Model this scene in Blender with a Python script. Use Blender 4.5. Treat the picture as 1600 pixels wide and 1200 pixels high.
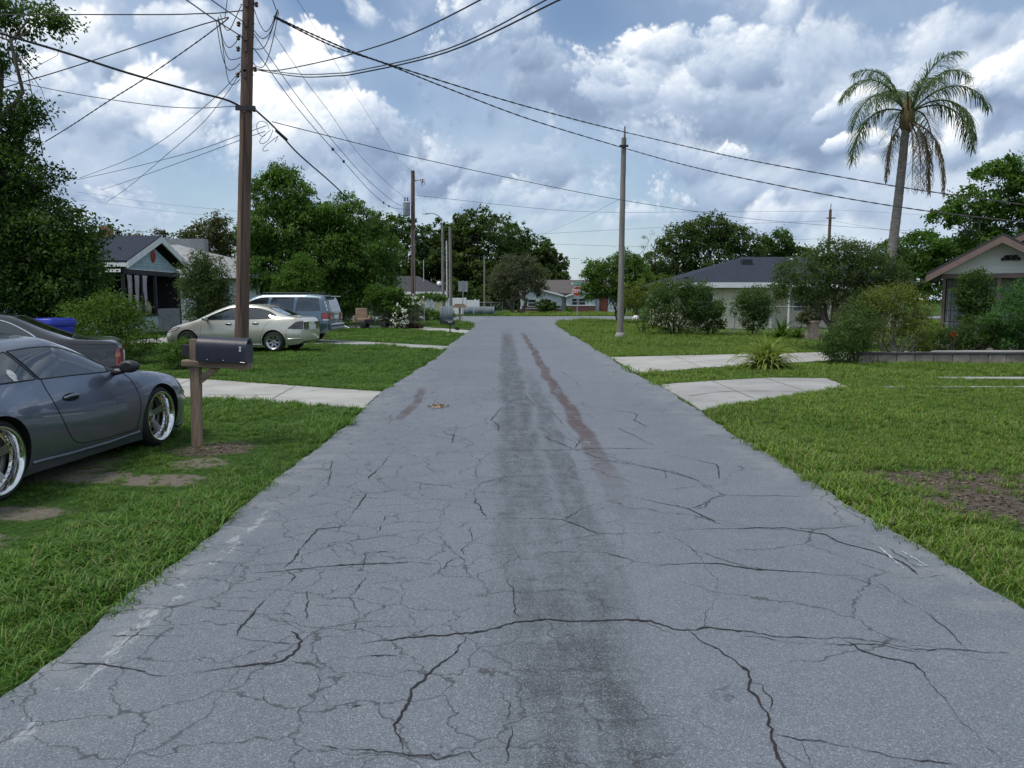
import bpy, bmesh, math, random
import numpy as np
from mathutils import Vector, Matrix
from math import radians as R

for o in list(bpy.data.objects):
    bpy.data.objects.remove(o)
SC = bpy.context.scene
COL = SC.collection
random.seed(7)

# ------------------------------------------------------------------ camera
cam_data = bpy.data.cameras.new('camera')
cam_data.sensor_fit = 'HORIZONTAL'
cam_data.sensor_width = 36.0
cam_data.lens = 36.0 * 1202.0 / 1600.0
cam_data.clip_start = 0.05
cam_data.clip_end = 4000
cam = bpy.data.objects.new('camera', cam_data)
COL.objects.link(cam)
cam.location = (0, 0, 1.55)
cam.rotation_euler = (R(90 - 6.267), 0, R(-0.667))
SC.camera = cam

# ------------------------------------------------------------------ sky and sun
SUN_EL, SUN_AZ = 62.0, -112.0            # azimuth measured from +Y towards +X
world = bpy.data.worlds.new('World')
SC.world = world
world.use_nodes = True
wt = world.node_tree
wt.nodes.clear()


class G:
    """small helper for writing node trees"""
    def __init__(s, tree):
        s.t = tree

    def n(s, typ, ins=None, **kw):
        nd = s.t.nodes.new(typ)
        for k, v in kw.items():
            setattr(nd, k, v)
        for k, v in (ins or {}).items():
            sock = nd.inputs[k]
            if isinstance(v, bpy.types.NodeSocket):
                s.t.links.new(v, sock)
            elif isinstance(v, bpy.types.Node):
                s.t.links.new(v.outputs[0], sock)
            else:
                if hasattr(sock.default_value, '__len__') and not hasattr(v, '__len__'):
                    v = [v] * len(sock.default_value)
                if sock.type == 'RGBA' and len(v) == 3:
                    v = (*v, 1.0)
                sock.default_value = v
        return nd

    def m(s, op, a, b=0.0, c=0.0, clamp=False):
        nd = s.n('ShaderNodeMath', {0: a, 1: b, 2: c}, operation=op, use_clamp=clamp)
        return nd.outputs[0]

    def v(s, op, a, b=(0, 0, 0)):
        nd = s.n('ShaderNodeVectorMath', {0: a, 1: b}, operation=op)
        return nd.outputs['Value'] if op in ('LENGTH', 'DISTANCE', 'DOT_PRODUCT') else nd.outputs[0]

    def mix(s, fac, a, b, mode='MIX'):
        nd = s.n('ShaderNodeMix', data_type='RGBA', blend_type=mode)
        for i, val in ((0, fac), (6, a), (7, b)):
            sock = nd.inputs[i]
            if isinstance(val, bpy.types.NodeSocket):
                s.t.links.new(val, sock)
            else:
                if i and len(val) == 3:
                    val = (*val, 1.0)
                sock.default_value = val
        return nd.outputs[2]

    def step(s, x, lo, hi, a=0.0, b=1.0):
        nd = s.n('ShaderNodeMapRange', {0: x, 1: lo, 2: hi, 3: a, 4: b}, interpolation_type='SMOOTHSTEP')
        return nd.outputs[0]

    def lin(s, x, lo, hi, a=0.0, b=1.0):
        return s.n('ShaderNodeMapRange', {0: x, 1: lo, 2: hi, 3: a, 4: b}).outputs[0]

    def noise(s, vec, scale, detail=4, rough=0.5, dist=0.0, **kw):
        return s.n('ShaderNodeTexNoise', {'Vector': vec, 'Scale': scale, 'Detail': detail,
                                          'Roughness': rough, 'Distortion': dist}, **kw).outputs[0]

    def sep(s, vec):
        return s.n('ShaderNodeSeparateXYZ', {0: vec}).outputs

    def comb(s, x, y, z):
        return s.n('ShaderNodeCombineXYZ', {0: x, 1: y, 2: z}).outputs[0]


# --- clouds: az/el map of the cumulus field, computed here (no file): colour and cover
def make_clouds():
    rng = np.random.default_rng(11)
    AZ0, AZ1, EL0, EL1 = -45.0, 45.0, -2.0, 46.0
    S = 20.0                                     # samples per degree
    W, H = int((AZ1 - AZ0) * S), int((EL1 - EL0) * S)
    def spectral(beta, seed, sx=1.0, sy=1.0):
        rg = np.random.default_rng(seed)
        wn = np.fft.rfft2(rg.standard_normal((H, W)))
        fy = np.fft.fftfreq(H)[:, None] * H * sy
        fx = np.fft.rfftfreq(W)[None, :] * W * sx * H / W
        k = np.sqrt(fx * fx + fy * fy)
        k[0, 0] = 1e9
        k = np.maximum(k, 2.0)
        a = np.fft.irfft2(wn * k ** (-beta), s=(H, W))
        return ((a - a.mean()) / a.std()).astype(np.float32)
    f1 = spectral(1.55, 1, 1.0, 1.0)             # ragged
    f2 = spectral(2.0, 2, 1.5, 0.75)              # soft veil
    f3 = spectral(1.9, 3, 1.2, 0.8)
    GAPS = [
        (5.9, 18.4, 2.8, 2.4),
        (-13.2, 19.3, 2.3, 2.2),
        (-6.7, 14.1, 1.2, 1.2),
        (17.3, 12.1, 1.5, 2.2),
        (19.6, 11.3, 1.0, 1.2),
        (-10.1, 19.4, 1.8, 1.2),
        (7.6, 7.7, 2.3, 0.4),
        (-20.7, 8.1, 1.5, 0.9),
        (-31.3, 13.6, 1.4, 0.8),
        (22.8, 7.8, 2.3, 0.7),
    ]
    f4 = spectral(2.0, 4)
    C = np.zeros((H, W, 3), np.float32)
    A = np.zeros((H, W), np.float32)
    RAMP_S = np.array([0.0, 0.22, 0.45, 0.68, 0.88, 1.0])
    RAMP = np.array([(.225, .305, .445), (.30, .395, .55), (.425, .52, .67), (.61, .69, .80), (.83, .88, .935), (1.08, 1.09, 1.10)])
    def over(i0, i1, j0, j1, a, s):
        s = np.clip(s, 0, 1)
        col = np.stack([np.interp(s, RAMP_S, RAMP[:, c]) for c in range(3)], -1)
        a = a[..., None]
        C[i0:i1, j0:j1] = C[i0:i1, j0:j1] * (1 - a) + col * a
        A[i0:i1, j0:j1] = A[i0:i1, j0:j1] * (1 - a[..., 0]) + a[..., 0]
    # soft grey-white layer behind the heaps, open where the blue shows
    GAP = np.zeros((H, W), np.float32)
    xx = np.linspace(AZ0, AZ1, W, dtype=np.float32)[None, :]
    for (ga, ge, gr, gw) in GAPS:
        GAP += gw * np.exp(-(((xx - ga) / (1.5 * gr)) ** 2 + ((np.linspace(EL0, EL1, H)[:, None] - ge) / gr) ** 2))
    yy = np.linspace(EL0, EL1, H, dtype=np.float32)[:, None]
    lay = np.clip((f2 + 0.25 * f1 + 0.5 - GAP) / 1.3, 0, 1)
    GP = np.clip(1 - GAP / 2.0, 0, 1)
    lay = lay * lay * (3 - 2 * lay)
    over(0, H, 0, W, GP * (0.34 + 0.56 * lay), 0.55 + 0.12 * f3 + 0.07 * f1)
    L = np.array([-0.42, 0.86, 0.28])            # right, up, towards the viewer
    def heap(az, el, w, h, seed, dark=0.0, soft=0.0, dens=1.0, opac=1.0):
        """one cumulus: puffs on puffs on puffs, base flat"""
        rg = np.random.default_rng(seed)
        P = []
        n1 = max(5, int(9 * dens))
        for k in range(n1):
            t = rg.uniform(-1, 1)
            top = (1 - abs(t) ** 1.8) * rg.uniform(0.35, 1.0)
            r = h * rg.uniform(0.22, 0.40) * (1.1 - 0.5 * abs(t))
            x = az + t * w * 0.5
            y = el - h * 0.5 + max(r * 0.55, top * h - r)
            d = rg.uniform(-0.3, 0.3) * h
            P.append((x, y, d, r, 0, None))
            for q in range(int(11 * dens)):
                v = rg.standard_normal(3); v /= np.linalg.norm(v)
                v[1] = abs(v[1]) * 1.0 - 0.25; v[2] = abs(v[2])
                r2 = r * rg.uniform(0.28, 0.5)
                x2, y2, d2 = x + v[0] * r * 0.95, y + v[1] * r * 0.9, d + v[2] * r * 0.9
                if y2 - r2 * 0.6 < el - h * 0.5:
                    y2 = el - h * 0.5 + r2 * 0.5
                P.append((x2, y2, d2, r2, 1, v))
                for s_ in range(int(7 * dens)):
                    u = rg.standard_normal(3); u /= np.linalg.norm(u)
                    u[1] = u[1] * 0.8 + 0.2; u[2] = abs(u[2])
                    r3 = r2 * rg.uniform(0.25, 0.48)
                    P.append((x2 + u[0] * r2 * 0.95, y2 + u[1] * r2 * 0.95, d2 + u[2] * r2, r3, 2, 0.6 * v + 0.4 * u))
        P.sort(key=lambda p: p[2])
        for (x, y, d, r, lev, vm) in P:
            pr = r * S
            if pr < 1.2:
                continue
            cx, cy = (x - AZ0) * S, (y - EL0) * S
            m = pr * 1.25
            j0, j1, i0, i1 = int(cx - m), int(cx + m) + 1, int(cy - m), int(cy + m) + 1
            j0, j1, i0, i1 = max(j0, 0), min(j1, W), max(i0, 0), min(i1, H)
            if j1 <= j0 or i1 <= i0:
                continue
            gx = (np.arange(j0, j1, dtype=np.float32)[None] - cx) / pr
            gy = (np.arange(i0, i1, dtype=np.float32)[:, None] - cy) / pr
            f = f1[i0:i1, j0:j1]
            rr = gx * gx + gy * gy
            edge = 1.0 - np.sqrt(rr) + 0.24 * f - 0.08
            sf = (0.38, 0.5, 0.65)[lev] * (1 + 2.0 * soft)
            a = np.clip(edge / sf, 0, 1)
            a = a * a * (3 - 2 * a) * opac * (0.95, 0.72, 0.55)[lev]
            nz = np.sqrt(np.clip(1 - rr, 0, 1))
            loc = gx * L[0] + gy * L[1] + nz * L[2]
            mo = loc if vm is None else float(vm @ L)
            hf = np.clip((y + gy * r - (el - h * 0.5)) / h, 0, 1)
            s = 0.36 + 0.22 * loc + 0.30 * mo + 0.50 * (hf - 0.25) - dark * 1.5 + 0.05 * f + 0.10 * f4[i0:i1, j0:j1]
            if lev == 2:
                s = s + 0.05
            over(i0, i1, j0, j1, a, s)
    HEAPS = [
        (-27.8, 15.9, 23.6, 9.1, 1, 0.16, 0.80, 0.70, 0.75),
        (-21.4, 10.1, 19.1, 7.7, 2, 0.12, 0.80, 0.70, 0.70),
        (-30.4, 6.6, 15.4, 6.8, 3, 0.08, 0.80, 0.70, 0.70),
        (-6.8, 4.1, 23.6, 5.9, 4, 0.02, 0.80, 0.70, 0.70),
        (10.0, 4.5, 25.4, 5.4, 5, 0.05, 0.80, 0.70, 0.70),
        (24.5, 14.2, 21.8, 10.9, 6, 0.17, 0.90, 0.70, 0.75),
        (31.3, 13.8, 18.2, 10.0, 7, 0.12, 0.90, 0.70, 0.70),
        (28.5, 7.3, 19.1, 6.8, 8, 0.08, 0.80, 0.70, 0.70),
        (17.8, 8.7, 20.9, 7.3, 9, 0.10, 0.80, 0.70, 0.75),
        (-7.5, 18.9, 13.6, 5.0, 10, 0.08, 0.70, 0.70, 0.80),
        (22.3, 18.2, 18.2, 5.0, 11, 0.06, 0.70, 0.70, 0.80),
        (-26.8, 14.9, 14.5, 6.8, 12, 0.06, 0.50, 0.90, 0.80),
        (-30.3, 9.3, 11.8, 5.9, 13, 0.04, 0.60, 0.80, 0.75),
        (-19.5, 17.3, 11.8, 5.9, 14, 0.12, 0.50, 0.90, 0.80),
        (-23.6, 13.4, 10.0, 5.0, 15, -0.04, 0.30, 1.00, 0.90),
        (-28.3, 13.6, 7.3, 4.1, 16, -0.03, 0.40, 1.00, 0.85),
        (-20.5, 11.3, 9.1, 5.4, 17, -0.02, 0.40, 1.00, 0.85),
        (29.1, 15.9, 14.5, 5.9, 18, 0.04, 0.70, 0.90, 0.75),
        (31.5, 10.8, 10.0, 5.0, 19, 0.00, 0.50, 0.90, 0.80),
        (21.3, 15.7, 11.8, 7.7, 20, 0.12, 0.60, 0.90, 0.80),
        (-7.7, 6.3, 17.3, 5.4, 21, 0.00, 0.40, 0.90, 0.85),
        (5.3, 6.8, 15.4, 5.4, 22, 0.02, 0.40, 0.90, 0.80),
        (16.6, 7.0, 16.3, 4.5, 23, 0.05, 0.50, 0.90, 0.65),
        (-23.1, 6.5, 13.6, 4.5, 24, -0.04, 0.30, 0.90, 0.85),
        (1.6, 15.9, 11.4, 9.5, 25, 0.19, 0.30, 1.00, 0.95),
        (-0.7, 17.9, 10.0, 6.8, 26, 0.08, 0.20, 1.00, 0.95),
        (-2.5, 18.7, 5.4, 6.4, 27, -0.06, 0.20, 1.10, 1.00),
        (-3.2, 15.5, 3.6, 4.1, 28, -0.03, 0.20, 1.10, 0.90),
        (-6.7, 10.3, 13.6, 8.2, 29, -0.03, 0.25, 1.10, 0.95),
        (-4.4, 9.0, 6.8, 5.9, 30, -0.08, 0.20, 1.10, 0.95),
        (-12.5, 13.1, 10.4, 10.4, 31, -0.10, 0.12, 1.20, 1.00),
        (-13.5, 16.0, 5.0, 4.5, 32, -0.14, 0.15, 1.20, 1.00),
        (-8.9, 12.8, 5.9, 6.8, 33, -0.10, 0.15, 1.20, 1.00),
        (-15.2, 8.7, 9.1, 5.9, 34, 0.03, 0.40, 1.00, 0.85),
        (15.5, 15.4, 14.1, 10.4, 35, 0.13, 0.25, 1.10, 0.95),
        (10.7, 16.1, 6.8, 6.8, 36, -0.08, 0.15, 1.20, 1.00),
        (13.5, 18.1, 6.8, 4.5, 37, -0.10, 0.15, 1.10, 0.95),
        (17.1, 16.9, 6.4, 5.0, 38, 0.00, 0.20, 1.00, 0.90),
        (6.8, 15.7, 4.1, 3.2, 39, -0.10, 0.20, 1.00, 0.95),
        (10.3, 10.7, 10.0, 5.9, 40, 0.05, 0.40, 1.00, 0.90),
        (3.0, 10.2, 7.3, 5.4, 41, -0.03, 0.30, 1.00, 0.90),
        (16.3, 10.5, 2.7, 1.8, 42, -0.10, 0.20, 1.00, 0.90),
        (18.7, 8.0, 13.6, 2.7, 43, 0.14, 0.60, 0.80, 0.60),
        (-24.3, 6.6, 8.2, 3.6, 44, -0.08, 0.30, 1.00, 0.90),
        (2.1, 7.3, 6.4, 3.2, 45, -0.08, 0.30, 1.00, 0.90),
        (32.5, 14.3, 5.0, 4.1, 46, -0.06, 0.30, 1.00, 0.90),
        (24.2, 11.0, 4.1, 2.3, 47, -0.06, 0.30, 1.00, 0.80),
        (23.7, 13.5, 4.5, 3.2, 48, 0.00, 0.40, 1.00, 0.80),
        (11.3, 7.6, 5.4, 2.7, 49, -0.05, 0.30, 1.00, 0.85),
    ]
    for k in range(12):                          # the field goes on beyond the frame
        sgn = -1 if k % 2 else 1
        a_ = sgn * rng.uniform(37, 45)
        e_ = rng.uniform(3, 30)
        HEAPS.append((a_, e_, rng.uniform(7, 15) * (0.5 + e_ / 40), rng.uniform(3, 6) * (0.5 + e_ / 40), 100 + k, rng.uniform(0.0, 0.15), 0.2, 0.8, 0.95))
    for k in range(14):
        e_ = rng.uniform(24, 42)
        HEAPS.append((rng.uniform(-45, 45), e_, rng.uniform(12, 20), rng.uniform(5, 8), 200 + k, rng.uniform(0.05, 0.22), 0.4, 0.7, 0.9))
    for hp in HEAPS:
        heap(*hp)
    # wind-torn displacement of the whole map
    ii, jj = np.mgrid[0:H, 0:W].astype(np.float32)
    w1, w2 = spectral(1.7, 5), spectral(1.7, 6)
    w3, w4 = spectral(2.6, 7), spectral(2.6, 8)
    i2 = np.clip(ii + 3.5 * w1 + 9.0 * w3, 0, H - 1).astype(np.int32)
    j2 = np.clip(jj + 3.5 * w2 + 12.0 * w4, 0, W - 1).astype(np.int32)
    C, A = C[i2, j2], A[i2, j2]
    return C, A



g = G(wt)
tc = g.n('ShaderNodeTexCoord').outputs['Generated']
dv = g.v('NORMALIZE', tc)
dx, dy, dz = g.sep(dv)
sky = g.n('ShaderNodeTexSky', sky_type='NISHITA', sun_disc=False, sun_elevation=R(SUN_EL),
          sun_rotation=R(SUN_AZ), air_density=1.0, dust_density=0.8, ozone_density=1.5).outputs[0]
SKY_STRENGTH = 0.09
_C, _A = make_clouds()
_h, _w = _A.shape
cloud_map = bpy.data.images.new('cloud_map', _w, _h, alpha=True, float_buffer=True)
cloud_map.alpha_mode = 'CHANNEL_PACKED'
_px = np.concatenate([_C, _A[..., None]], -1).astype(np.float32)
cloud_map.pixels.foreach_set(_px.ravel())
cloud_map.update()
cloud_map.pack()
az = g.m('ARCTAN2', dx, dy)
el = g.m('ARCSINE', dz)
cu = g.m('ADD', g.m('MULTIPLY', az, 180.0 / math.pi / 90.0), 0.5)          # a quarter turn, mirrored on all round
cv = g.m('MULTIPLY_ADD', el, 180.0 / math.pi / 48.0, 2.0 / 48.0)
cv = g.m('MINIMUM', g.m('MAXIMUM', cv, 0.002), 0.998)
img = g.n('ShaderNodeTexImage', {'Vector': g.comb(cu, cv, 0.0)}, image=cloud_map, extension='MIRROR', interpolation='Linear')
over_ = g.step(dz, 0.6, 0.72)                                                # overhead: even broken cloud
c_rgb = g.mix(over_, img.outputs[0], (0.44, 0.49, 0.57))
c_a = g.m('ADD', g.m('MULTIPLY', img.outputs[1], g.m('SUBTRACT', 1.0, over_)), g.m('MULTIPLY', over_, 0.8))
k = 1.0 / SKY_STRENGTH
sky_s = g.n('ShaderNodeVectorMath', {0: sky, 'Scale': 1.0}, operation='SCALE')
wt.links.new(g.m('SUBTRACT', 1.0, c_a), sky_s.inputs['Scale'])
c_s = g.n('ShaderNodeVectorMath', {0: c_rgb, 'Scale': k * 0.80}, operation='SCALE')
full = g.v('ADD', sky_s.outputs[0], c_s.outputs[0])
haze_f = g.m('MULTIPLY', g.m('POWER', g.lin(dz, 0.0, 0.11, 1.0, 0.0), 1.4), 0.36)
full = g.mix(haze_f, full, (0.45 * k, 0.56 * k, 0.71 * k))
bg = g.n('ShaderNodeBackground', {'Color': full, 'Strength': SKY_STRENGTH})
out = wt.nodes.new('ShaderNodeOutputWorld')
wt.links.new(bg.outputs[0], out.inputs[0])
world.cycles.sampling_method = 'MANUAL'
world.cycles.sample_map_resolution = 1024

sun_data = bpy.data.lights.new('sun', 'SUN')
sun_data.energy = 2.0
sun_data.angle = R(16)
sun_data.color = (1.0, 0.95, 0.87)
sun = bpy.data.objects.new('sun', sun_data)
COL.objects.link(sun)
_sd = Vector((math.sin(R(SUN_AZ)) * math.cos(R(SUN_EL)), math.cos(R(SUN_AZ)) * math.cos(R(SUN_EL)), math.sin(R(SUN_EL))))
sun.rotation_euler = _sd.to_track_quat('Z', 'Y').to_euler()

SC.view_settings.view_transform = 'Standard'
SC.view_settings.look = 'None'
SC.view_settings.exposure = 0.50
SC.view_settings.gamma = 1.0
SC.view_settings.use_curve_mapping = False
SC.render.engine = 'CYCLES'
SC.cycles.use_denoising = True
SC.cycles.max_bounces = 8
SC.cycles.transparent_max_bounces = 12
SC.cycles.caustics_reflective = False
SC.cycles.caustics_refractive = False


# ------------------------------------------------------------------ mesh helpers
class MB:
    """collects boxes, tubes, prisms ... and links them as ONE mesh object"""
    def __init__(s):
        s.v, s.f = [], []

    def add(s, vs, fs):
        o = len(s.v)
        s.v += [tuple(p) for p in vs]
        s.f += [tuple(i + o for i in q) for q in fs]
        return s

    def box(s, x0, x1, y0, y1, z0, z1, M=None, bev=0.0):
        if bev:
            bm = bmesh.new()
            bmesh.ops.create_cube(bm, size=1)
            for q in bm.verts:
                q.co = Vector((q.co.x * (x1 - x0) + (x0 + x1) / 2, q.co.y * (y1 - y0) + (y0 + y1) / 2, q.co.z * (z1 - z0) + (z0 + z1) / 2))
            bmesh.ops.bevel(bm, geom=bm.edges[:], offset=bev, segments=2, affect='EDGES', profile=0.6)
            return s.bm(bm, M)
        vs = [(x0, y0, z0), (x1, y0, z0), (x1, y1, z0), (x0, y1, z0), (x0, y0, z1), (x1, y0, z1), (x1, y1, z1), (x0, y1, z1)]
        if M is not None:
            vs = [M @ Vector(p) for p in vs]
        return s.add(vs, [(3, 2, 1, 0), (4, 5, 6, 7), (0, 1, 5, 4), (1, 2, 6, 5), (2, 3, 7, 6), (3, 0, 4, 7)])

    def bm(s, bm, M=None):
        bm.verts.ensure_lookup_table()
        bm.verts.index_update()
        vs = [(M @ q.co) if M is not None else q.co.copy() for q in bm.verts]
        fs = [[q.index for q in f.verts] for f in bm.faces]
        bm.free()
        return s.add(vs, fs)

    def tube(s, pts, rad, n=8, caps=True):
        pts = [Vector(p) for p in pts]
        if not hasattr(rad, '__len__'):
            rad = [rad] * len(pts)
        vs, fs = [], []
        prev = None
        for i, p in enumerate(pts):
            a = pts[max(i - 1, 0)]
            b = pts[min(i + 1, len(pts) - 1)]
            t = (b - a)
            t = t.normalized() if t.length > 1e-9 else Vector((0, 0, 1))
            if prev is None:
                ref = Vector((0, 0, 1)) if abs(t.z) < 0.9 else Vector((1, 0, 0))
                nx = t.cross(ref).normalized()
            else:
                nx = (prev - t * prev.dot(t))
                nx = nx.normalized() if nx.length > 1e-6 else t.orthogonal().normalized()
            prev = nx
            ny = t.cross(nx)
            for k in range(n):
                a_ = 2 * math.pi * k / n
                vs.append(p + (nx * math.cos(a_) + ny * math.sin(a_)) * rad[i])
        for i in range(len(pts) - 1):
            for k in range(n):
                k2 = (k + 1) % n
                fs.append((i * n + k, i * n + k2, (i + 1) * n + k2, (i + 1) * n + k))
        if caps:
            fs.append(tuple(range(n - 1, -1, -1)))
            fs.append(tuple((len(pts) - 1) * n + k for k in range(n)))
        return s.add(vs, fs)

    def prism(s, poly, a, b, M=None):
        """poly in the local XZ plane, pushed from y=a to y=b"""
        n = len(poly)
        vs = [(x, a, z) for x, z in poly] + [(x, b, z) for x, z in poly]
        if M is not None:
            vs = [M @ Vector(p) for p in vs]
        fs = [tuple(range(n)), tuple(range(2 * n - 1, n - 1, -1))]
        fs += [(i, i + n, (i + 1) % n + n, (i + 1) % n) for i in range(n)]
        return s.add(vs, fs)

    def lathe(s, prof, n=24, M=None, closed=False):
        """prof: (radius, z) pairs, spun about local Z"""
        vs, fs = [], []
        m = len(prof)
        for k in range(n):
            a = 2 * math.pi * k / n
            for (r_, z) in prof:
                p = Vector((r_ * math.cos(a), r_ * math.sin(a), z))
                vs.append(M @ p if M is not None else p)
        for k in range(n):
            k2 = (k + 1) % n
            for i in range(m - 1 if not closed else m):
                i2 = (i + 1) % m
                fs.append((k * m + i, k2 * m + i, k2 * m + i2, k * m + i2))
        return s.add(vs, fs)

    def build(s, name, mat=None, parent=None, smooth=False, loc=None):
        me = bpy.data.meshes.new(name)
        me.from_pydata([tuple(p) for p in s.v], [], s.f)
        me.validate()
        bm = bmesh.new()
        bm.from_mesh(me)
        bmesh.ops.recalc_face_normals(bm, faces=bm.faces[:])
        bm.to_mesh(me)
        bm.free()
        if smooth:
            me.shade_smooth() if smooth is True else smooth_by_angle(me, smooth)
        return link(name, me, mat, parent, loc)


def smooth_by_angle(me, deg):
    me.shade_smooth()
    bm = bmesh.new()
    bm.from_mesh(me)
    lim = math.radians(deg)
    for e in bm.edges:
        if len(e.link_faces) == 2 and e.calc_face_angle(0.0) > lim:
            e.smooth = False
    bm.to_mesh(me)
    bm.free()


def link(name, me, mat=None, parent=None, loc=None):
    o = bpy.data.objects.new(name, me)
    COL.objects.link(o)
    if mat is not None:
        for m_ in (mat if isinstance(mat, (list, tuple)) else [mat]):
            me.materials.append(m_)
    if parent is not None:
        o.parent = parent
    if loc is not None:
        o.location = loc
    return o


def tag(o, label=None, cat=None, group=None, kind=None):
    if label: o['label'] = label
    if cat: o['category'] = cat
    if group: o['group'] = group
    if kind: o['kind'] = kind
    return o


def thing(name, label, cat, loc=(0, 0, 0), rz=0.0, group=None):
    o = bpy.data.objects.new(name, None)
    o.empty_display_size = 0.2
    COL.objects.link(o)
    o.location = loc
    o.rotation_euler = (0, 0, rz)
    return tag(o, label, cat, group)


def copy_tree(o, parent=None):
    c = o.copy()
    COL.objects.link(c)
    c.parent = parent
    for ch in list(o.children):
        copy_tree(ch, c)
    return c


def np_mesh(name, V, Fq, mat=None, parent=None, smooth=False, attrs=None, fattrs=None):
    """fast mesh from numpy arrays: V (n,3), Fq (m,k) of one face size"""
    me = bpy.data.meshes.new(name)
    V = np.asarray(V, np.float32)
    Fq = np.asarray(Fq, np.int32)
    m_, k_ = Fq.shape
    me.vertices.add(len(V))
    me.vertices.foreach_set('co', V.ravel())
    me.loops.add(m_ * k_)
    me.loops.foreach_set('vertex_index', Fq.ravel())
    me.polygons.add(m_)
    me.polygons.foreach_set('loop_start', np.arange(0, m_ * k_, k_, dtype=np.int32))
    if smooth:
        me.polygons.foreach_set('use_smooth', np.ones(m_, bool))
    for nm, arr in (attrs or {}).items():
        a = me.attributes.new(nm, 'FLOAT', 'POINT')
        a.data.foreach_set('value', np.asarray(arr, np.float32))
    for nm, arr in (fattrs or {}).items():
        a = me.attributes.new(nm, 'FLOAT', 'FACE')
        a.data.foreach_set('value', np.asarray(arr, np.float32))
    me.update(calc_edges=True)
    return link(name, me, mat, parent)


# ------------------------------------------------------------------ materials
MATS = {}


def new_mat(name):
    m_ = bpy.data.materials.new(name)
    m_.use_nodes = True
    t = m_.node_tree
    t.nodes.clear()
    g_ = G(t)
    o_ = t.nodes.new('ShaderNodeOutputMaterial')
    return m_, g_, o_


def mat(name, col, rough=0.7, metal=0.0, var=0.25, scale=6.0, bump=0.0, bscale=40.0, spec=0.5, coat=0.0, stretch=(1, 1, 1), coord='Object', dirt=None):
    """plain material whose colour wanders a little, with fine relief"""
    if name in MATS:
        return MATS[name]
    m_, g_, o_ = new_mat(name)
    tc_ = g_.n('ShaderNodeTexCoord').outputs[coord]
    vec = g_.v('MULTIPLY', tc_, stretch)
    n1 = g_.noise(vec, scale, 5, 0.6)
    c0 = tuple(max(0, c * (1 - var)) for c in col)
    c1 = tuple(min(1, c * (1 + var)) for c in col)
    c = g_.mix(g_.step(n1, 0.3, 0.7), c0, c1)
    if dirt:
        n2 = g_.noise(vec, scale * 0.45 + 1.3, 6, 0.65)
        c = g_.mix(g_.step(n2, 0.5, 0.75, 0.0, dirt[1]), c, dirt[0])
    ins = {'Base Color': c, 'Roughness': rough, 'Metallic': metal, 'Specular IOR Level': spec, 'Coat Weight': coat}
    if bump:
        bn = g_.noise(vec, bscale, 4, 0.6)
        ins['Normal'] = g_.n('ShaderNodeBump', {'Height': bn, 'Strength': min(1.0, bump), 'Distance': 0.02}).outputs[0]
    b = g_.n('ShaderNodeBsdfPrincipled', ins)
    m_.node_tree.links.new(b.outputs[0], o_.inputs[0])
    MATS[name] = m_
    return m_


def leaf_mat(name, c_dark, c_light, rough=0.5, trans=0.42, odd=None, spec=0.25):
    """foliage: each leaf carries its own shade in the 'tint' attribute"""
    if name in MATS:
        return MATS[name]
    m_, g_, o_ = new_mat(name)
    t = g_.n('ShaderNodeAttribute', attribute_name='tint').outputs['Fac']
    c = g_.mix(t, c_dark, c_light)
    if odd:
        c = g_.mix(g_.step(t, 1.0 - odd[1], 1.0 - odd[1] + 0.02), c, odd[0])
    b = g_.n('ShaderNodeBsdfPrincipled', {'Base Color': c, 'Roughness': rough, 'Specular IOR Level': spec})
    tr = g_.n('ShaderNodeBsdfTranslucent', {'Color': g_.mix(1.0, c, (1.15, 1.25, 0.7), 'MULTIPLY')})
    mx = g_.n('ShaderNodeMixShader', {0: trans, 1: b.outputs[0], 2: tr.outputs[0]})
    m_.node_tree.links.new(mx.outputs[0], o_.inputs[0])
    MATS[name] = m_
    return m_


def concrete_mat(name, col, crack=0.0):
    if name in MATS:
        return MATS[name]
    m_, g_, o_ = new_mat(name)
    tc_ = g_.n('ShaderNodeTexCoord').outputs['Object']
    n1 = g_.noise(tc_, 0.9, 6, 0.6)
    n2 = g_.noise(tc_, 60.0, 3, 0.6)
    c = g_.mix(g_.step(n1, 0.3, 0.7), tuple(x * 0.70 for x in col), col)
    c = g_.mix(g_.step(n2, 0.35, 0.7, 0.0, 0.35), c, tuple(x * 0.7 for x in col))
    c = g_.mix(g_.step(g_.noise(tc_, 3.1, 5, 0.7), 0.55, 0.75, 0.0, 0.75), c, tuple(x * 0.5 for x in col))
    bmp = g_.n('ShaderNodeBump', {'Height': n2, 'Strength': 0.3, 'Distance': 0.01}).outputs[0]
    b = g_.n('ShaderNodeBsdfPrincipled', {'Base Color': c, 'Roughness': 0.85, 'Normal': bmp, 'Specular IOR Level': 0.3})
    m_.node_tree.links.new(b.outputs[0], o_.inputs[0])
    MATS[name] = m_
    return m_


def smooth_path(pts, n=6):
    """Catmull-Rom through points"""
    P = [Vector(p) for p in pts]
    P = [2 * P[0] - P[1]] + P + [2 * P[-1] - P[-2]]
    out_ = []
    for i in range(1, len(P) - 2):
        for k in range(n):
            t = k / n
            a, b, c, d = P[i - 1], P[i], P[i + 1], P[i + 2]
            out_.append(0.5 * ((2 * b) + (c - a) * t + (2 * a - 5 * b + 4 * c - d) * t * t + (3 * b - a - 3 * c + d) * t ** 3))
    out_.append(P[-2])
    return out_


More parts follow.
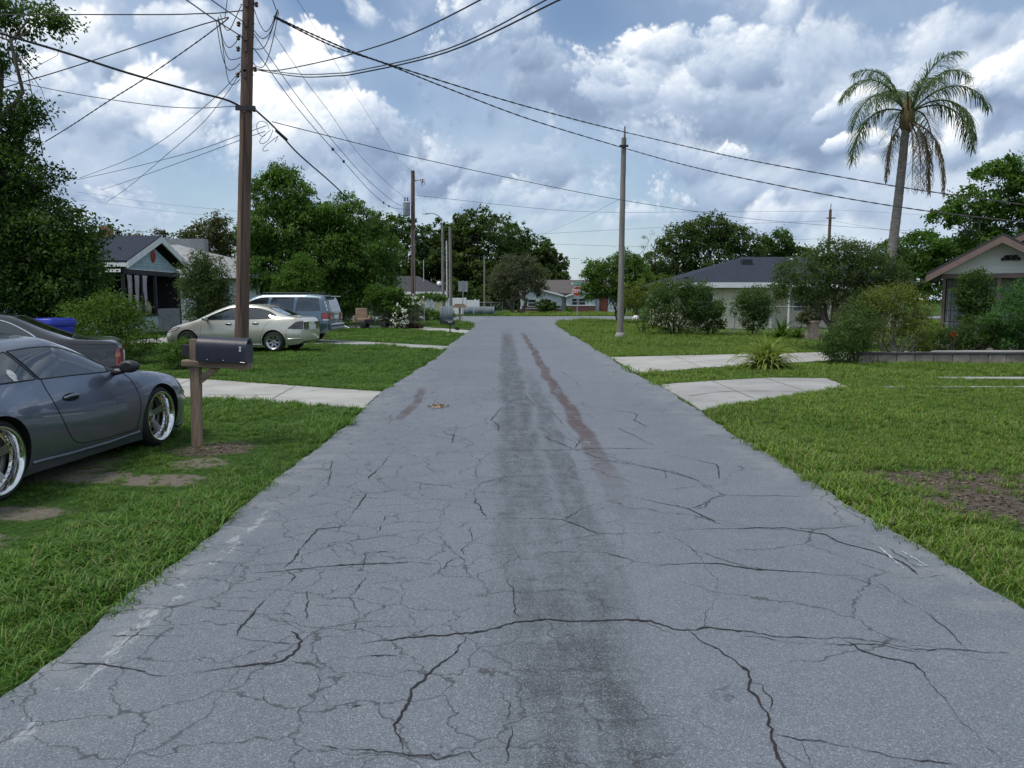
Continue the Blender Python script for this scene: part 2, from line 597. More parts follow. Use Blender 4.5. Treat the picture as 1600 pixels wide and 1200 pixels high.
# ------------------------------------------------------------------ ground, road, drives
PATCHES = [  # bare spots in the lawns: x, y, rx, ry, kind (0 pale sand, 1 brown litter)
    (4.45, 5.95, 1.25, 1.05, 1), (3.7, 6.65, 0.6, 0.32, 1), (3.75, 5.7, 0.5, 0.4, 1), (-3.05, 8.05, 0.42, 0.42, 1), (-2.95, 7.35, 0.30, 0.22, 0), (-2.95, 6.65, 0.34, 0.26, 0),
    (-3.5, 6.75, 0.4, 0.2, 0), (-3.75, 5.6, 0.5, 0.22, 0), (-3.45, 4.85, 0.26, 0.18, 0), (-4.3, 7.2, 0.6, 0.7, 0), (3.6, 16.2, 0.5, 0.22, 1),
    (6.02, 17.3, 0.62, 0.24, 1), (-2.6, 42.2, 1.3, 0.35, 1)]


def soil(vec, g_):
    """0..1 mask of the bare spots, as nodes"""
    wob_ = g_.n('ShaderNodeTexNoise', {'Vector': vec, 'Scale': 3.2, 'Detail': 5.0, 'Roughness': 0.65}).outputs[1]
    v2 = g_.v('ADD', vec, g_.v('MULTIPLY', g_.v('SUBTRACT', wob_, (0.5, 0.5, 0.5)), (0.55, 0.55, 0.0)))
    s_, b_ = None, None
    for (x, y, rx, ry, kd) in PATCHES:
        d_ = g_.v('LENGTH', g_.v('MULTIPLY', g_.v('SUBTRACT', v2, (x, y, 0)), (1 / rx, 1 / ry, 0)))
        a_ = g_.step(d_, 1.15, 0.75)
        if kd == 0:
            s_ = a_ if s_ is None else g_.m('MAXIMUM', s_, a_)
        else:
            b_ = a_ if b_ is None else g_.m('MAXIMUM', b_, a_)
    return s_, b_


m_ground, g, o_ = new_mat('lawn_soil')
pos = g.n('ShaderNodeNewGeometry').outputs['Position']
sand, brown = soil(pos, g)
n1, n2, n3 = g.noise(pos, 0.25, 5, 0.6), g.noise(pos, 2.2, 5, 0.65), g.noise(pos, 24.0, 5, 0.7)
c = g.mix(g.step(n1, 0.35, 0.65), (0.035, 0.085, 0.016), (0.062, 0.125, 0.022))
c = g.mix(g.step(n2, 0.45, 0.75, 0.0, 0.6), c, (0.075, 0.09, 0.03))
c = g.mix(g.step(n3, 0.35, 0.7, 0.0, 0.7), c, (0.02, 0.045, 0.01))
sc_ = g.mix(n3, (0.09, 0.078, 0.06), (0.27, 0.24, 0.195))
bc_ = g.mix(g.step(n3, 0.3, 0.7), (0.05, 0.040, 0.030), (0.17, 0.145, 0.115))
c = g.mix(brown, c, bc_)
c = g.mix(sand, c, sc_)
bmp = g.n('ShaderNodeBump', {'Height': n3, 'Strength': 0.9, 'Distance': 0.05}).outputs[0]
b = g.n('ShaderNodeBsdfPrincipled', {'Base Color': c, 'Roughness': 0.95, 'Specular IOR Level': 0.1, 'Normal': bmp})
m_ground.node_tree.links.new(b.outputs[0], o_.inputs[0])
mb = MB()
S_ = 1500
mb.add([(-S_, -S_, 0), (S_, -S_, 0), (S_, S_, 0), (-S_, S_, 0)], [(0, 1, 2, 3)])
ground = tag(mb.build('ground', m_ground, loc=(0, 0, -0.025)), kind='structure')

# --- road surface
m_road, g, o_ = new_mat('worn_asphalt')
pos = g.n('ShaderNodeNewGeometry').outputs['Position']
px_, py_, pz_ = g.sep(pos)
big = g.noise(pos, 0.35, 5, 0.6)
med = g.noise(pos, 3.0, 6, 0.65)
agg = g.n('ShaderNodeTexVoronoi', {'Vector': pos, 'Scale': 210.0, 'Randomness': 1.0}, feature='F1')
aggc = g.n('ShaderNodeSeparateColor', {0: agg.outputs['Color']}).outputs[0]
fin = g.noise(pos, 210.0, 2, 0.7)
c = g.mix(g.step(big, 0.3, 0.7), (0.116, 0.137, 0.161), (0.145, 0.168, 0.194))
c = g.mix(g.step(med, 0.35, 0.75, 0.0, 0.55), c, (0.164, 0.185, 0.210))
# dark and pale stones of the aggregate
c = g.mix(g.step(aggc, 0.78, 0.97, 0.0, 0.75), c, (0.28, 0.30, 0.325))
c = g.mix(g.step(aggc, 0.34, 0.08, 0.0, 0.55), c, (0.055, 0.062, 0.076))
c = g.mix(g.step(fin, 0.5, 0.75, 0.0, 0.45), c, (0.09, 0.095, 0.11))
# stretched, broken drip stains down the middle of the lane
stv = g.v('MULTIPLY', pos, (5.0, 0.9, 1.0))
st = g.noise(stv, 1.6, 6, 0.7)
cross = g.noise(g.v('MULTIPLY', pos, (1.2, 9.0, 1.0)), 1.3, 5, 0.65)
wx = g.m('ADD', px_, g.m('MULTIPLY', g.m('SUBTRACT', g.noise(g.v('MULTIPLY', pos, (0.3, 0.5, 1.0)), 1.0, 3), 0.5), 0.35))


def band(x0, half, y0, y1, fade):
    a_ = g.step(g.m('ABSOLUTE', g.m('SUBTRACT', wx, x0)), half, half * 0.5)
    b_ = g.m('MULTIPLY', g.step(py_, y0, y0 + fade), g.step(py_, y1, y1 - fade))
    return g.m('MULTIPLY', a_, b_)


oil = g.m('MULTIPLY', band(0.17, 0.30, -4, 44, 16), 1.0)
oil = g.m('MAXIMUM', oil, g.m('MULTIPLY', band(0.32, 0.36, -4, 6.5, 3.5), 0.9))
oil = g.m('MAXIMUM', oil, g.m('MULTIPLY', band(0.56, 0.15, 1, 18, 6), 0.85))
oil = g.m('MULTIPLY', oil, g.step(g.m('ADD', st, g.m('MULTIPLY', cross, 0.6)), 0.55, 1.0, 0.12, 1.0))
oil = g.m('MULTIPLY', oil, g.step(g.m('ADD', aggc, g.m('MULTIPLY', fin, 0.8)), 1.35, 0.55, 0.45, 1.0))
c = g.mix(g.m('MULTIPLY', oil, 1.1, clamp=True), c, (0.034, 0.036, 0.040))
rust = g.m('MAXIMUM', g.m('MULTIPLY', band(0.93, 0.13, 4.6, 38, 5), 1.0), g.m('MULTIPLY', band(-1.36, 0.09, 9.6, 13.6, 0.6), 0.8))
rust = g.m('MAXIMUM', rust, g.m('MULTIPLY', band(0.15, 0.13, 24, 36, 4), 0.6))
rust = g.m('MULTIPLY', rust, g.step(g.m('ADD', st, g.m('MULTIPLY', cross, 0.7)), 0.6, 0.9, 0.0, 1.0))
c = g.mix(g.m('MULTIPLY', rust, 0.9), c, (0.066, 0.041, 0.038))
# scuffed white paint along the left edge, pale dusty margins
pn = g.noise(g.v('MULTIPLY', pos, (4.0, 1.4, 1.0)), 2.4, 6, 0.75)
edge_l = g.m('MULTIPLY', g.step(g.m('ABSOLUTE', g.m('ADD', px_, 1.74)), 0.13, 0.03), g.m('MULTIPLY', g.step(py_, 5.9, 5.2), g.step(py_, 2.4, 2.7)))
edge_l2 = g.m('MULTIPLY', g.step(g.m('ABSOLUTE', g.m('ADD', px_, 1.72)), 0.12, 0.03), g.m('MULTIPLY', g.step(py_, 9.0, 8.7), g.step(py_, 8.2, 8.4)))
paint = g.m('MULTIPLY', g.m('MAXIMUM', edge_l, edge_l2), g.step(pn, 0.54, 0.6))
c = g.mix(g.m('MULTIPLY', paint, 0.5), c, (0.46, 0.48, 0.49))
dust = g.m('MULTIPLY', g.step(g.m('ABSOLUTE', g.m('SUBTRACT', px_, 0.33)), 1.7, 2.3), g.step(med, 0.4, 0.62, 0.0, 0.35))
c = g.mix(dust, c, (0.27, 0.265, 0.26))
# fine crazing, densest on the left half
wobr = g.n('ShaderNodeTexNoise', {'Vector': pos, 'Scale': 3.5, 'Detail': 4.0, 'Roughness': 0.6}).outputs[1]
cvp = g.v('ADD', pos, g.v('MULTIPLY', g.v('SUBTRACT', wobr, (0.5, 0.5, 0.5)), (0.34, 0.34, 0.0)))
vr = g.n('ShaderNodeTexVoronoi', {'Vector': g.v('MULTIPLY', cvp, (1.0, 1.15, 0.0)), 'Scale': 2.5}, feature='DISTANCE_TO_EDGE', voronoi_dimensions='2D').outputs['Distance']
vr2 = g.n('ShaderNodeTexVoronoi', {'Vector': g.v('MULTIPLY', cvp, (0.8, 1.0, 0.0)), 'Scale': 1.15}, feature='DISTANCE_TO_EDGE', voronoi_dimensions='2D').outputs['Distance']
wide_ = g.m('MULTIPLY', g.step(vr2, 0.011, 0.002), g.step(g.noise(pos, 0.8, 4, 0.6), 0.42, 0.56))
c = g.mix(g.m('MULTIPLY', wide_, 0.75), c, (0.035, 0.033, 0.036))
craz = g.m('MULTIPLY', g.step(vr, 0.020, 0.004), g.step(g.m('ADD', g.noise(pos, 0.55, 4, 0.6), g.m('MULTIPLY', px_, -0.11)), 0.36, 0.52))
c = g.mix(g.m('MULTIPLY', craz, 0.8), c, (0.045, 0.045, 0.05))
hgt = g.m('ADD', g.m('MULTIPLY', aggc, 0.5), g.m('MULTIPLY', fin, 0.8))
bmp = g.n('ShaderNodeBump', {'Height': hgt, 'Strength': 0.35, 'Distance': 0.006}).outputs[0]
b = g.n('ShaderNodeBsdfPrincipled', {'Base Color': c, 'Roughness': g.lin(oil, 0, 1, 0.72, 0.6), 'Specular IOR Level': 0.4, 'Normal': bmp})
m_road.node_tree.links.new(b.outputs[0], o_.inputs[0])

rg = random.Random(3)


def jag(pts, step, amp, near=20.0):
    """resample a polyline finely and make it ragged"""
    out_ = []
    off = 0.0
    for (a, b_) in zip(pts[:-1], pts[1:]):
        L_ = math.dist(a, b_)
        n_ = max(1, int(L_ / step))
        for k in range(n_):
            t = k / n_
            off = 0.75 * off + rg.uniform(-amp, amp)
            nx, ny = -(b_[1] - a[1]) / L_, (b_[0] - a[0]) / L_
            out_.append((a[0] + (b_[0] - a[0]) * t + nx * off, a[1] + (b_[1] - a[1]) * t + ny * off))
    out_.append(pts[-1])
    return out_


def sheet(name, poly, z, m_, thick=0.06, kind='structure', parent=None):
    bm = bmesh.new()
    vs = [bm.verts.new((x, y, z)) for x, y in poly]
    f_ = bm.faces.new(vs)
    r_ = bmesh.ops.extrude_face_region(bm, geom=[f_])
    for q in r_['geom']:
        if isinstance(q, bmesh.types.BMVert):
            q.co.z = z - thick
    bmesh.ops.triangulate(bm, faces=bm.faces[:])
    bmesh.ops.recalc_face_normals(bm, faces=bm.faces[:])
    me = bpy.data.meshes.new(name)
    bm.to_mesh(me)
    bm.free()
    o = link(name, me, m_, parent)
    if kind:
        o['kind'] = kind
    return o


LEFT = [(-1.95, -6), (-1.95, 9.5), (-2.06, 12.9), (-1.86, 17.5), (-1.74, 22), (-1.86, 26), (-1.72, 36), (-1.62, 44), (-1.85, 50), (-2.6, 55), (-4.2, 58.6), (-8, 60.4)]
RIGHT = [(2.62, -6), (2.62, 4.5), (2.70, 10.5), (2.84, 13.8), (2.74, 16), (2.88, 20.3), (3.0, 30), (3.1, 40), (3.35, 50), (4.2, 56), (6.5, 59.6), (11, 60.4)]
lp = jag(LEFT, 0.12, 0.022)
rp = jag(RIGHT, 0.12, 0.022)
road = sheet('road', lp + rp[::-1], 0.004, m_road)
mb = MB()
cross_street = sheet('cross_street', [(-140, 60.2), (140, 60.2), (140, 72.0), (-140, 72.0)], 0.0, m_road)

# --- larger cracks, as they run across the surface
CRACKS = [
    [(-0.65, 3.32), (-0.35, 3.41), (-0.15, 3.44), (0.08, 3.56), (0.23, 3.58), (0.34, 3.57), (0.60, 3.58), (0.71, 3.56), (0.80, 3.48), (0.90, 3.46), (0.95, 3.48), (1.12, 3.44), (1.29, 3.37), (1.57, 3.37), (1.68, 3.33), (1.81, 3.26), (1.88, 3.24), (2.05, 3.24), (2.12, 3.21), (2.27, 3.18)],
    [(0.87, 3.47), (0.91, 3.33), (0.99, 3.17), (1.02, 3.03), (0.98, 2.87), (1.00, 2.73), (0.97, 2.62), (0.95, 2.52), (0.93, 2.39), (0.93, 2.26)],
    [(1.00, 2.97), (1.04, 2.94), (1.04, 2.85), (1.00, 2.73)],
    [(0.96, 2.58), (1.04, 2.54), (1.21, 2.51), (1.33, 2.44), (1.43, 2.42), (1.52, 2.39)],
    [(1.05, 2.54), (1.03, 2.39)],
    [(1.55, 3.36), (1.58, 3.26), (1.64, 3.18), (1.75, 3.11), (1.75, 3.05), (1.72, 2.89), (1.71, 2.75), (1.69, 2.62), (1.67, 2.50), (1.66, 2.39)],
    [(1.10, 3.40), (1.29, 3.33), (1.51, 3.30), (1.68, 3.30), (1.79, 3.23), (1.87, 3.21)],
    [(1.11, 4.98), (1.17, 4.63), (1.19, 4.39), (1.18, 4.06), (1.10, 3.85), (1.02, 3.69), (0.95, 3.49)],
    [(0.87, 4.34), (0.97, 4.37), (1.24, 4.37), (1.52, 4.26), (1.83, 4.19), (2.08, 4.15), (2.33, 4.12), (2.45, 4.17), (2.53, 4.18)],
    [(1.17, 4.65), (1.34, 4.39), (1.55, 4.23)],
    [(2.07, 4.15), (2.06, 3.94), (2.08, 3.72), (2.10, 3.60), (2.09, 3.45), (2.06, 3.27)],
    [(1.93, 4.17), (1.99, 4.07), (2.06, 3.94)],
    [(1.11, 5.00), (1.45, 5.07), (1.93, 5.07), (2.13, 4.92), (2.17, 4.72), (2.30, 4.58), (2.36, 4.38), (2.34, 4.17)],
    [(1.93, 5.07), (2.14, 5.04), (2.35, 5.08)],
    [(2.52, 5.69), (2.51, 5.57), (2.55, 5.31), (2.49, 5.16)],
    [(2.38, 5.28), (2.32, 5.04)],
    [(2.29, 4.98), (2.35, 4.76), (2.41, 4.64), (2.40, 4.38), (2.43, 4.24)],
    [(1.39, 5.53), (1.45, 5.25), (1.54, 5.08)],
    [(1.42, 5.58), (1.59, 5.76), (1.64, 5.89), (1.76, 5.95)],
    [(-0.15, 3.44), (-0.20, 3.31), (-0.21, 3.22), (-0.29, 3.10), (-0.34, 2.97), (-0.37, 2.89), (-0.39, 2.75), (-0.40, 2.64), (-0.35, 2.54), (-0.34, 2.48)],
    [(-0.64, 2.53), (-0.50, 2.50), (-0.32, 2.47), (-0.23, 2.45), (-0.12, 2.49), (-0.09, 2.45), (-0.07, 2.41)],
    [(-0.46, 3.67), (-0.43, 3.53), (-0.36, 3.41)],
    [(-0.02, 4.46), (0.02, 4.14), (0.05, 3.98), (0.06, 3.70), (0.09, 3.57)],
    [(-0.85, 4.39), (-0.59, 4.41), (-0.34, 4.38), (-0.29, 4.48), (-0.01, 4.47), (0.13, 4.48), (0.28, 4.59), (0.62, 4.58), (0.81, 4.40), (0.97, 4.35)],
    [(0.31, 4.70), (0.39, 4.83), (0.64, 4.93)],
    [(-0.23, 5.28), (0.02, 5.34), (0.42, 5.29), (0.64, 4.95), (0.91, 4.96), (1.11, 5.00)],
    [(0.42, 5.29), (0.59, 5.59), (0.86, 5.83), (1.00, 5.90)],
    [(-0.02, 2.91), (0.02, 2.81), (0.03, 2.59), (0.01, 2.48), (-0.00, 2.41)],
    [(1.07, 7.24), (1.38, 6.96), (1.66, 6.47), (1.76, 5.95), (2.09, 5.93), (2.48, 5.92)],
    [(1.76, 5.95), (1.60, 5.82), (1.50, 5.60), (1.41, 5.54)],
    [(0.35, 12.46), (0.47, 11.18), (0.67, 10.61), (0.75, 9.45)],
    [(1.38, 9.19), (1.51, 8.58), (1.64, 7.86), (1.73, 7.51), (2.01, 7.09), (1.94, 6.77), (1.86, 6.51)],
    [(-0.02, 10.95), (-0.16, 9.82), (-0.06, 9.38), (-0.06, 8.90)],
    [(-0.14, 9.38), (0.32, 9.41), (0.73, 9.40)],
    [(0.45, 8.59), (0.61, 8.18), (0.71, 7.93), (0.97, 7.36)],
    [(0.71, 7.93), (0.66, 7.58), (0.67, 7.06), (0.54, 6.69), (-0.01, 6.57), (-0.20, 6.37)],
    [(0.69, 7.26), (0.96, 7.31), (1.26, 7.05), (1.55, 6.73), (1.68, 6.47)],
    [(-0.11, 7.82), (0.59, 7.81), (1.06, 7.90), (1.62, 7.88)],
    [(-0.13, 7.70), (-0.25, 7.17), (-0.24, 6.53), (-0.19, 6.37), (-0.24, 6.07), (-0.20, 5.72), (-0.12, 5.36)],
    [(0.54, 6.65), (0.82, 6.32), (1.00, 5.92), (1.38, 5.55), (1.49, 5.20)],
    [(1.62, 6.43), (1.72, 6.04)],
    [(1.65, 5.90), (1.54, 5.70), (1.38, 5.55)],
    [(1.45, 6.79), (1.40, 6.51)],
    [(1.20, 11.55), (1.16, 11.18), (1.79, 10.39), (1.82, 10.28), (1.69, 9.80), (1.75, 9.27)],
    [(-0.23, 5.14), (-0.20, 4.80), (-0.26, 4.62), (-0.21, 4.52)],
    [(-0.28, 4.48), (-0.34, 4.40), (-0.34, 4.27)],
    [(-0.22, 5.28), (-0.33, 5.04)],
    [(-0.27, 13.16), (-0.19, 12.38)],
    [(0.93, 9.20), (1.36, 9.11)],
    [(-0.20, 6.37), (-0.55, 6.29), (-0.78, 6.45)],
    [(-0.57, 9.38), (-0.56, 8.61), (-0.57, 8.20)],
    [(-0.85, 7.28), (-0.65, 6.89), (-0.56, 6.66)],
    [(-1.13, 7.95), (-1.14, 7.08), (-1.18, 6.54)],
    [(1.25, 16.43), (1.38, 15.02), (1.36, 13.48)],
    [(0.76, 8.89), (0.84, 8.31), (0.74, 7.93)],
    [(-1.27, 4.31), (-1.26, 4.68), (-1.26, 5.08), (-1.08, 5.14)],
    [(-1.24, 3.42), (-1.23, 3.87), (-1.17, 4.17), (-1.26, 4.29)],
    [(-1.88, 4.18), (-1.54, 4.21), (-1.27, 4.27), (-0.95, 4.37), (-0.55, 4.39)],
    [(-1.71, 3.75), (-1.55, 3.86), (-1.24, 3.89)],
    [(-1.92, 3.17), (-1.68, 3.13), (-1.44, 3.04), (-1.25, 3.07), (-0.95, 3.16), (-0.92, 3.23), (-0.92, 3.36), (-1.00, 3.47)],
    [(-0.92, 3.36), (-0.79, 3.41), (-0.57, 3.52), (-0.45, 3.52)],
    [(-0.71, 3.49), (-0.72, 3.67), (-0.80, 3.89), (-0.77, 4.20)],
    [(-1.05, 3.98), (-0.94, 3.58)],
    [(-1.03, 3.94), (-0.90, 3.86), (-0.80, 3.89)],
    [(-1.10, 4.75), (-0.94, 4.40)],
    [(-0.82, 4.29), (-0.84, 4.60), (-0.64, 4.60)],
    [(-0.93, 3.18), (-0.78, 3.11), (-0.74, 3.19), (-0.52, 3.22), (-0.41, 3.20)],
    [(-0.78, 3.11), (-0.74, 2.92), (-0.65, 2.78), (-0.52, 2.81)],
    [(-1.01, 2.98), (-0.95, 2.90), (-0.90, 2.79)],
    [(-1.72, 3.24), (-1.68, 3.62), (-1.71, 3.75)],
    [(-1.85, 3.42), (-1.67, 3.43), (-1.45, 3.43)],
    [(-1.22, 3.39), (-1.05, 3.35), (-0.94, 3.33)],
    [(-1.22, 3.65), (-1.07, 3.67), (-1.01, 3.61)],
    [(-1.27, 5.08), (-1.19, 5.26), (-1.03, 5.08)],
    [(-0.93, 4.42), (-0.88, 4.55), (-0.78, 4.60)],
    [(-0.68, 4.01), (-0.57, 3.97), (-0.59, 3.83)],
    [(-0.98, 3.77), (-0.87, 3.77), (-0.73, 3.75)],
    [(-0.83, 5.02), (-0.85, 5.39), (-0.71, 5.42)],
    [(-1.11, 4.97), (-1.10, 5.52), (-1.08, 6.05)],
    [(-1.53, 5.89), (-1.46, 6.30), (-1.65, 7.33)],
]
m_crack = mat('crack_fill', (0.016, 0.014, 0.015), 0.9, var=0.5, scale=9)
rc = random.Random(5)
for ln in CRACKS:
    P = [Vector((x, y, 0)) for x, y in ln]
    Q = []
    for a, b_ in zip(P[:-1], P[1:]):
        L_ = (b_ - a).length
        n_ = max(2, int(L_ / 0.022))
        nrm = Vector((-(b_ - a).y, (b_ - a).x, 0)).normalized()
        off = 0
        for k in range(n_):
            off = off * 0.72 + rc.uniform(-0.0085, 0.0085)
            Q.append(a.lerp(b_, k / n_) + nrm * off)
    Q.append(P[-1])
    TL = sum((b_ - a).length for a, b_ in zip(P[:-1], P[1:]))
    wmax = 0.0056 if TL > 0.9 else 0.0026
    w0 = rc.uniform(0.0010, 0.0028)
    V, F_ = [], []
    w_ = w0
    for i, p in enumerate(Q):
        t = (Q[min(i + 1, len(Q) - 1)] - Q[max(i - 1, 0)]).normalized()
        nrm = Vector((-t.y, t.x, 0))
        w_ = min(max(w_ + rc.uniform(-0.0010, 0.0010), 0.0004), wmax)
        e_ = w_ * (rc.uniform(1.5, 2.4) if rc.random() < 0.06 else rc.uniform(0.75, 1.25)) * min(1, (i + 0.4) / 3, (len(Q) - 1 - i + 0.4) / 3)
        V += [p + nrm * e_, p - nrm * e_]
        if i:
            F_.append((2 * i - 2, 2 * i - 1, 2 * i + 1, 2 * i))
    mb = MB()
    mb.add([(v.x, v.y, 0.0075) for v in V], F_)
    mb.build('crack', m_crack, road)

# --- chalk marks on the right margin, a dropped leaf cluster
m_chalk = mat('chalk', (0.36, 0.38, 0.40), 0.9, var=0.3, scale=30)
for (a, b_) in (((2.36, 4.66), (2.31, 4.27)), ((2.46, 4.58), (2.47, 4.31)), ((2.47, 4.31), (2.42, 4.33))):
    a, b_ = Vector((*a, 0)), Vector((*b_, 0))
    nrm = Vector((-(b_ - a).y, (b_ - a).x, 0)).normalized()
    V, F_ = [], []
    for i in range(13):
        p = a.lerp(b_, i / 12) + nrm * rc.uniform(-0.004, 0.004)
        w_ = rc.uniform(0.001, 0.008)
        V += [(*(p + nrm * w_).xy, 0.0078), (*(p - nrm * w_).xy, 0.0078)]
        if i:
            F_.append((2 * i - 2, 2 * i - 1, 2 * i + 1, 2 * i))
    MB().add(V, F_).build('chalk_mark', m_chalk, road)

# --- concrete drives
m_conc = concrete_mat('drive_concrete', (0.43, 0.42, 0.395))
m_conc2 = concrete_mat('drive_concrete_grey', (0.36, 0.358, 0.345))


def slab(name, poly, z=0.0, m_=None, jg=0.02):
    return sheet(name, jag(poly + [poly[0]], 0.25, jg)[:-1], z, m_ or m_conc)


slab('driveway_near_left', [(-1.99, 10.95), (-2.06, 12.95), (-5.64, 14.9), (-9.5, 16.4), (-14, 17.6), (-14, 14.6), (-9, 13.2), (-5.2, 12.35), (-3.2, 11.5)])
slab('driveway_middle_left', [(-1.87, 24.0), (-1.82, 25.7), (-6.3, 29.6), (-14, 33), (-14, 27.5), (-8, 27.6), (-4.4, 26.9)], m_=m_conc2)
slab('driveway_far_left', [(-1.74, 35.9), (-1.68, 39.1), (-5.7, 46.0), (-14, 47.5), (-22, 48.5), (-22, 45.0), (-9.6, 43.6), (-5.5, 42.2)])
slab('driveway_far_right', [(2.80, 16.1), (2.94, 20.8), (9.4, 22.6), (16, 23.6), (16, 20.6), (8.3, 19.5), (4.6, 17.5)])
slab('driveway_near_right', [(2.78, 10.7), (2.90, 14.1), (5.3, 15.2), (6.4, 15.1), (6.2, 13.65), (4.2, 12.0)], m_=m_conc2)
slab('path_strip_upper', [(8.6, 15.35), (18, 15.2), (18, 14.75), (9.2, 15.0)], m_=m_conc2)
slab('path_strip_lower', [(6.3, 13.72), (16, 13.5), (16, 13.32), (6.3, 13.60)], m_=m_conc2)
# control joints
m_joint = mat('joint_dirt', (0.10, 0.095, 0.085), 0.95, var=0.4, scale=6)
for nm, ends in (('driveway_near_left', [((-3.6, 11.72), (-3.75, 13.85)), ((-5.7, 12.56), (-6.1, 15.05)), ((-8.0, 13.05), (-8.5, 16.0))]),
                 ('driveway_far_right', [((4.55, 17.55), (4.75, 21.3)), ((6.6, 18.65), (6.8, 21.85)), ((8.6, 19.6), (8.8, 22.4))]),
                 ('driveway_near_right', [((3.95, 11.9), (4.0, 14.55)), ((5.15, 12.85), (5.2, 15.1))]),
                 ('driveway_far_left', [((-3.5, 39.0), (-3.4, 42.0)), ((-6.5, 42.5), (-6.4, 46.0))])):
    for (a, b_) in ends:
        a, b_ = Vector((*a, 0)), Vector((*b_, 0))
        nrm = Vector((-(b_ - a).y, (b_ - a).x, 0)).normalized()
        V, F_ = [], []
        for i in range(15):
            p = a.lerp(b_, i / 14)
            w_ = rc.uniform(0.004, 0.012)
            V += [(*(p + nrm * w_).xy, 0.0035), (*(p - nrm * w_).xy, 0.0035)]
            if i:
                F_.append((2 * i - 2, 2 * i - 1, 2 * i + 1, 2 * i))
        MB().add(V, F_).build('joint', m_joint, bpy.data.objects[nm])
# long crack across the near right apron and the near left drive
for nm, pts in (('crack', [(3.0, 12.3), (3.8, 12.9), (4.9, 12.9), (5.6, 12.55)]), ('crack', [(-4.9, 12.6), (-4.1, 12.5), (-3.4, 12.9), (-3.1, 13.4)])):
    par = bpy.data.objects['driveway_near_right' if pts[0][0] > 0 else 'driveway_near_left']
    V, F_ = [], []
    Q = [Vector((x, y, 0)) for x, y in pts]
    Q = smooth_path(Q, 8)
    for i, p in enumerate(Q):
        w_ = rc.uniform(0.006, 0.016)
        V += [(p.x + rc.uniform(-.02, .02), p.y + w_, 0.003), (p.x, p.y - w_, 0.003)]
        if i:
            F_.append((2 * i - 2, 2 * i - 1, 2 * i + 1, 2 * i))
    MB().add(V, F_).build(nm, m_crack, par)

DRIVES = [[(-1.99, 10.95), (-2.06, 12.95), (-5.64, 14.9), (-9.5, 16.4), (-14, 17.6), (-14, 14.6), (-9, 13.2), (-5.2, 12.35), (-3.2, 11.5)],
          [(-1.87, 24.0), (-1.82, 25.7), (-6.3, 29.6), (-14, 33), (-14, 27.5), (-8, 27.6), (-4.4, 26.9)],
          [(-1.74, 35.9), (-1.68, 39.1), (-5.7, 46.0), (-14, 47.5), (-22, 48.5), (-22, 45.0), (-9.6, 43.6), (-5.5, 42.2)],
          [(2.80, 16.1), (2.94, 20.8), (9.4, 22.6), (16, 23.6), (16, 20.6), (8.3, 19.5), (4.6, 17.5)],
          [(2.78, 10.7), (2.90, 14.1), (5.3, 15.2), (6.4, 15.1), (6.2, 13.65), (4.2, 12.0)],
          [(8.6, 15.35), (18, 15.2), (18, 14.75), (9.2, 15.0)]]


def inside(poly, x, y):
    """vectorised point in polygon"""
    res = np.zeros(x.shape, bool)
    n_ = len(poly)
    j = n_ - 1
    for i in range(n_):
        xi, yi = poly[i]
        xj, yj = poly[j]
        cnd = ((yi > y) != (yj > y)) & (x < (xj - xi) * (y - yi) / (yj - yi + 1e-12) + xi)
        res ^= cnd
        j = i
    return res


# ------------------------------------------------------------------ grass
def grass_mat(name, c0, c1, dry):
    m_, g_, o_ = new_mat(name)
    rnd = g_.n('ShaderNodeObjectInfo').outputs['Random']
    p_ = g_.n('ShaderNodeNewGeometry').outputs['Position']
    bn = g_.noise(p_, 0.6, 4, 0.6)
    t_ = g_.n('ShaderNodeAttribute', attribute_name='tint').outputs['Fac']
    f_ = g_.m('ADD', g_.m('MULTIPLY', rnd, 0.4), g_.m('ADD', g_.m('MULTIPLY', bn, 0.6), g_.m('MULTIPLY', g_.m('SUBTRACT', t_, 0.5), 0.5)))
    c_ = g_.mix(g_.step(f_, 0.15, 0.85), c0, c1)
    c_ = g_.mix(g_.step(t_, 0.93, 0.95), c_, dry)
    b_ = g_.n('ShaderNodeBsdfPrincipled', {'Base Color': c_, 'Roughness': 0.5, 'Specular IOR Level': 0.25})
    tr_ = g_.n('ShaderNodeBsdfTranslucent', {'Color': g_.mix(1.0, c_, (1.2, 1.25, 0.7), 'MULTIPLY')})
    mx_ = g_.n('ShaderNodeMixShader', {0: 0.35, 1: b_.outputs[0], 2: tr_.outputs[0]})
    m_.node_tree.links.new(mx_.outputs[0], o_.inputs[0])
    return m_


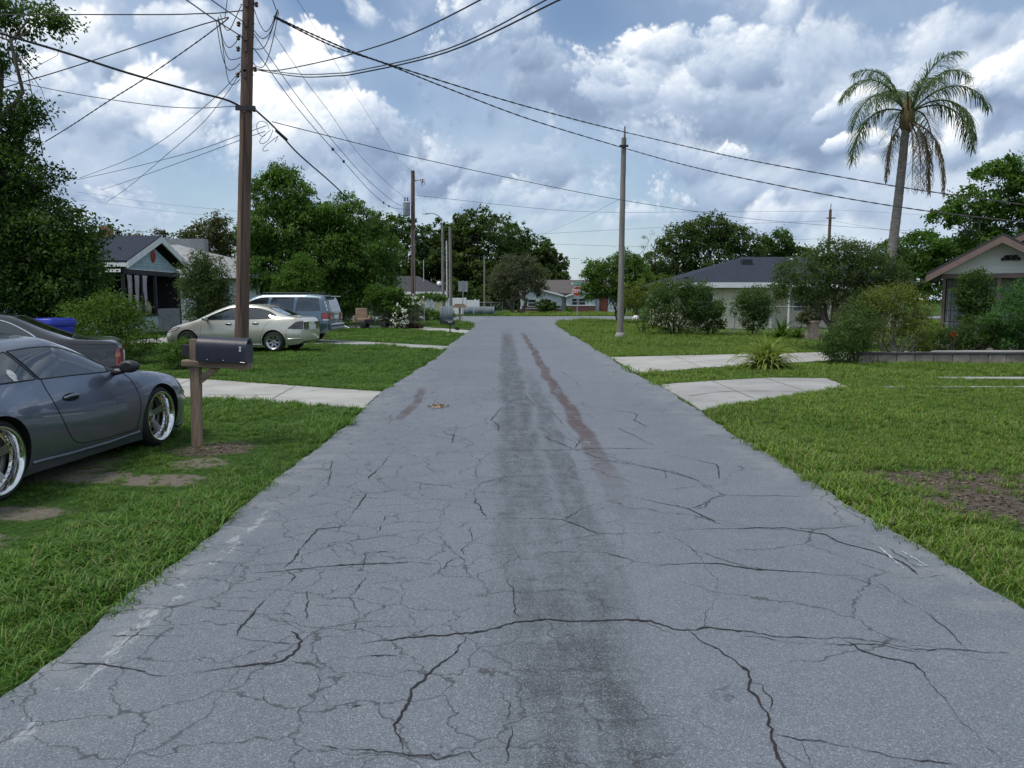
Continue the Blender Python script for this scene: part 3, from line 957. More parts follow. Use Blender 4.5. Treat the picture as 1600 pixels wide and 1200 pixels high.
def clump_collection(name, m_, n_var, blades, hgt, wid, spread, lean, seed):
    cl = bpy.data.collections.new(name)
    rg_ = np.random.default_rng(seed)
    for k in range(n_var):
        V, F_, T = [], [], []
        for q in range(blades):
            a = rg_.uniform(0, 2 * math.pi)
            rr = spread * math.sqrt(rg_.uniform(0, 1))
            bx, by = rr * math.cos(a), rr * math.sin(a)
            h_ = hgt * rg_.uniform(0.45, 1.1)
            da = rg_.uniform(0, 2 * math.pi)
            ln = lean * rg_.uniform(0.2, 1.2) * h_
            w_ = wid * rg_.uniform(0.7, 1.2)
            wx_, wy_ = -math.sin(da) * w_, math.cos(da) * w_
            o0 = len(V)
            for (t, ws) in ((0, 0.8), (0.4, 1.0), (0.75, 0.75)):
                x = bx + math.cos(da) * ln * t * t
                y = by + math.sin(da) * ln * t * t
                z = h_ * (t - 0.22 * lean * t * t)
                V += [(x - wx_ * ws, y - wy_ * ws, z), (x + wx_ * ws, y + wy_ * ws, z)]
            V.append((bx + math.cos(da) * ln, by + math.sin(da) * ln, h_ * (1 - 0.3 * lean)))
            F_ += [(o0, o0 + 1, o0 + 3, o0 + 2), (o0 + 2, o0 + 3, o0 + 5, o0 + 4), (o0 + 4, o0 + 5, o0 + 6)]
            T += [rg_.uniform(0, 1)] * 7
        me = bpy.data.meshes.new(name)
        me.from_pydata(V, [], F_)
        a_ = me.attributes.new('tint', 'FLOAT', 'POINT')
        a_.data.foreach_set('value', np.array(T, np.float32))
        me.shade_smooth()
        me.materials.append(m_)
        cl.objects.link(bpy.data.objects.new(name + '_tuft', me))
    return cl


def scatter(name, pts, scale, rotz, idx, cl, label, cat='grass'):
    me = bpy.data.meshes.new(name)
    me.vertices.add(len(pts))
    me.vertices.foreach_set('co', np.asarray(pts, np.float32).ravel())
    for nm, arr in (('gscale', scale), ('grot', rotz)):
        a_ = me.attributes.new(nm, 'FLOAT', 'POINT')
        a_.data.foreach_set('value', np.asarray(arr, np.float32))
    a_ = me.attributes.new('gidx', 'INT', 'POINT')
    a_.data.foreach_set('value', np.asarray(idx, np.int32))
    o = link(name, me)
    ng = bpy.data.node_groups.new(name, 'GeometryNodeTree')
    ng.interface.new_socket('Geometry', in_out='INPUT', socket_type='NodeSocketGeometry')
    ng.interface.new_socket('Geometry', in_out='OUTPUT', socket_type='NodeSocketGeometry')
    gi_, go_ = ng.nodes.new('NodeGroupInput'), ng.nodes.new('NodeGroupOutput')
    ci = ng.nodes.new('GeometryNodeCollectionInfo')
    ci.inputs['Collection'].default_value = cl
    ci.inputs['Separate Children'].default_value = True
    ci.inputs['Reset Children'].default_value = True
    ip = ng.nodes.new('GeometryNodeInstanceOnPoints')
    ip.inputs['Pick Instance'].default_value = True

    def attr(nm, typ):
        a_ = ng.nodes.new('GeometryNodeInputNamedAttribute')
        a_.data_type = typ
        a_.inputs['Name'].default_value = nm
        return a_.outputs['Attribute']
    cx = ng.nodes.new('ShaderNodeCombineXYZ')
    L_ = ng.links.new
    L_(attr('grot', 'FLOAT'), cx.inputs[2])
    L_(gi_.outputs[0], ip.inputs['Points'])
    L_(ci.outputs[0], ip.inputs['Instance'])
    L_(attr('gidx', 'INT'), ip.inputs['Instance Index'])
    L_(cx.outputs[0], ip.inputs['Rotation'])
    L_(attr('gscale', 'FLOAT'), ip.inputs['Scale'])
    L_(ip.outputs[0], go_.inputs[0])
    md = o.modifiers.new('tufts', 'NODES')
    md.node_group = ng
    return tag(o, label, cat, kind='stuff')


m_gl = grass_mat('grass_lush', (0.044, 0.120, 0.014), (0.138, 0.258, 0.040), (0.23, 0.20, 0.09))
m_gr = grass_mat('grass_lawn', (0.070, 0.146, 0.016), (0.186, 0.295, 0.046), (0.25, 0.22, 0.10))
CL_L = clump_collection('lush_grass', m_gl, 8, 26, 0.125, 0.0040, 0.07, 1.1, 1)
CL_R = clump_collection('lawn_grass', m_gr, 8, 26, 0.085, 0.0034, 0.065, 1.0, 2)
rgn = np.random.default_rng(21)


def edge_x(line, y):
    return np.interp(y, [p[1] for p in line], [p[0] for p in line])


def lawn_points(side):
    X, Y, Sc = [], [], []
    for (y0, y1, dn, sc) in ((2.0, 5.0, 430, 0.95), (5.0, 9.0, 300, 1.0), (9.0, 15.0, 150, 1.15), (15.0, 25.0, 62, 1.45), (25.0, 45.0, 22, 1.9), (45.0, 60.0, 8, 2.6), (72.1, 100.0, 4.0, 3.2)):
        x_far = 0.72 * y1 + 2.5
        x0, x1 = (-x_far, 3) if side < 0 else (0.3, x_far)
        if y0 > 70:
            x0, x1 = (-30, 0) if side < 0 else (0, 30)
        n_ = int((x1 - x0) * (y1 - y0) * dn)
        x, y = rgn.uniform(x0, x1, n_), rgn.uniform(y0, y1, n_)
        if y0 > 70:
            ok = np.ones(n_, bool)
        else:
            ok = (x < edge_x(LEFT, y) + rgn.uniform(-0.14, 0.05, n_)) if side < 0 else (x > edge_x(RIGHT, y) - rgn.uniform(-0.14, 0.05, n_))
        for poly in DRIVES:
            ok &= ~inside(poly, x, y)
        for (cx, cy, rx, ry, kd) in PATCHES:
            d_ = np.hypot((x - cx) / rx, (y - cy) / ry) + rgn.uniform(-0.35, 0.35, n_)
            ok &= ~((d_ < 1.12) & (rgn.uniform(0, 1, n_) > (0.42 if kd == 0 else 0.26)))
        # the paths wheels have worn, thin spots
        X.append(x[ok]); Y.append(y[ok]); Sc.append(np.full(ok.sum(), sc) * rgn.uniform(0.6, 1.2, ok.sum()))
    x, y, s_ = map(np.concatenate, (X, Y, Sc))
    # a lusher lip beside the asphalt
    return np.stack([x, y, np.full(x.shape, -0.03)], 1), s_


for side, cl, nm, lb in ((-1, CL_L, 'grass', 'long lush green grass of the verge beside the parked cars'), (1, CL_R, 'grass', 'mown bright green lawn grass across the road from the cars')):
    P, s_ = lawn_points(side)
    if side < 0:
        dm = np.min([np.hypot((P[:, 0] - q[0]) / (q[2] + 0.12), (P[:, 1] - q[1]) / (q[3] + 0.3)) for q in PATCHES], axis=0)
        s_ = s_ * np.clip(0.35 + 0.65 * (dm - 0.8) / 0.9, 0.35, 1.0)
        s_ = s_ * np.where(P[:, 1] > 14, 0.72, 1.0) * (0.8 + 0.35 * np.sin(P[:, 0] * 2.3 + np.sin(P[:, 1] * 1.7)) * np.cos(P[:, 1] * 1.3))
    else:
        s_ = s_ * (0.95 + 0.2 * np.sin(P[:, 0] * 1.3 + 2 * np.sin(P[:, 1] * 0.7)))
        s_ = s_ * np.where(P[:, 0] < edge_x(RIGHT, P[:, 1]) + 0.5, 1.25, 1.0)
    scatter(nm, P, s_, rgn.uniform(0, 6.28, len(P)), rgn.integers(0, 8, len(P)), cl, lb)


# ------------------------------------------------------------------ plants
M_BARK = mat('bark_grey_brown', (0.12, 0.10, 0.08), 0.9, var=0.4, scale=4, bump=0.8, bscale=14, stretch=(1, 1, 0.25), spec=0.2)
M_BARK_PALE = mat('bark_pale', (0.26, 0.24, 0.21), 0.9, var=0.35, scale=4, bump=0.6, bscale=14, stretch=(1, 1, 0.3), spec=0.2)
LEAF = {
    'dark': leaf_mat('leaf_dark_evergreen', (0.026, 0.060, 0.014), (0.100, 0.175, 0.040)),
    'oak': leaf_mat('leaf_oak', (0.034, 0.066, 0.018), (0.110, 0.160, 0.046)),
    'mid': leaf_mat('leaf_mid_green', (0.034, 0.092, 0.013), (0.120, 0.215, 0.036)),
    'bright': leaf_mat('leaf_bright_green', (0.045, 0.105, 0.016), (0.135, 0.225, 0.040)),
    'yellow': leaf_mat('leaf_yellow_green', (0.075, 0.115, 0.018), (0.210, 0.245, 0.045)),
    'grey': leaf_mat('leaf_grey_green', (0.060, 0.078, 0.040), (0.140, 0.160, 0.085)),
    'moss': leaf_mat('hanging_moss', (0.110, 0.120, 0.090), (0.200, 0.205, 0.160), trans=0.2),
    'olive': leaf_mat('leaf_olive', (0.035, 0.050, 0.018), (0.100, 0.115, 0.040)),
    'variegated': leaf_mat('leaf_variegated', (0.10, 0.15, 0.03), (0.36, 0.42, 0.12)),
    'white': leaf_mat('petal_white', (0.66, 0.68, 0.66), (0.82, 0.82, 0.80), trans=0.2),
    'dead': leaf_mat('frond_dead', (0.16, 0.115, 0.075), (0.30, 0.23, 0.16), trans=0.2),
    'palm': leaf_mat('frond_green', (0.045, 0.085, 0.026), (0.125, 0.180, 0.060), rough=0.4),
    'fern': leaf_mat('leaf_fern', (0.035, 0.10, 0.022), (0.10, 0.22, 0.06)),
    'red': leaf_mat('leaf_red', (0.12, 0.03, 0.02), (0.30, 0.09, 0.03)),
}


def leaf_quads(C, size, rg_, outward=None, droop=0.2, fold=0.18, narrow=0.5, up=0.5):
    """one folded leaf per centre: returns verts (n*4,3) and quads"""
    n_ = len(C)
    ax = rg_.normal(size=(n_, 3))
    if outward is not None:
        ax = ax * 0.8 + outward * 1.0
    ax[:, 2] -= droop
    ax /= np.linalg.norm(ax, axis=1, keepdims=True) + 1e-9
    nr = rg_.normal(size=(n_, 3))
    nr[:, 2] = np.abs(nr[:, 2]) + up
    sd = np.cross(ax, nr)
    sd /= np.linalg.norm(sd, axis=1, keepdims=True) + 1e-9
    nm = np.cross(sd, ax)
    L_ = (size * rg_.uniform(0.65, 1.3, n_))[:, None]
    W_ = L_ * narrow
    base = C - ax * L_ * 0.5
    tip = C + ax * L_ * 0.5 - nm * L_ * 0.12
    l_ = C + sd * W_ * 0.5 + nm * L_ * fold
    r_ = C - sd * W_ * 0.5 + nm * L_ * fold
    V = np.stack([base, l_, tip, r_], 1).reshape(-1, 3)
    F_ = np.arange(n_ * 4).reshape(-1, 4)
    return V, F_


def crown_points(blobs, n, rg_, per=26, tight=1.0, shell=0.5, csize=None):
    """leaf centres gathered in sprays through ellipsoid volumes"""
    w = np.array([b_[6] if len(b_) > 6 else b_[3] * b_[4] * b_[5] for b_ in blobs], float)
    w = w ** 0.75
    w /= w.sum()
    cen, out_, ids = [], [], []
    for k, b_ in enumerate(blobs):
        nc = max(3, int(n * w[k] / per))
        d_ = rg_.normal(size=(nc, 3))
        d_ /= np.linalg.norm(d_, axis=1, keepdims=True)
        rr = rg_.uniform(0, 1, nc) ** (1 / (3 + 4 * shell))
        lump = 1 + 0.16 * np.sin(d_[:, 0] * 5 + k * 1.7) * np.cos(d_[:, 1] * 4 + k) + 0.12 * np.sin(d_[:, 2] * 7 + k * 2.1)
        p = np.array(b_[:3]) + d_ * (rr * lump)[:, None] * np.array(b_[3:6])
        cen.append(p); out_.append(d_); ids.append(np.full(nc, k))
    cen, out_ = np.concatenate(cen), np.concatenate(out_)
    m_ = len(cen)
    if csize is None:
        csize = 0.11 * np.mean([min(b_[3:6]) for b_ in blobs]) * tight + 0.03
    cs = csize * rg_.uniform(0.6, 1.5, m_)
    cnt = np.maximum(3, (per * rg_.uniform(0.4, 1.6, m_)).astype(int))
    idx = np.repeat(np.arange(m_), cnt)
    off = rg_.normal(size=(len(idx), 3)) * np.array([1, 1, 0.75])
    P = cen[idx] + off * cs[idx][:, None]
    ctint = rg_.uniform(0, 1, m_)
    tint = np.clip(0.55 * ctint[idx] + 0.45 * rg_.uniform(0, 1, len(idx)), 0, 1)
    return P, out_[idx], tint, cen


def crown(name, blobs, n, size, m_, parent, seed, zmin=0.03, narrow=0.5, droop=0.2, per=26, tight=1.0, shell=0.5, up=0.5, csize=None):
    rg_ = np.random.default_rng(seed)
    P, O_, T, cen = crown_points(blobs, n, rg_, per, tight, shell, csize)
    k_ = P[:, 2] > zmin
    P, O_, T = P[k_], O_[k_], T[k_]
    V, F_ = leaf_quads(P, size, rg_, O_ * 0.7, droop=droop, narrow=narrow, up=up)
    return np_mesh(name, V, F_, m_, parent, attrs={'tint': np.repeat(T, 4)}), cen


def wiggle(a, b_, rg_, amp=0.08, n=6, sag=0.0):
    a, b_ = np.array(a, float), np.array(b_, float)
    L_ = np.linalg.norm(b_ - a)
    pts = []
    for k in range(n + 1):
        t = k / n
        p = a + (b_ - a) * t
        if 0 < k < n:
            p = p + rg_.normal(size=3) * amp * L_ / n
        p[2] += sag * L_ * math.sin(math.pi * t)
        pts.append(tuple(p))
    return pts


def limbs(root_pts, r0, blobs, cen, rg_, n_twig=40, r_limb=0.5, split=0.7):
    """trunk plus one limb to each crown lobe plus twigs"""
    mb = MB()
    nseg = len(root_pts)
    mb.tube(root_pts, [r0 * (1.25 if i == 0 else 1.0) * (1 - 0.35 * i / max(1, nseg - 1)) for i in range(nseg)], 9)
    top = np.array(root_pts[-1])
    for b_ in blobs:
        c = np.array(b_[:3])
        f_ = root_pts[max(0, int((nseg - 1) * rg_.uniform(split, 1.0)))]
        p = wiggle(f_, c, rg_, 0.25, 6, 0.06)
        mb.tube(p, [r0 * r_limb * (1 - 0.8 * i / 6) + 0.008 for i in range(7)], 6, caps=False)
        near = cen[np.argsort(np.linalg.norm(cen - c, axis=1))[:200]]
        for q in rg_.choice(len(near), min(len(near), max(1, n_twig // len(blobs))), replace=False):
            s0 = p[rg_.integers(2, 7)]
            mb.tube(wiggle(s0, near[q], rg_, 0.3, 4, 0.03), [r0 * r_limb * 0.28, r0 * r_limb * 0.2, r0 * r_limb * 0.13, r0 * r_limb * 0.08, 0.004], 4, caps=False)
    return mb


def tree(name, label, cat, loc, blobs, n, size, leaf, trunk_h, trunk_r, seed, bark=None, group=None, lean=(0, 0), twigs=40, stems=1, **kw):
    """blobs are relative to loc: (x, y, z, rx, ry, rz)"""
    rg_ = np.random.default_rng(seed)
    t = thing(name, label, cat, loc, group=group)
    cr, cen = crown('crown', blobs, n, size, LEAF[leaf], t, seed, **kw)
    mb = MB()
    for s_ in range(stems):
        a_ = 6.28 * s_ / stems + seed
        bx, by = (0, 0) if stems == 1 else (math.cos(a_) * trunk_r * 2.0, math.sin(a_) * trunk_r * 2.0)
        top = (lean[0] + bx * 3, lean[1] + by * 3, trunk_h)
        pts = wiggle((bx, by, -0.05), top, rg_, 0.12, 5)
        sub = [b_ for i, b_ in enumerate(blobs) if i % stems == s_] or blobs[:1]
        q = limbs(pts, trunk_r, sub, cen, rg_, max(4, twigs // stems))
        mb.add(q.v, q.f)
    mb.build('trunk', bark or M_BARK, t, smooth=True)
    return t


def bush(name, label, cat, loc, blobs, n, size, leaf, seed, group=None, stems=7, bark=None, **kw):
    rg_ = np.random.default_rng(seed)
    t = thing(name, label, cat, loc, group=group)
    cr, cen = crown('foliage', blobs, n, size, LEAF[leaf], t, seed, **kw)
    mb = MB()
    for s_ in range(stems):
        c = cen[rg_.integers(0, len(cen))]
        p = wiggle((c[0] * 0.25 + rg_.normal() * 0.05, c[1] * 0.25, -0.03), c, rg_, 0.3, 5)
        mb.tube(p, [0.022, 0.018, 0.014, 0.011, 0.008, 0.004], 5, caps=False)
    mb.build('stems', bark or M_BARK, t, smooth=True)
    return t


# --- left side
tree('evergreen_tree', 'large dark glossy evergreen tree at the edge of the blue bungalow yard', 'tree', (-13.75, 21, 0),
     [(0.2, 0, 1.7, 2.4, 1.9, 1.5), (1.7, -0.2, 2.0, 1.35, 1.4, 1.35), (-1.8, 0.4, 2.6, 2.0, 1.8, 1.8), (1.1, 0, 3.3, 1.7, 1.5, 1.25), (-0.7, 0.2, 4.4, 2.0, 1.8, 1.5), (2.2, 0, 2.9, 0.85, 0.9, 0.9), (0.2, -0.3, 3.0, 2.0, 1.5, 1.5),
      (0.7, 0, 4.9, 1.2, 1.2, 0.95), (-0.3, 0, 5.9, 1.25, 1.2, 0.8, .9), (0.8, 0.0, 6.5, 0.9, 0.8, 0.38, .3), (-1.1, 0, 7.1, 1.3, 1.4, 0.6, .5), (0.3, 0.1, 7.9, 1.15, 0.9, 0.38, .4), (1.5, 0, 8.8, 0.95, 0.8, 0.36, .45), (-0.6, 0, 9.0, 1.3, 1.2, 0.5, .35), (0.4, 0, 9.5, 1.0, 0.9, 0.4, .2)],
     88000, 0.115, 'dark', 3.0, 0.17, 31, narrow=0.5, twigs=150, per=30, tight=1.0, shell=0.25)
bush('boxwood_bush', 'rounded bright green bush with small leaves beside the blue bin', 'bush', (-9.6, 19, 0),
     [(-0.2, 0, 0.85, 0.75, 0.7, 0.75), (0.45, 0, 0.72, 0.62, 0.65, 0.66), (-0.65, 0.1, 0.9, 0.6, 0.6, 0.75), (0.05, 0, 1.3, 0.5, 0.5, 0.42), (0.4, 0.1, 1.12, 0.32, 0.35, 0.42)],
     15000, 0.06, 'bright', 32, narrow=0.5, per=18, tight=1.1)
bush('lawn_shrub', 'small low leafy shrub on the lawn behind the leaning wooden mailbox post', 'bush', (-7.4, 17.6, 0),
     [(0, 0, 0.3, 0.36, 0.36, 0.3), (0.2, 0, 0.42, 0.22, 0.22, 0.22), (-0.22, 0, 0.32, 0.25, 0.25, 0.25)], 3800, 0.055, 'mid', 33, narrow=0.45)
bush('vine_shrub', 'tall straggly dark shrub in front of the bungalow porch', 'bush', (-11.9, 31, 0),
     [(0, 0, 1.7, 0.85, 0.8, 1.2), (0.35, 0, 2.5, 0.65, 0.6, 0.75), (-0.45, 0, 2.4, 0.6, 0.6, 0.7), (0.5, 0, 1.2, 0.6, 0.6, 0.9), (-0.1, 0, 3.15, 0.4, 0.4, 0.35), (0.75, 0, 1.9, 0.35, 0.4, 0.5)],
     19000, 0.095, 'oak', 34, narrow=0.4, shell=0.2, tight=1.2)
tree('round_tree', 'small round dense tree beside the white sided house', 'tree', (-10.0, 38, 0),
     [(0, 0, 2.3, 1.05, 1.05, 1.15), (0.35, 0, 1.8, 0.85, 0.8, 0.9), (-0.4, 0, 1.9, 0.8, 0.8, 0.9), (0.1, 0, 3.0, 0.7, 0.7, 0.7)], 13000, 0.11, 'mid', 1.2, 0.08, 35)
tree('feathery_tree', 'big bright green feathery tree behind the parked family car', 'tree', (-10.6, 45.5, 0),
     [(-2.0, 0, 7.5, 1.7, 1.7, 1.5), (-2.4, 0, 5.6, 2.3, 2.0, 1.6), (-0.3, 0, 5.6, 2.0, 1.9, 1.7), (1.6, 0, 6.1, 1.7, 1.7, 1.3), (2.6, 0, 4.4, 1.9, 1.8, 1.6), (0.6, -0.5, 3.9, 2.3, 2.0, 1.6),
      (3.1, -0.5, 2.6, 1.5, 1.4, 1.2), (-2.4, -0.5, 3.4, 2.0, 1.8, 1.6), (-0.4, -0.8, 2.2, 2.0, 1.5, 1.3), (-3.4, 0, 4.4, 1.2, 1.5, 1.3), (-2.1, 0, 8.7, 0.8, 0.8, 0.6), (1.9, -0.6, 1.6, 1.3, 1.2, 1.0)],
     66000, 0.25, 'mid', 3.2, 0.22, 36, narrow=0.34, per=30, tight=0.95, shell=0.5, droop=0.5, twigs=120)
tree('thin_tree', 'sparse olive tree seen over the roof of the white sided house', 'tree', (-22.6, 60, 0),
     [(0, 0, 6.3, 1.8, 1.6, 1.3), (1.2, 0, 5.5, 1.4, 1.3, 1.2), (-1.4, 0, 5.4, 1.4, 1.4, 1.1), (0.9, 0, 7.4, 0.8, 0.8, 0.7)], 8000, 0.22, 'olive', 4.0, 0.16, 37, tight=1.5, shell=0.1)
tree('thin_tree', 'wispy tree top peeking over the bungalow ridge', 'tree', (-25.5, 52, 0),
     [(0, 0, 5.0, 1.3, 1.3, 0.9), (1.4, 0, 5.2, 0.8, 0.8, 0.7), (2.9, 0, 5.6, 0.5, 0.5, 0.6), (-1.2, 0, 4.6, 1.0, 1.0, 0.8)], 4500, 0.2, 'olive', 3.5, 0.14, 38, tight=1.6, shell=0.1)

# --- the dark tree line beyond the cross street
far = [
    (-20.5, 104, 11.4, 5.4, 'oak', 'dark oak at the end of the tree line nearest the feathery tree'),
    (-14.5, 108, 13.4, 6.0, 'dark', 'dark broad oak behind the transformer pole'),
    (-9.0, 112, 13.0, 5.8, 'oak', 'dark oak just beyond the twin bare poles'),
    (-3.5, 110, 14.4, 6.2, 'oak', 'tallest dark oak of the tree line behind the square sign back'),
    (1.8, 114, 12.8, 5.6, 'dark', 'dark oak of the tree line behind the grey mossy tree'),
    (6.2, 112, 9.4, 3.8, 'oak', 'lower dark oak ending the tree line above the brick house'),
]
for i, (x, y, h_, r_, lf, lb) in enumerate(far):
    rr = random.Random(60 + i)
    bl = []
    for k in range(9):
        a_ = rr.uniform(0, 6.28)
        q = rr.uniform(0.2, 0.75) * r_
        z = h_ * rr.uniform(0.18, 0.82)
        bl.append((math.cos(a_) * q, math.sin(a_) * q * 0.7, z, r_ * rr.uniform(0.36, 0.5), r_ * 0.45, h_ * rr.uniform(0.12, 0.18)))
    bl += [(0, 0, h_ * 0.86, r_ * 0.45, r_ * 0.45, h_ * 0.13), (0, 0, h_ * 0.5, r_ * 0.8, r_ * 0.6, h_ * 0.28), (r_ * 0.3, 0, h_ * 0.15, r_ * 0.8, r_ * 0.5, h_ * 0.15)]
    tree('oak_tree', lb, 'tree', (x, y, 0), bl, 20000, 0.46, lf, h_ * 0.35, 0.32, 70 + i, group='dark oaks beyond the cross street', per=20, tight=0.9, twigs=30)
for k, (x, y, w_) in enumerate(((-17, 101, 5.5), (-7, 102, 6.0), (3.5, 103, 5.5))):
    bush('understory', ['dark understory below the oaks behind the feathery tree', 'dark understory below the oaks behind the twin poles', 'dark understory below the oaks behind the mossy tree'][k], 'bush', (x, y, 0),
         [(-w_ * 0.6, 0, 1.6, w_ * 0.5, 1.5, 1.7), (0, 0, 2.0, w_ * 0.55, 1.5, 2.0), (w_ * 0.6, 0, 1.6, w_ * 0.5, 1.5, 1.7)], 6500, 0.42, 'oak', 160 + k, group='understory below the dark oaks')
tree('mossy_tree', 'grey green spreading tree hung with moss on the far lawn', 'tree', (1.55, 83, 0),
     [(0, 0, 4.6, 2.0, 1.8, 1.4), (-1.7, 0, 3.8, 1.4, 1.4, 1.4), (1.9, 0, 3.9, 1.3, 1.3, 1.2), (0.9, 0, 5.6, 1.1, 1.1, 0.8), (-0.9, 0, 5.5, 1.0, 1.0, 0.8), (2.3, 0, 2.7, 1.1, 1.0, 0.8), (-2.0, 0, 2.6, 1.2, 1.0, 0.9), (0.2, -0.5, 3.0, 1.6, 1.0, 0.9)],
     15000, 0.24, 'grey', 1.6, 0.22, 81, narrow=0.3, shell=0.2, tight=1.3, droop=1.0, twigs=90, stems=3)

# --- right side
tree('crape_tree', 'multi stemmed yellowish green tree behind the grey timber pole', 'tree', (7.9, 52, 0),
     [(-0.8, 0, 2.8, 1.4, 1.3, 1.1), (0.8, 0, 3.0, 1.3, 1.3, 1.2), (-1.7, 0, 3.5, 0.9, 0.9, 0.8), (0.2, 0, 4.0, 1.1, 1.0, 0.8), (1.5, 0, 2.2, 0.8, 0.9, 0.9), (-1.9, 0, 2.1, 0.8, 0.8, 0.7), (0.3, -0.3, 1.7, 1.2, 0.9, 0.7)],
     24000, 0.17, 'bright', 1.0, 0.07, 82, narrow=0.45, stems=5, twigs=80, shell=0.3)
tree('bare_tree', 'leafless grey tree with thin upright twigs behind the crape tree', 'tree', (10.6, 60, 0),
     [(0, 0, 5.0, 0.9, 0.8, 1.2), (0.5, 0, 6.3, 0.8, 0.6, 0.8)], 60, 0.1, 'olive', 4.0, 0.05, 83, bark=M_BARK_PALE, twigs=46)
bush('hedge_bush', 'wide dark shrub with upright stems in front of the cream house', 'bush', (7.7, 34, 0),
     [(0, 0, 1.2, 1.25, 1.0, 1.1), (-0.9, 0, 1.0, 0.75, 0.8, 0.95), (0.9, 0, 1.3, 0.8, 0.8, 1.0), (-0.3, 0, 1.9, 0.8, 0.7, 0.55), (0.7, 0, 2.0, 0.6, 0.6, 0.4)], 17000, 0.1, 'dark', 84, narrow=0.4, shell=0.2, stems=18)
bush('hedge_bush', 'yellow green sprigs of a taller bush behind the wide dark shrub', 'bush', (6.7, 36.2, 0),
     [(0, 0, 1.9, 0.9, 0.6, 0.7), (0.9, 0, 2.2, 0.6, 0.6, 0.45), (-0.6, 0, 1.5, 0.7, 0.6, 0.6)], 5000, 0.1, 'yellow', 85, narrow=0.4)
tree('ball_bush', 'single round dark bush on a stem in front of the cream wall', 'bush', (10.75, 33, 0),
     [(0, 0, 1.5, 0.72, 0.7, 0.62), (0.3, 0, 1.2, 0.6, 0.6, 0.55), (-0.35, 0, 1.15, 0.55, 0.55, 0.5), (0.0, 0, 0.7, 0.6, 0.6, 0.45)], 10000, 0.09, 'dark', 0.8, 0.05, 86, narrow=0.4, twigs=20)
bush('weed_bush', 'thin weedy shrub between the dark shrub and the round bush', 'bush', (9.3, 34.6, 0),
     [(0, 0, 0.7, 0.7, 0.5, 0.6), (0.3, 0, 1.1, 0.4, 0.4, 0.35)], 2600, 0.1, 'mid', 87, shell=0.1, tight=1.5)
tree('spreading_tree', 'dark low spreading tree with a forked trunk in front of the palm', 'tree', (10.25, 24, 0),
     [(-0.7, 0, 2.35, 1.0, 1.0, 0.7), (0.4, 0, 2.5, 1.1, 1.0, 0.75), (1.4, 0, 2.35, 0.95, 0.9, 0.65), (-1.3, 0, 1.9, 0.55, 0.7, 0.45), (0.0, 0, 3.0, 0.7, 0.7, 0.4), (0.9, 0, 2.95, 0.6, 0.6, 0.4), (2.0, 0, 2.0, 0.55, 0.6, 0.45), (0.6, 0.2, 1.75, 1.3, 0.7, 0.35), (-0.6, -0.2, 1.6, 0.7, 0.6, 0.35)],
     26000, 0.085, 'oak', 0.9, 0.10, 88, narrow=0.42, twigs=110, shell=0.3, tight=1.0)
bush('dark_shrub', 'dark green shrub at the end of the low block wall', 'bush', (8.55, 18.9, 0),
     [(0, 0, 0.55, 0.55, 0.5, 0.5), (0.3, 0, 0.95, 0.4, 0.4, 0.4), (-0.35, 0, 0.4, 0.4, 0.4, 0.35)], 8500, 0.06, 'dark', 89, narrow=0.4)
bush('golden_bush', 'tall yellow green bush with pale stems behind the low block wall', 'bush', (10.05, 19.7, 0),
     [(-0.3, 0, 1.1, 0.55, 0.5, 0.7), (0.4, 0, 1.35, 0.6, 0.5, 0.45), (0.0, 0, 1.65, 0.5, 0.5, 0.3), (0.6, 0, 0.7, 0.45, 0.4, 0.5), (-0.6, 0, 1.5, 0.3, 0.3, 0.3)], 10500, 0.062, 'yellow', 90, narrow=0.4, bark=M_BARK_PALE, stems=26, shell=0.2, tight=1.3)
bush('shade_bush', 'dark grey green bush between the shrub and the golden bush', 'bush', (9.35, 20.3, 0),
     [(0, 0, 0.9, 0.55, 0.5, 0.7), (0.3, 0, 1.3, 0.4, 0.4, 0.4)], 7000, 0.065, 'oak', 91, narrow=0.4)
tree('topiary_tree', 'small dark clipped tree before the barred porch', 'tree', (13.5, 22, 0),
     [(0, 0, 2.0, 0.40, 0.36, 0.42), (0.05, 0, 1.5, 0.5, 0.4, 0.42), (0.1, 0, 1.1, 0.5, 0.4, 0.35), (-0.3, 0, 1.7, 0.3, 0.3, 0.3)], 10500, 0.06, 'dark', 1.1, 0.05, 92, narrow=0.5)
tree('ferny_tree', 'light green ferny tree by the barred porch', 'tree', (13.75, 20, 0),
     [(0, 0, 1.75, 0.85, 0.6, 0.28), (0.2, 0, 1.4, 1.0, 0.7, 0.3), (-0.25, 0, 1.1, 0.9, 0.6, 0.28), (0.2, 0, 0.75, 0.9, 0.6, 0.35), (-0.1, 0, 0.4, 0.8, 0.5, 0.35)], 16000, 0.10, 'fern', 1.0, 0.045, 93, narrow=0.22, droop=0.3)
bush('flower_bed_bush', 'low dark flower bed bush with a few red leaves', 'bush', (12.15, 20.4, 0),
     [(0, 0, 0.45, 0.85, 0.4, 0.45), (0.6, 0, 0.6, 0.6, 0.4, 0.5), (-0.6, 0, 0.4, 0.5, 0.4, 0.4), (1.2, 0, 0.5, 0.6, 0.4, 0.45)], 11000, 0.06, 'dark', 94)
bush('flower_bed_bush', 'small red leaved plant in the flower bed', 'bush', (11.75, 20.0, 0), [(0, 0, 0.55, 0.14, 0.1, 0.12)], 60, 0.06, 'red', 95, stems=3)
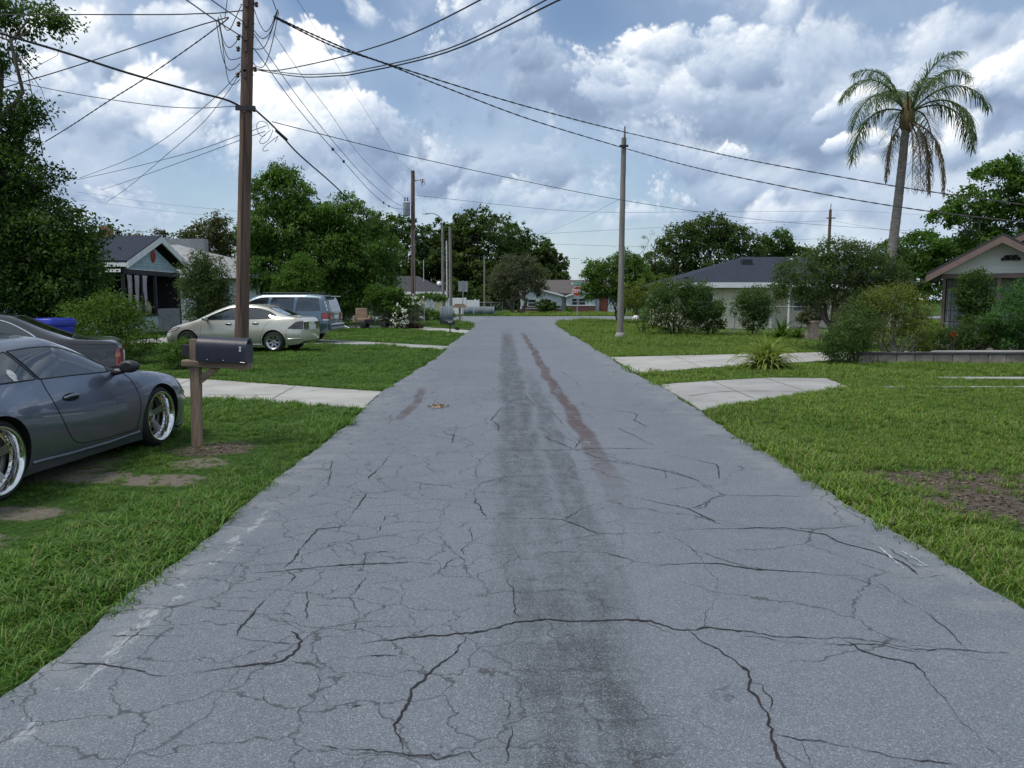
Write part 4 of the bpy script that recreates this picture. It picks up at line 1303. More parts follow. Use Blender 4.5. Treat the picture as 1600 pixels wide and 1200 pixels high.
tree('live_oak', 'large pale green live oak hung with moss above the cream house', 'tree', (19.8, 76, 0),
     [(0.5, 0, 8.3, 2.4, 2.2, 1.5), (-2.2, 0, 7.3, 2.2, 2.0, 1.5), (2.8, 0, 7.4, 2.2, 2.0, 1.4), (-4.2, 0, 5.2, 1.8, 2.0, 1.8), (0, -0.5, 5.6, 3.0, 2.2, 1.7), (4.2, 0, 5.4, 1.6, 1.8, 1.7), (-2.5, 0, 3.2, 2.6, 2.0, 1.8), (2.5, 0, 3.4, 2.6, 2.0, 1.8), (-5.2, 0, 3.6, 1.3, 1.4, 1.5)],
     30000, 0.27, 'oak', 3.0, 0.35, 96, group=None, per=22, twigs=110, tight=1.0, shell=0.4)
tree('oak_tree', 'dark oak right of the live oak above the cream house', 'tree', (29.2, 82, 0),
     [(0, 0, 7.6, 1.6, 1.6, 1.3), (-1.6, 0, 6.4, 1.5, 1.5, 1.4), (1.7, 0, 6.0, 1.7, 1.5, 1.4), (0, 0, 4.6, 2.6, 1.8, 1.8), (2.6, 0, 4.2, 1.5, 1.4, 1.2)], 14000, 0.28, 'dark', 3.0, 0.25, 97, tight=1.0)
tree('backyard_tree', 'mid green tree mass between the palm trunk and the pink trimmed house', 'tree', (32.8, 61, 0),
     [(0, 0, 5.4, 2.4, 2.0, 1.5), (-2.2, 0, 4.4, 2.0, 1.8, 1.5), (2.4, 0, 4.2, 2.0, 1.8, 1.8), (0, 0, 2.8, 3.4, 2.0, 1.8), (3.5, 0, 5.4, 1.4, 1.4, 1.0)], 20000, 0.26, 'mid', 2.5, 0.25, 98)
tree('open_tree', 'tall open tree with coarse leaves and pale limbs over the pink trimmed house', 'tree', (28.6, 45, 0),
     [(0.2, 0, 8.6, 1.5, 1.3, 1.2), (-1.7, 0, 7.0, 1.4, 1.3, 0.8), (1.9, 0, 7.6, 1.6, 1.4, 1.4), (-3.0, 0, 6.3, 0.9, 1.0, 0.6), (0.6, 0, 6.0, 1.8, 1.5, 1.1), (2.6, 0, 5.6, 1.4, 1.4, 1.2), (-1.0, 0, 5.2, 1.4, 1.2, 0.8)],
     13000, 0.22, 'mid', 4.0, 0.2, 99, bark=M_BARK_PALE, narrow=0.6, tight=1.2, shell=0.2, twigs=90)


# --- strappy plants
def strap_plant(name, label, loc, n_, length, width, leaf, seed, arch=1.0, group=None, cat='plant', stem=None):
    rg_ = np.random.default_rng(seed)
    t = thing(name, label, cat, loc, group=group)
    V, F_, T = [], [], []
    for k in range(n_):
        a_ = rg_.uniform(0, 6.28)
        L_ = length * rg_.uniform(0.6, 1.15)
        el_ = rg_.uniform(0.5, 1.4)
        bx, by = rg_.normal(size=2) * 0.05 * length
        p = np.array([bx, by, -0.02])
        d_ = np.array([math.cos(a_) * math.cos(el_), math.sin(a_) * math.cos(el_), math.sin(el_)])
        sd = np.array([-math.sin(a_), math.cos(a_), 0])
        o0 = len(V)
        m_ = 9
        tn = rg_.uniform(0, 1)
        for i in range(m_):
            w_ = width * (0.5 + 0.9 * math.sin(math.pi * min(0.95, 0.15 + i / m_)))
            w_ *= (1 - (i / (m_ - 1)) ** 3 * 0.9)
            V += [tuple(p - sd * w_ / 2), tuple(p + np.array([0, 0, -width * 0.15])), tuple(p + sd * w_ / 2)]
            T += [tn * 0.5 + 0.5, tn * 0.5, tn * 0.5 + 0.5]
            if i:
                b0 = o0 + (i - 1) * 3
                F_ += [(b0, b0 + 1, b0 + 4, b0 + 3), (b0 + 1, b0 + 2, b0 + 5, b0 + 4)]
            p = p + d_ * L_ / m_
            d_ = d_ + np.array([0, 0, -1]) * arch * 2.6 / m_ * (0.4 + i / m_)
            d_ /= np.linalg.norm(d_)
            p[2] = max(p[2], 0.01)
    np_mesh('leaves', np.array(V), np.array(F_), LEAF[leaf], t, smooth=True, attrs={'tint': T})
    return t


strap_plant('spider_lily', 'fountain shaped clump of striped yellow green strap leaves on the verge', (6.0, 17.4, 0), 260, 1.0, 0.050, 'variegated', 101, arch=1.15)
strap_plant('lily_clump', 'dark strap leaved lily clump in front of the cream house', (11.2, 31, 0), 70, 1.05, 0.06, 'mid', 102, arch=0.7)
strap_plant('lily_clump', 'second smaller lily clump beside the flower pot', (11.75, 30.6, 0), 50, 0.85, 0.05, 'mid', 103, arch=0.8)
strap_plant('agave_plant', 'spiky plant by the wall of the far brick house', (7.6, 89.6, 0), 40, 1.2, 0.14, 'mid', 104, arch=0.5)

# --- flowering shrub on the left
fl = bush('flowering_shrub', 'straggly shrub with white blossoms beside the far drive', 'bush', (-5.9, 42, 0),
          [(0.3, 0, 0.8, 0.6, 0.6, 0.8), (-0.6, 0, 1.3, 0.7, 0.6, 0.7), (0.9, 0, 1.4, 0.7, 0.6, 0.3, .2), (1.9, 0, 1.75, 0.8, 0.5, 0.14, .08), (-1.1, 0, 1.8, 0.6, 0.5, 0.5), (0.0, 0, 1.9, 0.6, 0.5, 0.3, .2), (2.5, 0, 1.6, 0.4, 0.4, 0.12, .04)],
          9000, 0.11, 'mid', 105, shell=0.1, tight=1.4, stems=24)
crown('blossom', [(0.4, -0.6, 0.75, 0.45, 0.3, 0.65), (0.5, -0.55, 0.3, 0.35, 0.3, 0.3), (1.2, -0.5, 1.5, 0.7, 0.3, 0.25)], 230, 0.11, LEAF['white'], fl, 106, per=3, narrow=0.9)
bush('variegated_hedge', 'pale flecked hedge behind the junk by the far drive', 'bush', (-9.0, 50, 0),
     [(0, 0, 1.4, 1.2, 0.7, 1.1), (1.4, 0, 1.2, 1.2, 0.7, 1.0), (-1.2, 0, 1.2, 1.0, 0.7, 1.0), (2.6, 0, 1.0, 1.0, 0.7, 0.9)], 12000, 0.14, 'grey', 107)
bush('roadside_hedge', 'green hedge behind the transformer pole', 'bush', (-5.6, 55, 0),
     [(0, 0, 0.45, 1.2, 0.7, 0.45), (1.4, 0, 0.4, 0.8, 0.7, 0.4), (-1.4, 0, 0.7, 1.0, 0.7, 0.7)], 6000, 0.14, 'mid', 108)
bush('foundation_bush', 'dark bush under the left window of the far brick house', 'bush', (4.9, 91.2, 0), [(0, 0, 0.8, 0.9, 0.6, 0.8), (1.0, 0, 0.6, 0.6, 0.5, 0.6)], 2500, 0.2, 'dark', 109)


# --- palm
def palm():
    rg_ = np.random.default_rng(120)
    t = thing('queen_palm', 'tall queen palm with drooping feathery fronds and brown skirt', 'palm tree', (13.2, 27, 0.28))
    base, top = np.array([0, 0, -0.45]), np.array([0.62, 0, 7.35])
    pts, rad = [], []
    for i in range(60):
        s_ = i / 59
        p = base + (top - base) * s_
        p[0] += 0.12 * math.sin(math.pi * s_) - 0.14 * s_ * (1 - s_)
        pts.append(tuple(p))
        rad.append((0.19 - 0.06 * s_) * (1.0 + (0.03 if i % 2 else -0.015)))
    MB().tube(pts, rad, 14).build('trunk', mat('palm_trunk', (0.21, 0.195, 0.175), 0.9, var=0.3, scale=5, bump=0.5, bscale=20, stretch=(1, 1, 3)), t, smooth=True)
    crown_c = np.array([0.66, 0, 7.5])
    MB().lathe([(0.02, 0.95), (0.10, 0.85), (0.17, 0.55), (0.235, 0.25), (0.25, 0.05), (0.2, -0.15), (0.12, -0.3)], 14, Matrix.Translation((0.64, 0, 7.25))).build(
        'crownshaft', mat('palm_boots', (0.15, 0.10, 0.06), 0.9, var=0.5, scale=9, bump=1.0, bscale=25, stretch=(1, 1, 0.3)), t, smooth=True)

    def frond(az, el0, L_, curl, leaf, name='frond', dens=70, lfl=0.62, seedk=0, hang=1.0):
        r2 = np.random.default_rng(500 + seedk)
        m_ = 26
        d_ = np.array([math.cos(az) * math.cos(el0), math.sin(az) * math.cos(el0), math.sin(el0)])
        p = crown_c + np.array([math.cos(az), math.sin(az), 0]) * 0.12 + np.array([0, 0, 0.15])
        if leaf == 'dead':
            p = p - np.array([0, 0, 0.35])
        path = [p.copy()]
        for i in range(m_):
            p = p + d_ * L_ / m_
            path.append(p.copy())
            d_ = d_ + np.array([0, 0, -1]) * curl / m_ * (0.5 + 1.2 * i / m_)
            d_ /= np.linalg.norm(d_)
        mb = MB()
        mb.tube([tuple(q) for q in path], [0.03 * (1 - i / (m_ + 1)) + 0.004 for i in range(m_ + 1)], 5, caps=False)
        V, F_, T = [list(v) for v in mb.v], [], []
        quads = [f for f in mb.f]
        T = [0.7] * len(V)
        sid = np.array([-math.sin(az), math.cos(az), 0])
        for k in range(dens):
            s_ = 0.16 + 0.84 * (k + r2.uniform(0, 1)) / dens
            i = min(m_ - 1, int(s_ * m_))
            q = path[i] + (path[i + 1] - path[i]) * (s_ * m_ - i)
            tg = path[i + 1] - path[i]
            tg = tg / np.linalg.norm(tg)
            nrm = np.cross(tg, sid)
            ll = lfl * (0.55 + 0.9 * math.sin(math.pi * min(1, s_ * 0.9 + 0.08))) * r2.uniform(0.75, 1.1)
            for sg in (-1, 1):
                ld = sid * sg * r2.uniform(0.45, 1.0) + tg * r2.uniform(0.3, 0.8) - nrm * r2.uniform(-0.2, 0.4)
                ld /= np.linalg.norm(ld)
                c = q.copy()
                o0 = len(V)
                tn = r2.uniform(0, 1)
                wd = np.cross(ld, np.array([0, 0, 1.0]))
                wd = wd / (np.linalg.norm(wd) + 1e-6)
                for j in range(4):
                    w_ = (0.009, 0.012, 0.008, 0.0015)[j]
                    V += [list(c - wd * w_), list(c + wd * w_)]
                    T += [tn, tn]
                    if j:
                        b0 = o0 + 2 * (j - 1)
                        quads.append((b0, b0 + 1, b0 + 3, b0 + 2))
                    c = c + ld * ll / 3
                    ld = ld + np.array([0, 0, -1]) * hang * (0.35 + 0.45 * j) * r2.uniform(0.7, 1.2)
                    ld /= np.linalg.norm(ld)
        np_mesh(name, np.array(V), np.array(quads), LEAF[leaf], t, attrs={'tint': T})
    sp = [(178, 62, 3.1, 2.5), (200, 40, 3.2, 2.6), (188, 14, 3.2, 2.9), (150, 72, 2.7, 1.9), (5, 66, 3.1, 2.0), (-15, 50, 3.2, 2.3), 
          (-5, 26, 3.2, 2.7), (-40, 30, 3.0, 2.9), (35, 20, 2.9, 2.9), (95, 62, 2.8, 2.3), (-90, 55, 2.8, 2.5), (-60, 72, 2.6, 1.8), (-120, 40, 2.9, 2.7), (80, 25, 2.9, 2.9)]
    for k, (az, el0, L_, cu) in enumerate(sp):
        frond(R(az), R(el0), L_ * 0.93, cu * 1.12, 'palm', seedk=k, dens=92, hang=1.5)
    for k, (az, el0, L_, cu) in enumerate([(-70, -35, 2.6, 4.5), (-30, -25, 2.9, 4.0), (-100, -40, 2.6, 5.0), (30, -30, 2.5, 4.5), (150, -45, 2.0, 5.0), (-10, -38, 2.6, 5.0)]):
        frond(R(az), R(el0), L_, cu, 'dead', seedk=40 + k, dens=55, lfl=0.42, hang=2.2)
    return t


palm()


# ------------------------------------------------------------------ houses
M_WHITE = mat('white_paint', (0.72, 0.73, 0.72), 0.6, var=0.08, scale=3, dirt=((0.45, 0.44, 0.40), 0.4))
M_FASCIA = mat('white_fascia', (0.78, 0.79, 0.80), 0.55, var=0.06, scale=3)
M_SHINGLE_BLUE = mat('shingle_blue_black', (0.040, 0.046, 0.064), 0.95, var=0.35, scale=9, bump=0.5, bscale=30, stretch=(1, 3, 3), spec=0.08)
M_SHINGLE_GREY = mat('shingle_grey', (0.27, 0.275, 0.28), 0.92, var=0.25, scale=7, bump=0.5, bscale=30)
M_SHINGLE_DARK = mat('shingle_charcoal', (0.06, 0.062, 0.068), 0.95, var=0.3, scale=7, bump=0.5, bscale=30, spec=0.1)
M_SHINGLE_BROWN = mat('shingle_brown', (0.11, 0.10, 0.098), 0.95, var=0.25, scale=7, bump=0.5, bscale=30, spec=0.1)
M_BLUEWALL = mat('pale_blue_board', (0.36, 0.47, 0.53), 0.7, var=0.12, scale=3, dirt=((0.25, 0.28, 0.28), 0.5))
M_CREAM = mat('cream_stucco', (0.76, 0.69, 0.53), 0.85, var=0.06, scale=2, bump=0.2, bscale=60)
M_YELLOW = mat('yellow_wall', (0.70, 0.64, 0.34), 0.8, var=0.08, scale=2)
M_PALEBLUE = mat('pale_blue_wall', (0.64, 0.70, 0.72), 0.75, var=0.06, scale=2)
M_BRICK = mat('maroon_brick', (0.17, 0.075, 0.075), 0.9, var=0.3, scale=9, bump=0.4, bscale=30)
M_PORCH_SHADE = mat('painted_porch_shade', (0.020, 0.018, 0.024), 0.9, var=0.3, scale=2)  # near-black colour stands in for the shade inside the porches
M_PINK = mat('pinkish_trim', (0.17, 0.12, 0.105), 0.7, var=0.12, scale=4)
M_BEIGE = mat('beige_siding', (0.62, 0.63, 0.57), 0.7, var=0.06, scale=3, stretch=(0.4, 1, 4))
M_IRON = mat('black_iron', (0.018, 0.018, 0.020), 0.5, var=0.3, scale=20)
M_GLASS = mat('window_glass', (0.03, 0.035, 0.04), 0.08, var=0.2, scale=2, spec=0.8)
M_CLOTH = mat('stained_canvas', (0.46, 0.42, 0.45), 0.9, var=0.2, scale=1.6, dirt=((0.16, 0.13, 0.13), 0.7), stretch=(1, 1, 0.4))
M_GREYWALL = mat('grey_boards', (0.24, 0.25, 0.26), 0.8, var=0.15, scale=3)
M_BLOCK = mat('concrete_block', (0.30, 0.255, 0.215), 0.9, var=0.3, scale=4, bump=0.4, bscale=50, dirt=((0.12, 0.11, 0.10), 0.7))
M_GALV = mat('galvanised_steel', (0.42, 0.45, 0.47), 0.45, metal=0.6, var=0.2, scale=5)
M_CONCWALL = m_conc2


def boards(parent, z0, z1, step, xl, xr, y, m_, name='board', axis='x', face=-1, tilt=0.012):
    """lap boards; xl(z), xr(z) give the ends; axis 'x': wall plane at y facing -y; 'y': plane at x=y facing +x"""
    z = z0
    while z < z1 - 0.01:
        zt = min(z + step, z1)
        a, b_, c, d_ = xl(z), xr(z), xr(zt), xl(zt)
        if b_ - a < 0.02:
            break
        if c < d_:
            c = d_ = (c + d_) / 2
        bt, tp = 0.02 + tilt, 0.016
        if axis == 'x':
            P = [(a, y + face * bt, z), (b_, y + face * bt, z), (c, y + face * tp, zt), (d_, y + face * tp, zt), (a, y, z), (b_, y, z), (c, y, zt), (d_, y, zt)]
        else:
            P = [(y - face * bt, a, z), (y - face * bt, b_, z), (y - face * tp, c, zt), (y - face * tp, d_, zt), (y, a, z), (y, b_, z), (y, c, zt), (y, d_, zt)]
        MB().add(P, [(0, 1, 2, 3), (7, 6, 5, 4), (0, 4, 5, 1), (1, 5, 6, 2), (2, 6, 7, 3), (3, 7, 4, 0)]).build(name, m_, parent)
        z = zt + 0.001


def roof_plane(mb, p, thick=0.12):
    """p: four or three corners of the top surface"""
    P = [Vector(q) for q in p]
    n_ = len(P)
    lo = [q - Vector((0, 0, thick)) for q in P]
    fs = [tuple(range(n_)), tuple(range(2 * n_ - 1, n_ - 1, -1))] + [(i, (i + 1) % n_, (i + 1) % n_ + n_, i + n_) for i in range(n_)]
    return mb.add(P + lo, fs)


def window(parent, x0, x1, z0, z1, y, m_frame=None, mull=(2, 2), axis='x', depth=0.06):
    """frame proud of wall at y (facing -y); panes as sub-parts"""
    fr = MB()
    t_ = 0.06

    def bx(a0, a1, c0, c1, d0, d1):
        if axis == 'x':
            fr.box(a0, a1, y - d1, y - d0, c0, c1)
        else:
            fr.box(y + d0, y + d1, a0, a1, c0, c1)
    bx(x0 - t_, x1 + t_, z0 - t_, z0, 0.0, depth)
    bx(x0 - t_, x1 + t_, z1, z1 + t_, 0.0, depth)
    bx(x0 - t_, x0, z0, z1, 0.0, depth)
    bx(x1, x1 + t_, z0, z1, 0.0, depth)
    for k in range(1, mull[0]):
        xm = x0 + (x1 - x0) * k / mull[0]
        bx(xm - 0.025, xm + 0.025, z0, z1, 0.0, depth - 0.01)
    for k in range(1, mull[1]):
        zm = z0 + (z1 - z0) * k / mull[1]
        bx(x0, x1, zm - 0.025, zm + 0.025, 0.0, depth - 0.02)
    f_ = fr.build('window', m_frame or M_FASCIA, parent)
    for i in range(mull[0]):
        for j in range(mull[1]):
            pa, pb = x0 + (x1 - x0) * i / mull[0], x0 + (x1 - x0) * (i + 1) / mull[0]
            pc, pd = z0 + (z1 - z0) * j / mull[1], z0 + (z1 - z0) * (j + 1) / mull[1]
            p = MB()
            if axis == 'x':
                p.box(pa, pb, y - 0.02, y - 0.008, pc, pd)
            else:
                p.box(y + 0.008, y + 0.02, pa, pb, pc, pd)
            p.build('pane', M_GLASS, f_)
    return f_


# --- blue bungalow, its porch gable turned to the road
def bungalow():
    t = thing('bungalow', 'pale blue bungalow with a blue black gable roof and ragged screened porch', 'house')
    GX, Y0, Y1, ZE, ZP = -15.85, 33.0, 39.8, 3.2, 4.5
    ym = (Y0 + Y1) / 2
    xb = -27.0
    mb = MB()
    roof_plane(mb, [(GX, Y0, ZE), (GX, ym, ZP), (xb, ym, ZP), (xb, Y0, ZE)], 0.1)
    roof_plane(mb, [(GX, ym + 0.002, ZP), (GX, Y1, ZE), (xb, Y1, ZE), (xb, ym + 0.002, ZP)], 0.1)
    rf = mb.build('roof', M_SHINGLE_BLUE, t)
    # rake boards and eave board
    k = (ZP - ZE) / (ym - Y0)
    for (ya, yb, za, zb) in ((Y0, ym, ZE, ZP), (ym, Y1, ZP, ZE)):
        MB().add([(GX + 0.03, ya, za - 0.03), (GX + 0.03, yb, zb - 0.03), (GX + 0.03, yb, zb - 0.33), (GX + 0.03, ya, za - 0.33),
                  (GX - 0.03, ya, za - 0.1), (GX - 0.03, yb, zb - 0.1), (GX - 0.03, yb, zb - 0.33), (GX - 0.03, ya, za - 0.33)],
                 [(0, 1, 2, 3), (7, 6, 5, 4), (0, 4, 5, 1), (1, 5, 6, 2), (2, 6, 7, 3), (3, 7, 4, 0)]).build('rake_board', M_FASCIA, t)
    MB().box(xb, GX - 0.03, Y0 - 0.02, Y0 + 0.03, ZE - 0.27, ZE - 0.102).build('eave_board', M_FASCIA, t)
    # gable of lap boards
    wx = GX - 0.42
    boards(t, ZE - 0.32, ZP - 0.2, 0.155, lambda z: Y0 + 0.55 + max(0, (z - ZE + 0.32)) / k, lambda z: Y1 - 0.55 - max(0, (z - ZE + 0.32)) / k, wx, M_BLUEWALL, axis='y', face=-1)
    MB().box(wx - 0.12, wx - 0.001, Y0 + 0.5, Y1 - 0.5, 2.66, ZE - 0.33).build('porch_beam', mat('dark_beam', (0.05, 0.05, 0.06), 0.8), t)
    red = MB()
    red.lathe([(0.02, 0.04), (0.20, 0.035), (0.24, 0.0)], 14, Matrix.Translation((wx + 0.045, ym - 0.1, ZE + 0.36)) @ Matrix.Diagonal((1, 1, 1.35, 1)) @ Matrix.Rotation(R(90), 4, 'Y'))
    red.build('gable_ornament', mat('red_ornament', (0.36, 0.05, 0.04), 0.7, var=0.3, scale=12), t, smooth=True)
    # body
    MB().box(xb + 0.4, -20.0, Y0 + 0.5, Y1 - 0.5, 0, ZE - 0.11).build('wall', M_BLUEWALL, t)
    MB().box(-20.0, wx, Y0 + 0.5, Y1 - 0.5, 0.02, 0.12).build('porch_floor', m_conc2, t)
    lowm = mat('pale_blue_plaster', (0.50, 0.62, 0.68), 0.8, var=0.1, scale=2, dirt=((0.3, 0.36, 0.36), 0.5))
    MB().box(wx - 0.14, wx - 0.002, Y0 + 0.5, Y0 + 3.6, 0.0, 0.78).build('porch_wall', lowm, t)
    MB().box(-20.0, wx - 0.14, Y0 + 0.5, Y0 + 0.62, 0.12, 0.78).build('porch_wall', lowm, t)
    for k_ in range(26):                                    # picket skirt on the far half
        y = Y0 + 3.66 + k_ * 0.105
        MB().box(wx - 0.06, wx - 0.03, y, y + 0.085, 0.1, 1.12).build('picket', mat('grey_picket', (0.30, 0.31, 0.33), 0.8), t)
    MB().box(wx - 0.20, wx + 0.03, Y0 + 0.44, Y0 + 3.63, 0.781, 0.86).build('porch_sill', mat('dark_beam', (0.05, 0.05, 0.06)), t)
    for y in (Y0 + 0.5, Y0 + 2.3, Y0 + 3.55, Y1 - 0.62):
        MB().box(wx - 0.13, wx - 0.01, y, y + 0.12, 0.861 if y < Y0 + 3.6 else 0.1, 2.659).build('porch_post', mat('dark_beam', (0.05, 0.05, 0.06)), t)
    for (x) in (-17.4, -18.8):
        MB().box(x, x + 0.12, Y0 + 0.51, Y0 + 0.61, 0.781, ZE - 0.28).build('porch_post', mat('dark_beam', (0.05, 0.05, 0.06)), t)
    # torn canvas strips
    rr = random.Random(9)
    for k_ in range(3):
        y0 = Y0 + 0.72 + k_ * 0.66 + (0.0 if k_ < 2 else 0.12)
        V, F_ = [], []
        n_ = 14
        for i in range(n_ + 1):
            z = 2.62 - i / n_ * (1.72 - 0.05 * k_)
            wl = y0 + 0.10 * i / n_ + rr.uniform(-0.015, 0.015) + (0.08 * (rr.random() < 0.2 and i > 6))
            wr = y0 + 0.44 - 0.02 * i / n_ + rr.uniform(-0.02, 0.02) - (0.14 * (i > 9)) * rr.random()
            bl_ = 0.02 * math.sin(i * 0.45 + k_)
            V += [(wx + 0.02 + bl_, wl, z), (wx + 0.035 + bl_, (wl + wr) / 2, z), (wx + 0.02 + bl_, wr, z)]
            if i:
                b0 = 3 * (i - 1)
                F_ += [(b0, b0 + 1, b0 + 4, b0 + 3), (b0 + 1, b0 + 2, b0 + 5, b0 + 4)]
        o = MB().add(V, F_).build('canvas_strip', M_CLOTH, t, smooth=True)
        o.modifiers.new('thick', 'SOLIDIFY').thickness = 0.006
    # hanging jar shape on the sill
    MB().lathe([(0.0, 0.0), (0.14, 0.0), (0.24, 0.16), (0.26, 0.34), (0.18, 0.50), (0.13, 0.55), (0.17, 0.62)], 16, Matrix.Translation((wx - 0.3, Y0 + 3.05, 0.86))).build('jar', mat('straw_jar', (0.36, 0.32, 0.22), 0.8), t, smooth=True)
    MB().box(-19.9, wx - 0.15, Y1 - 0.56, Y1 - 0.52, 0.121, 2.9).build('porch_dark_screen', M_PORCH_SHADE, t)  # opaque dark panel added on the far side so the inside looks dark
    MB().box(-19.9, wx - 0.01, Y0 + 0.5, Y1 - 0.5, 2.67, 2.72).build('porch_ceiling', M_PORCH_SHADE, t)
    MB().box(-19.9, -19.88, Y0 + 0.63, Y1 - 0.52, 0.121, 2.9).build('porch_back', M_PORCH_SHADE, t)
    MB().box(-18.6, -18.15, ym - 0.2, ym + 0.25, ZP - 0.2, ZP + 0.42).build('chimney', mat('brick_orange', (0.30, 0.16, 0.10), 0.9, var=0.3, scale=8), t)
    return t


bungalow()


# --- white sided house behind it
def white_house():
    t = thing('white_house', 'white lap sided house with a grey hip roof behind the bungalow', 'house')
    cx, y0, ze = -12.7, 44.0, 2.95
    mb = MB()
    rid0, rid1 = (-20.3, 49.0, 4.95), (-26.0, 49.0, 4.95)
    roof_plane(mb, [(cx, y0, ze), rid0, rid1, (-32, y0, ze)], 0.1)
    roof_plane(mb, [(cx, y0 + 0.003, ze), (cx, 54.0, ze), (rid0[0] + 0.003, rid0[1], rid0[2])], 0.1)
    roof_plane(mb, [(cx - 0.003, 54.0, ze), (-32, 54.0, ze), (rid1[0], rid1[1] + 0.003, rid1[2]), (rid0[0], rid0[1] + 0.003, rid0[2])], 0.1)
    mb.build('roof', M_SHINGLE_GREY, t)
    MB().box(-32, cx + 0.02, y0 - 0.03, y0 - 0.002, ze - 0.2, ze + 0.02).build('gutter', M_FASCIA, t)
    MB().box(cx + 0.003, cx + 0.03, y0, 54.0, ze - 0.2, ze + 0.02).build('gutter', M_FASCIA, t)
    MB().box(-31.5, -14.0, y0 + 0.65, 53.5, 0, ze - 0.11).build('wall', M_GREYWALL, t)
    boards(t, 0.1, ze - 0.12, 0.16, lambda z: -19.0, lambda z: -14.05, y0 + 0.62, M_WHITE)
    MB().box(-14.03, -13.93, y0 + 0.56, y0 + 0.66, 0, ze - 0.11).build('corner_board', M_FASCIA, t)
    MB().box(cx - 0.35, cx - 0.27, y0 + 0.6, y0 + 0.68, 0, ze - 0.11).build('carport_post', M_GREYWALL, t)
    MB().box(-13.9, cx - 0.36, y0 + 0.9, y0 + 0.95, 2.2, ze - 0.11).build('carport_panel', M_GREYWALL, t)
    MB().box(-13.9, cx - 0.36, 46.5, 46.55, 0, 2.8).build('garage_door', mat('garage_grey', (0.17, 0.175, 0.18), 0.7), t)
    MB().box(-21.5, -18.8, 49.3, 50.0, 4.4, 5.35).build('roof_unit', M_GREYWALL, t)
    window(t, -17.6, -16.2, 1.1, 2.2, y0 + 0.585)
    return t


white_house()


# --- yellow house beyond the hedge
def yellow_house():
    t = thing('yellow_house', 'small yellow house with a charcoal hip roof behind the hedge', 'house')
    x0, x1, y0, y1, ze, zr = -16.5, -5.7, 78.0, 86.0, 2.3, 4.0
    mb = MB()
    r0, r1 = (-13.0, 82.0, zr), (-8.9, 82.0, zr)
    roof_plane(mb, [(x0, y0, ze), (x1, y0, ze), r1, r0], 0.1)
    roof_plane(mb, [(x1 + 0.003, y0, ze), (x1 + 0.003, y1, ze), (r1[0] + 0.003, r1[1], zr)], 0.1)
    roof_plane(mb, [(x0, y1, ze), (r0[0], r0[1] + 0.003, zr), (r1[0], r1[1] + 0.003, zr), (x1, y1, ze)], 0.1)
    roof_plane(mb, [(x0 - 0.003, y0, ze), (r0[0] - 0.003, r0[1], zr), (x0 - 0.003, y1, ze)], 0.1)
    rf = mb.build('roof', M_SHINGLE_DARK, t)
    MB().tube([(-8.2, 80.4, 3.4), (-8.2, 80.4, 5.6)], 0.025, 6).build('vent_pipe', M_FASCIA, rf)
    MB().lathe([(0.0, 0.10), (0.22, 0.06), (0.32, 0.0), (0.0, 0.02)], 14, Matrix.Translation((-6.5, 79.4, 3.15)) @ Matrix.Rotation(R(70), 4, 'X')).build('dish', M_GALV, rf, smooth=True)
    MB().box(x0, x1 + 0.03, y0 - 0.04, y0 - 0.003, ze - 0.22, ze + 0.03).build('gutter', M_FASCIA, t)
    MB().box(x0 + 0.5, x1 - 0.4, y0 + 0.5, y1 - 0.5, 0, ze - 0.11).build('wall', M_YELLOW, t)
    window(t, -10.4, -8.9, 0.9, 1.8, y0 + 0.49, mull=(2, 1))
    window(t, -14.2, -12.9, 0.9, 1.8, y0 + 0.49, mull=(2, 1))
    MB().box(-7.9, -6.9, y0 + 0.44, y0 + 0.497, 0, 1.95).build('door', M_WHITE, t)
    return t


yellow_house()


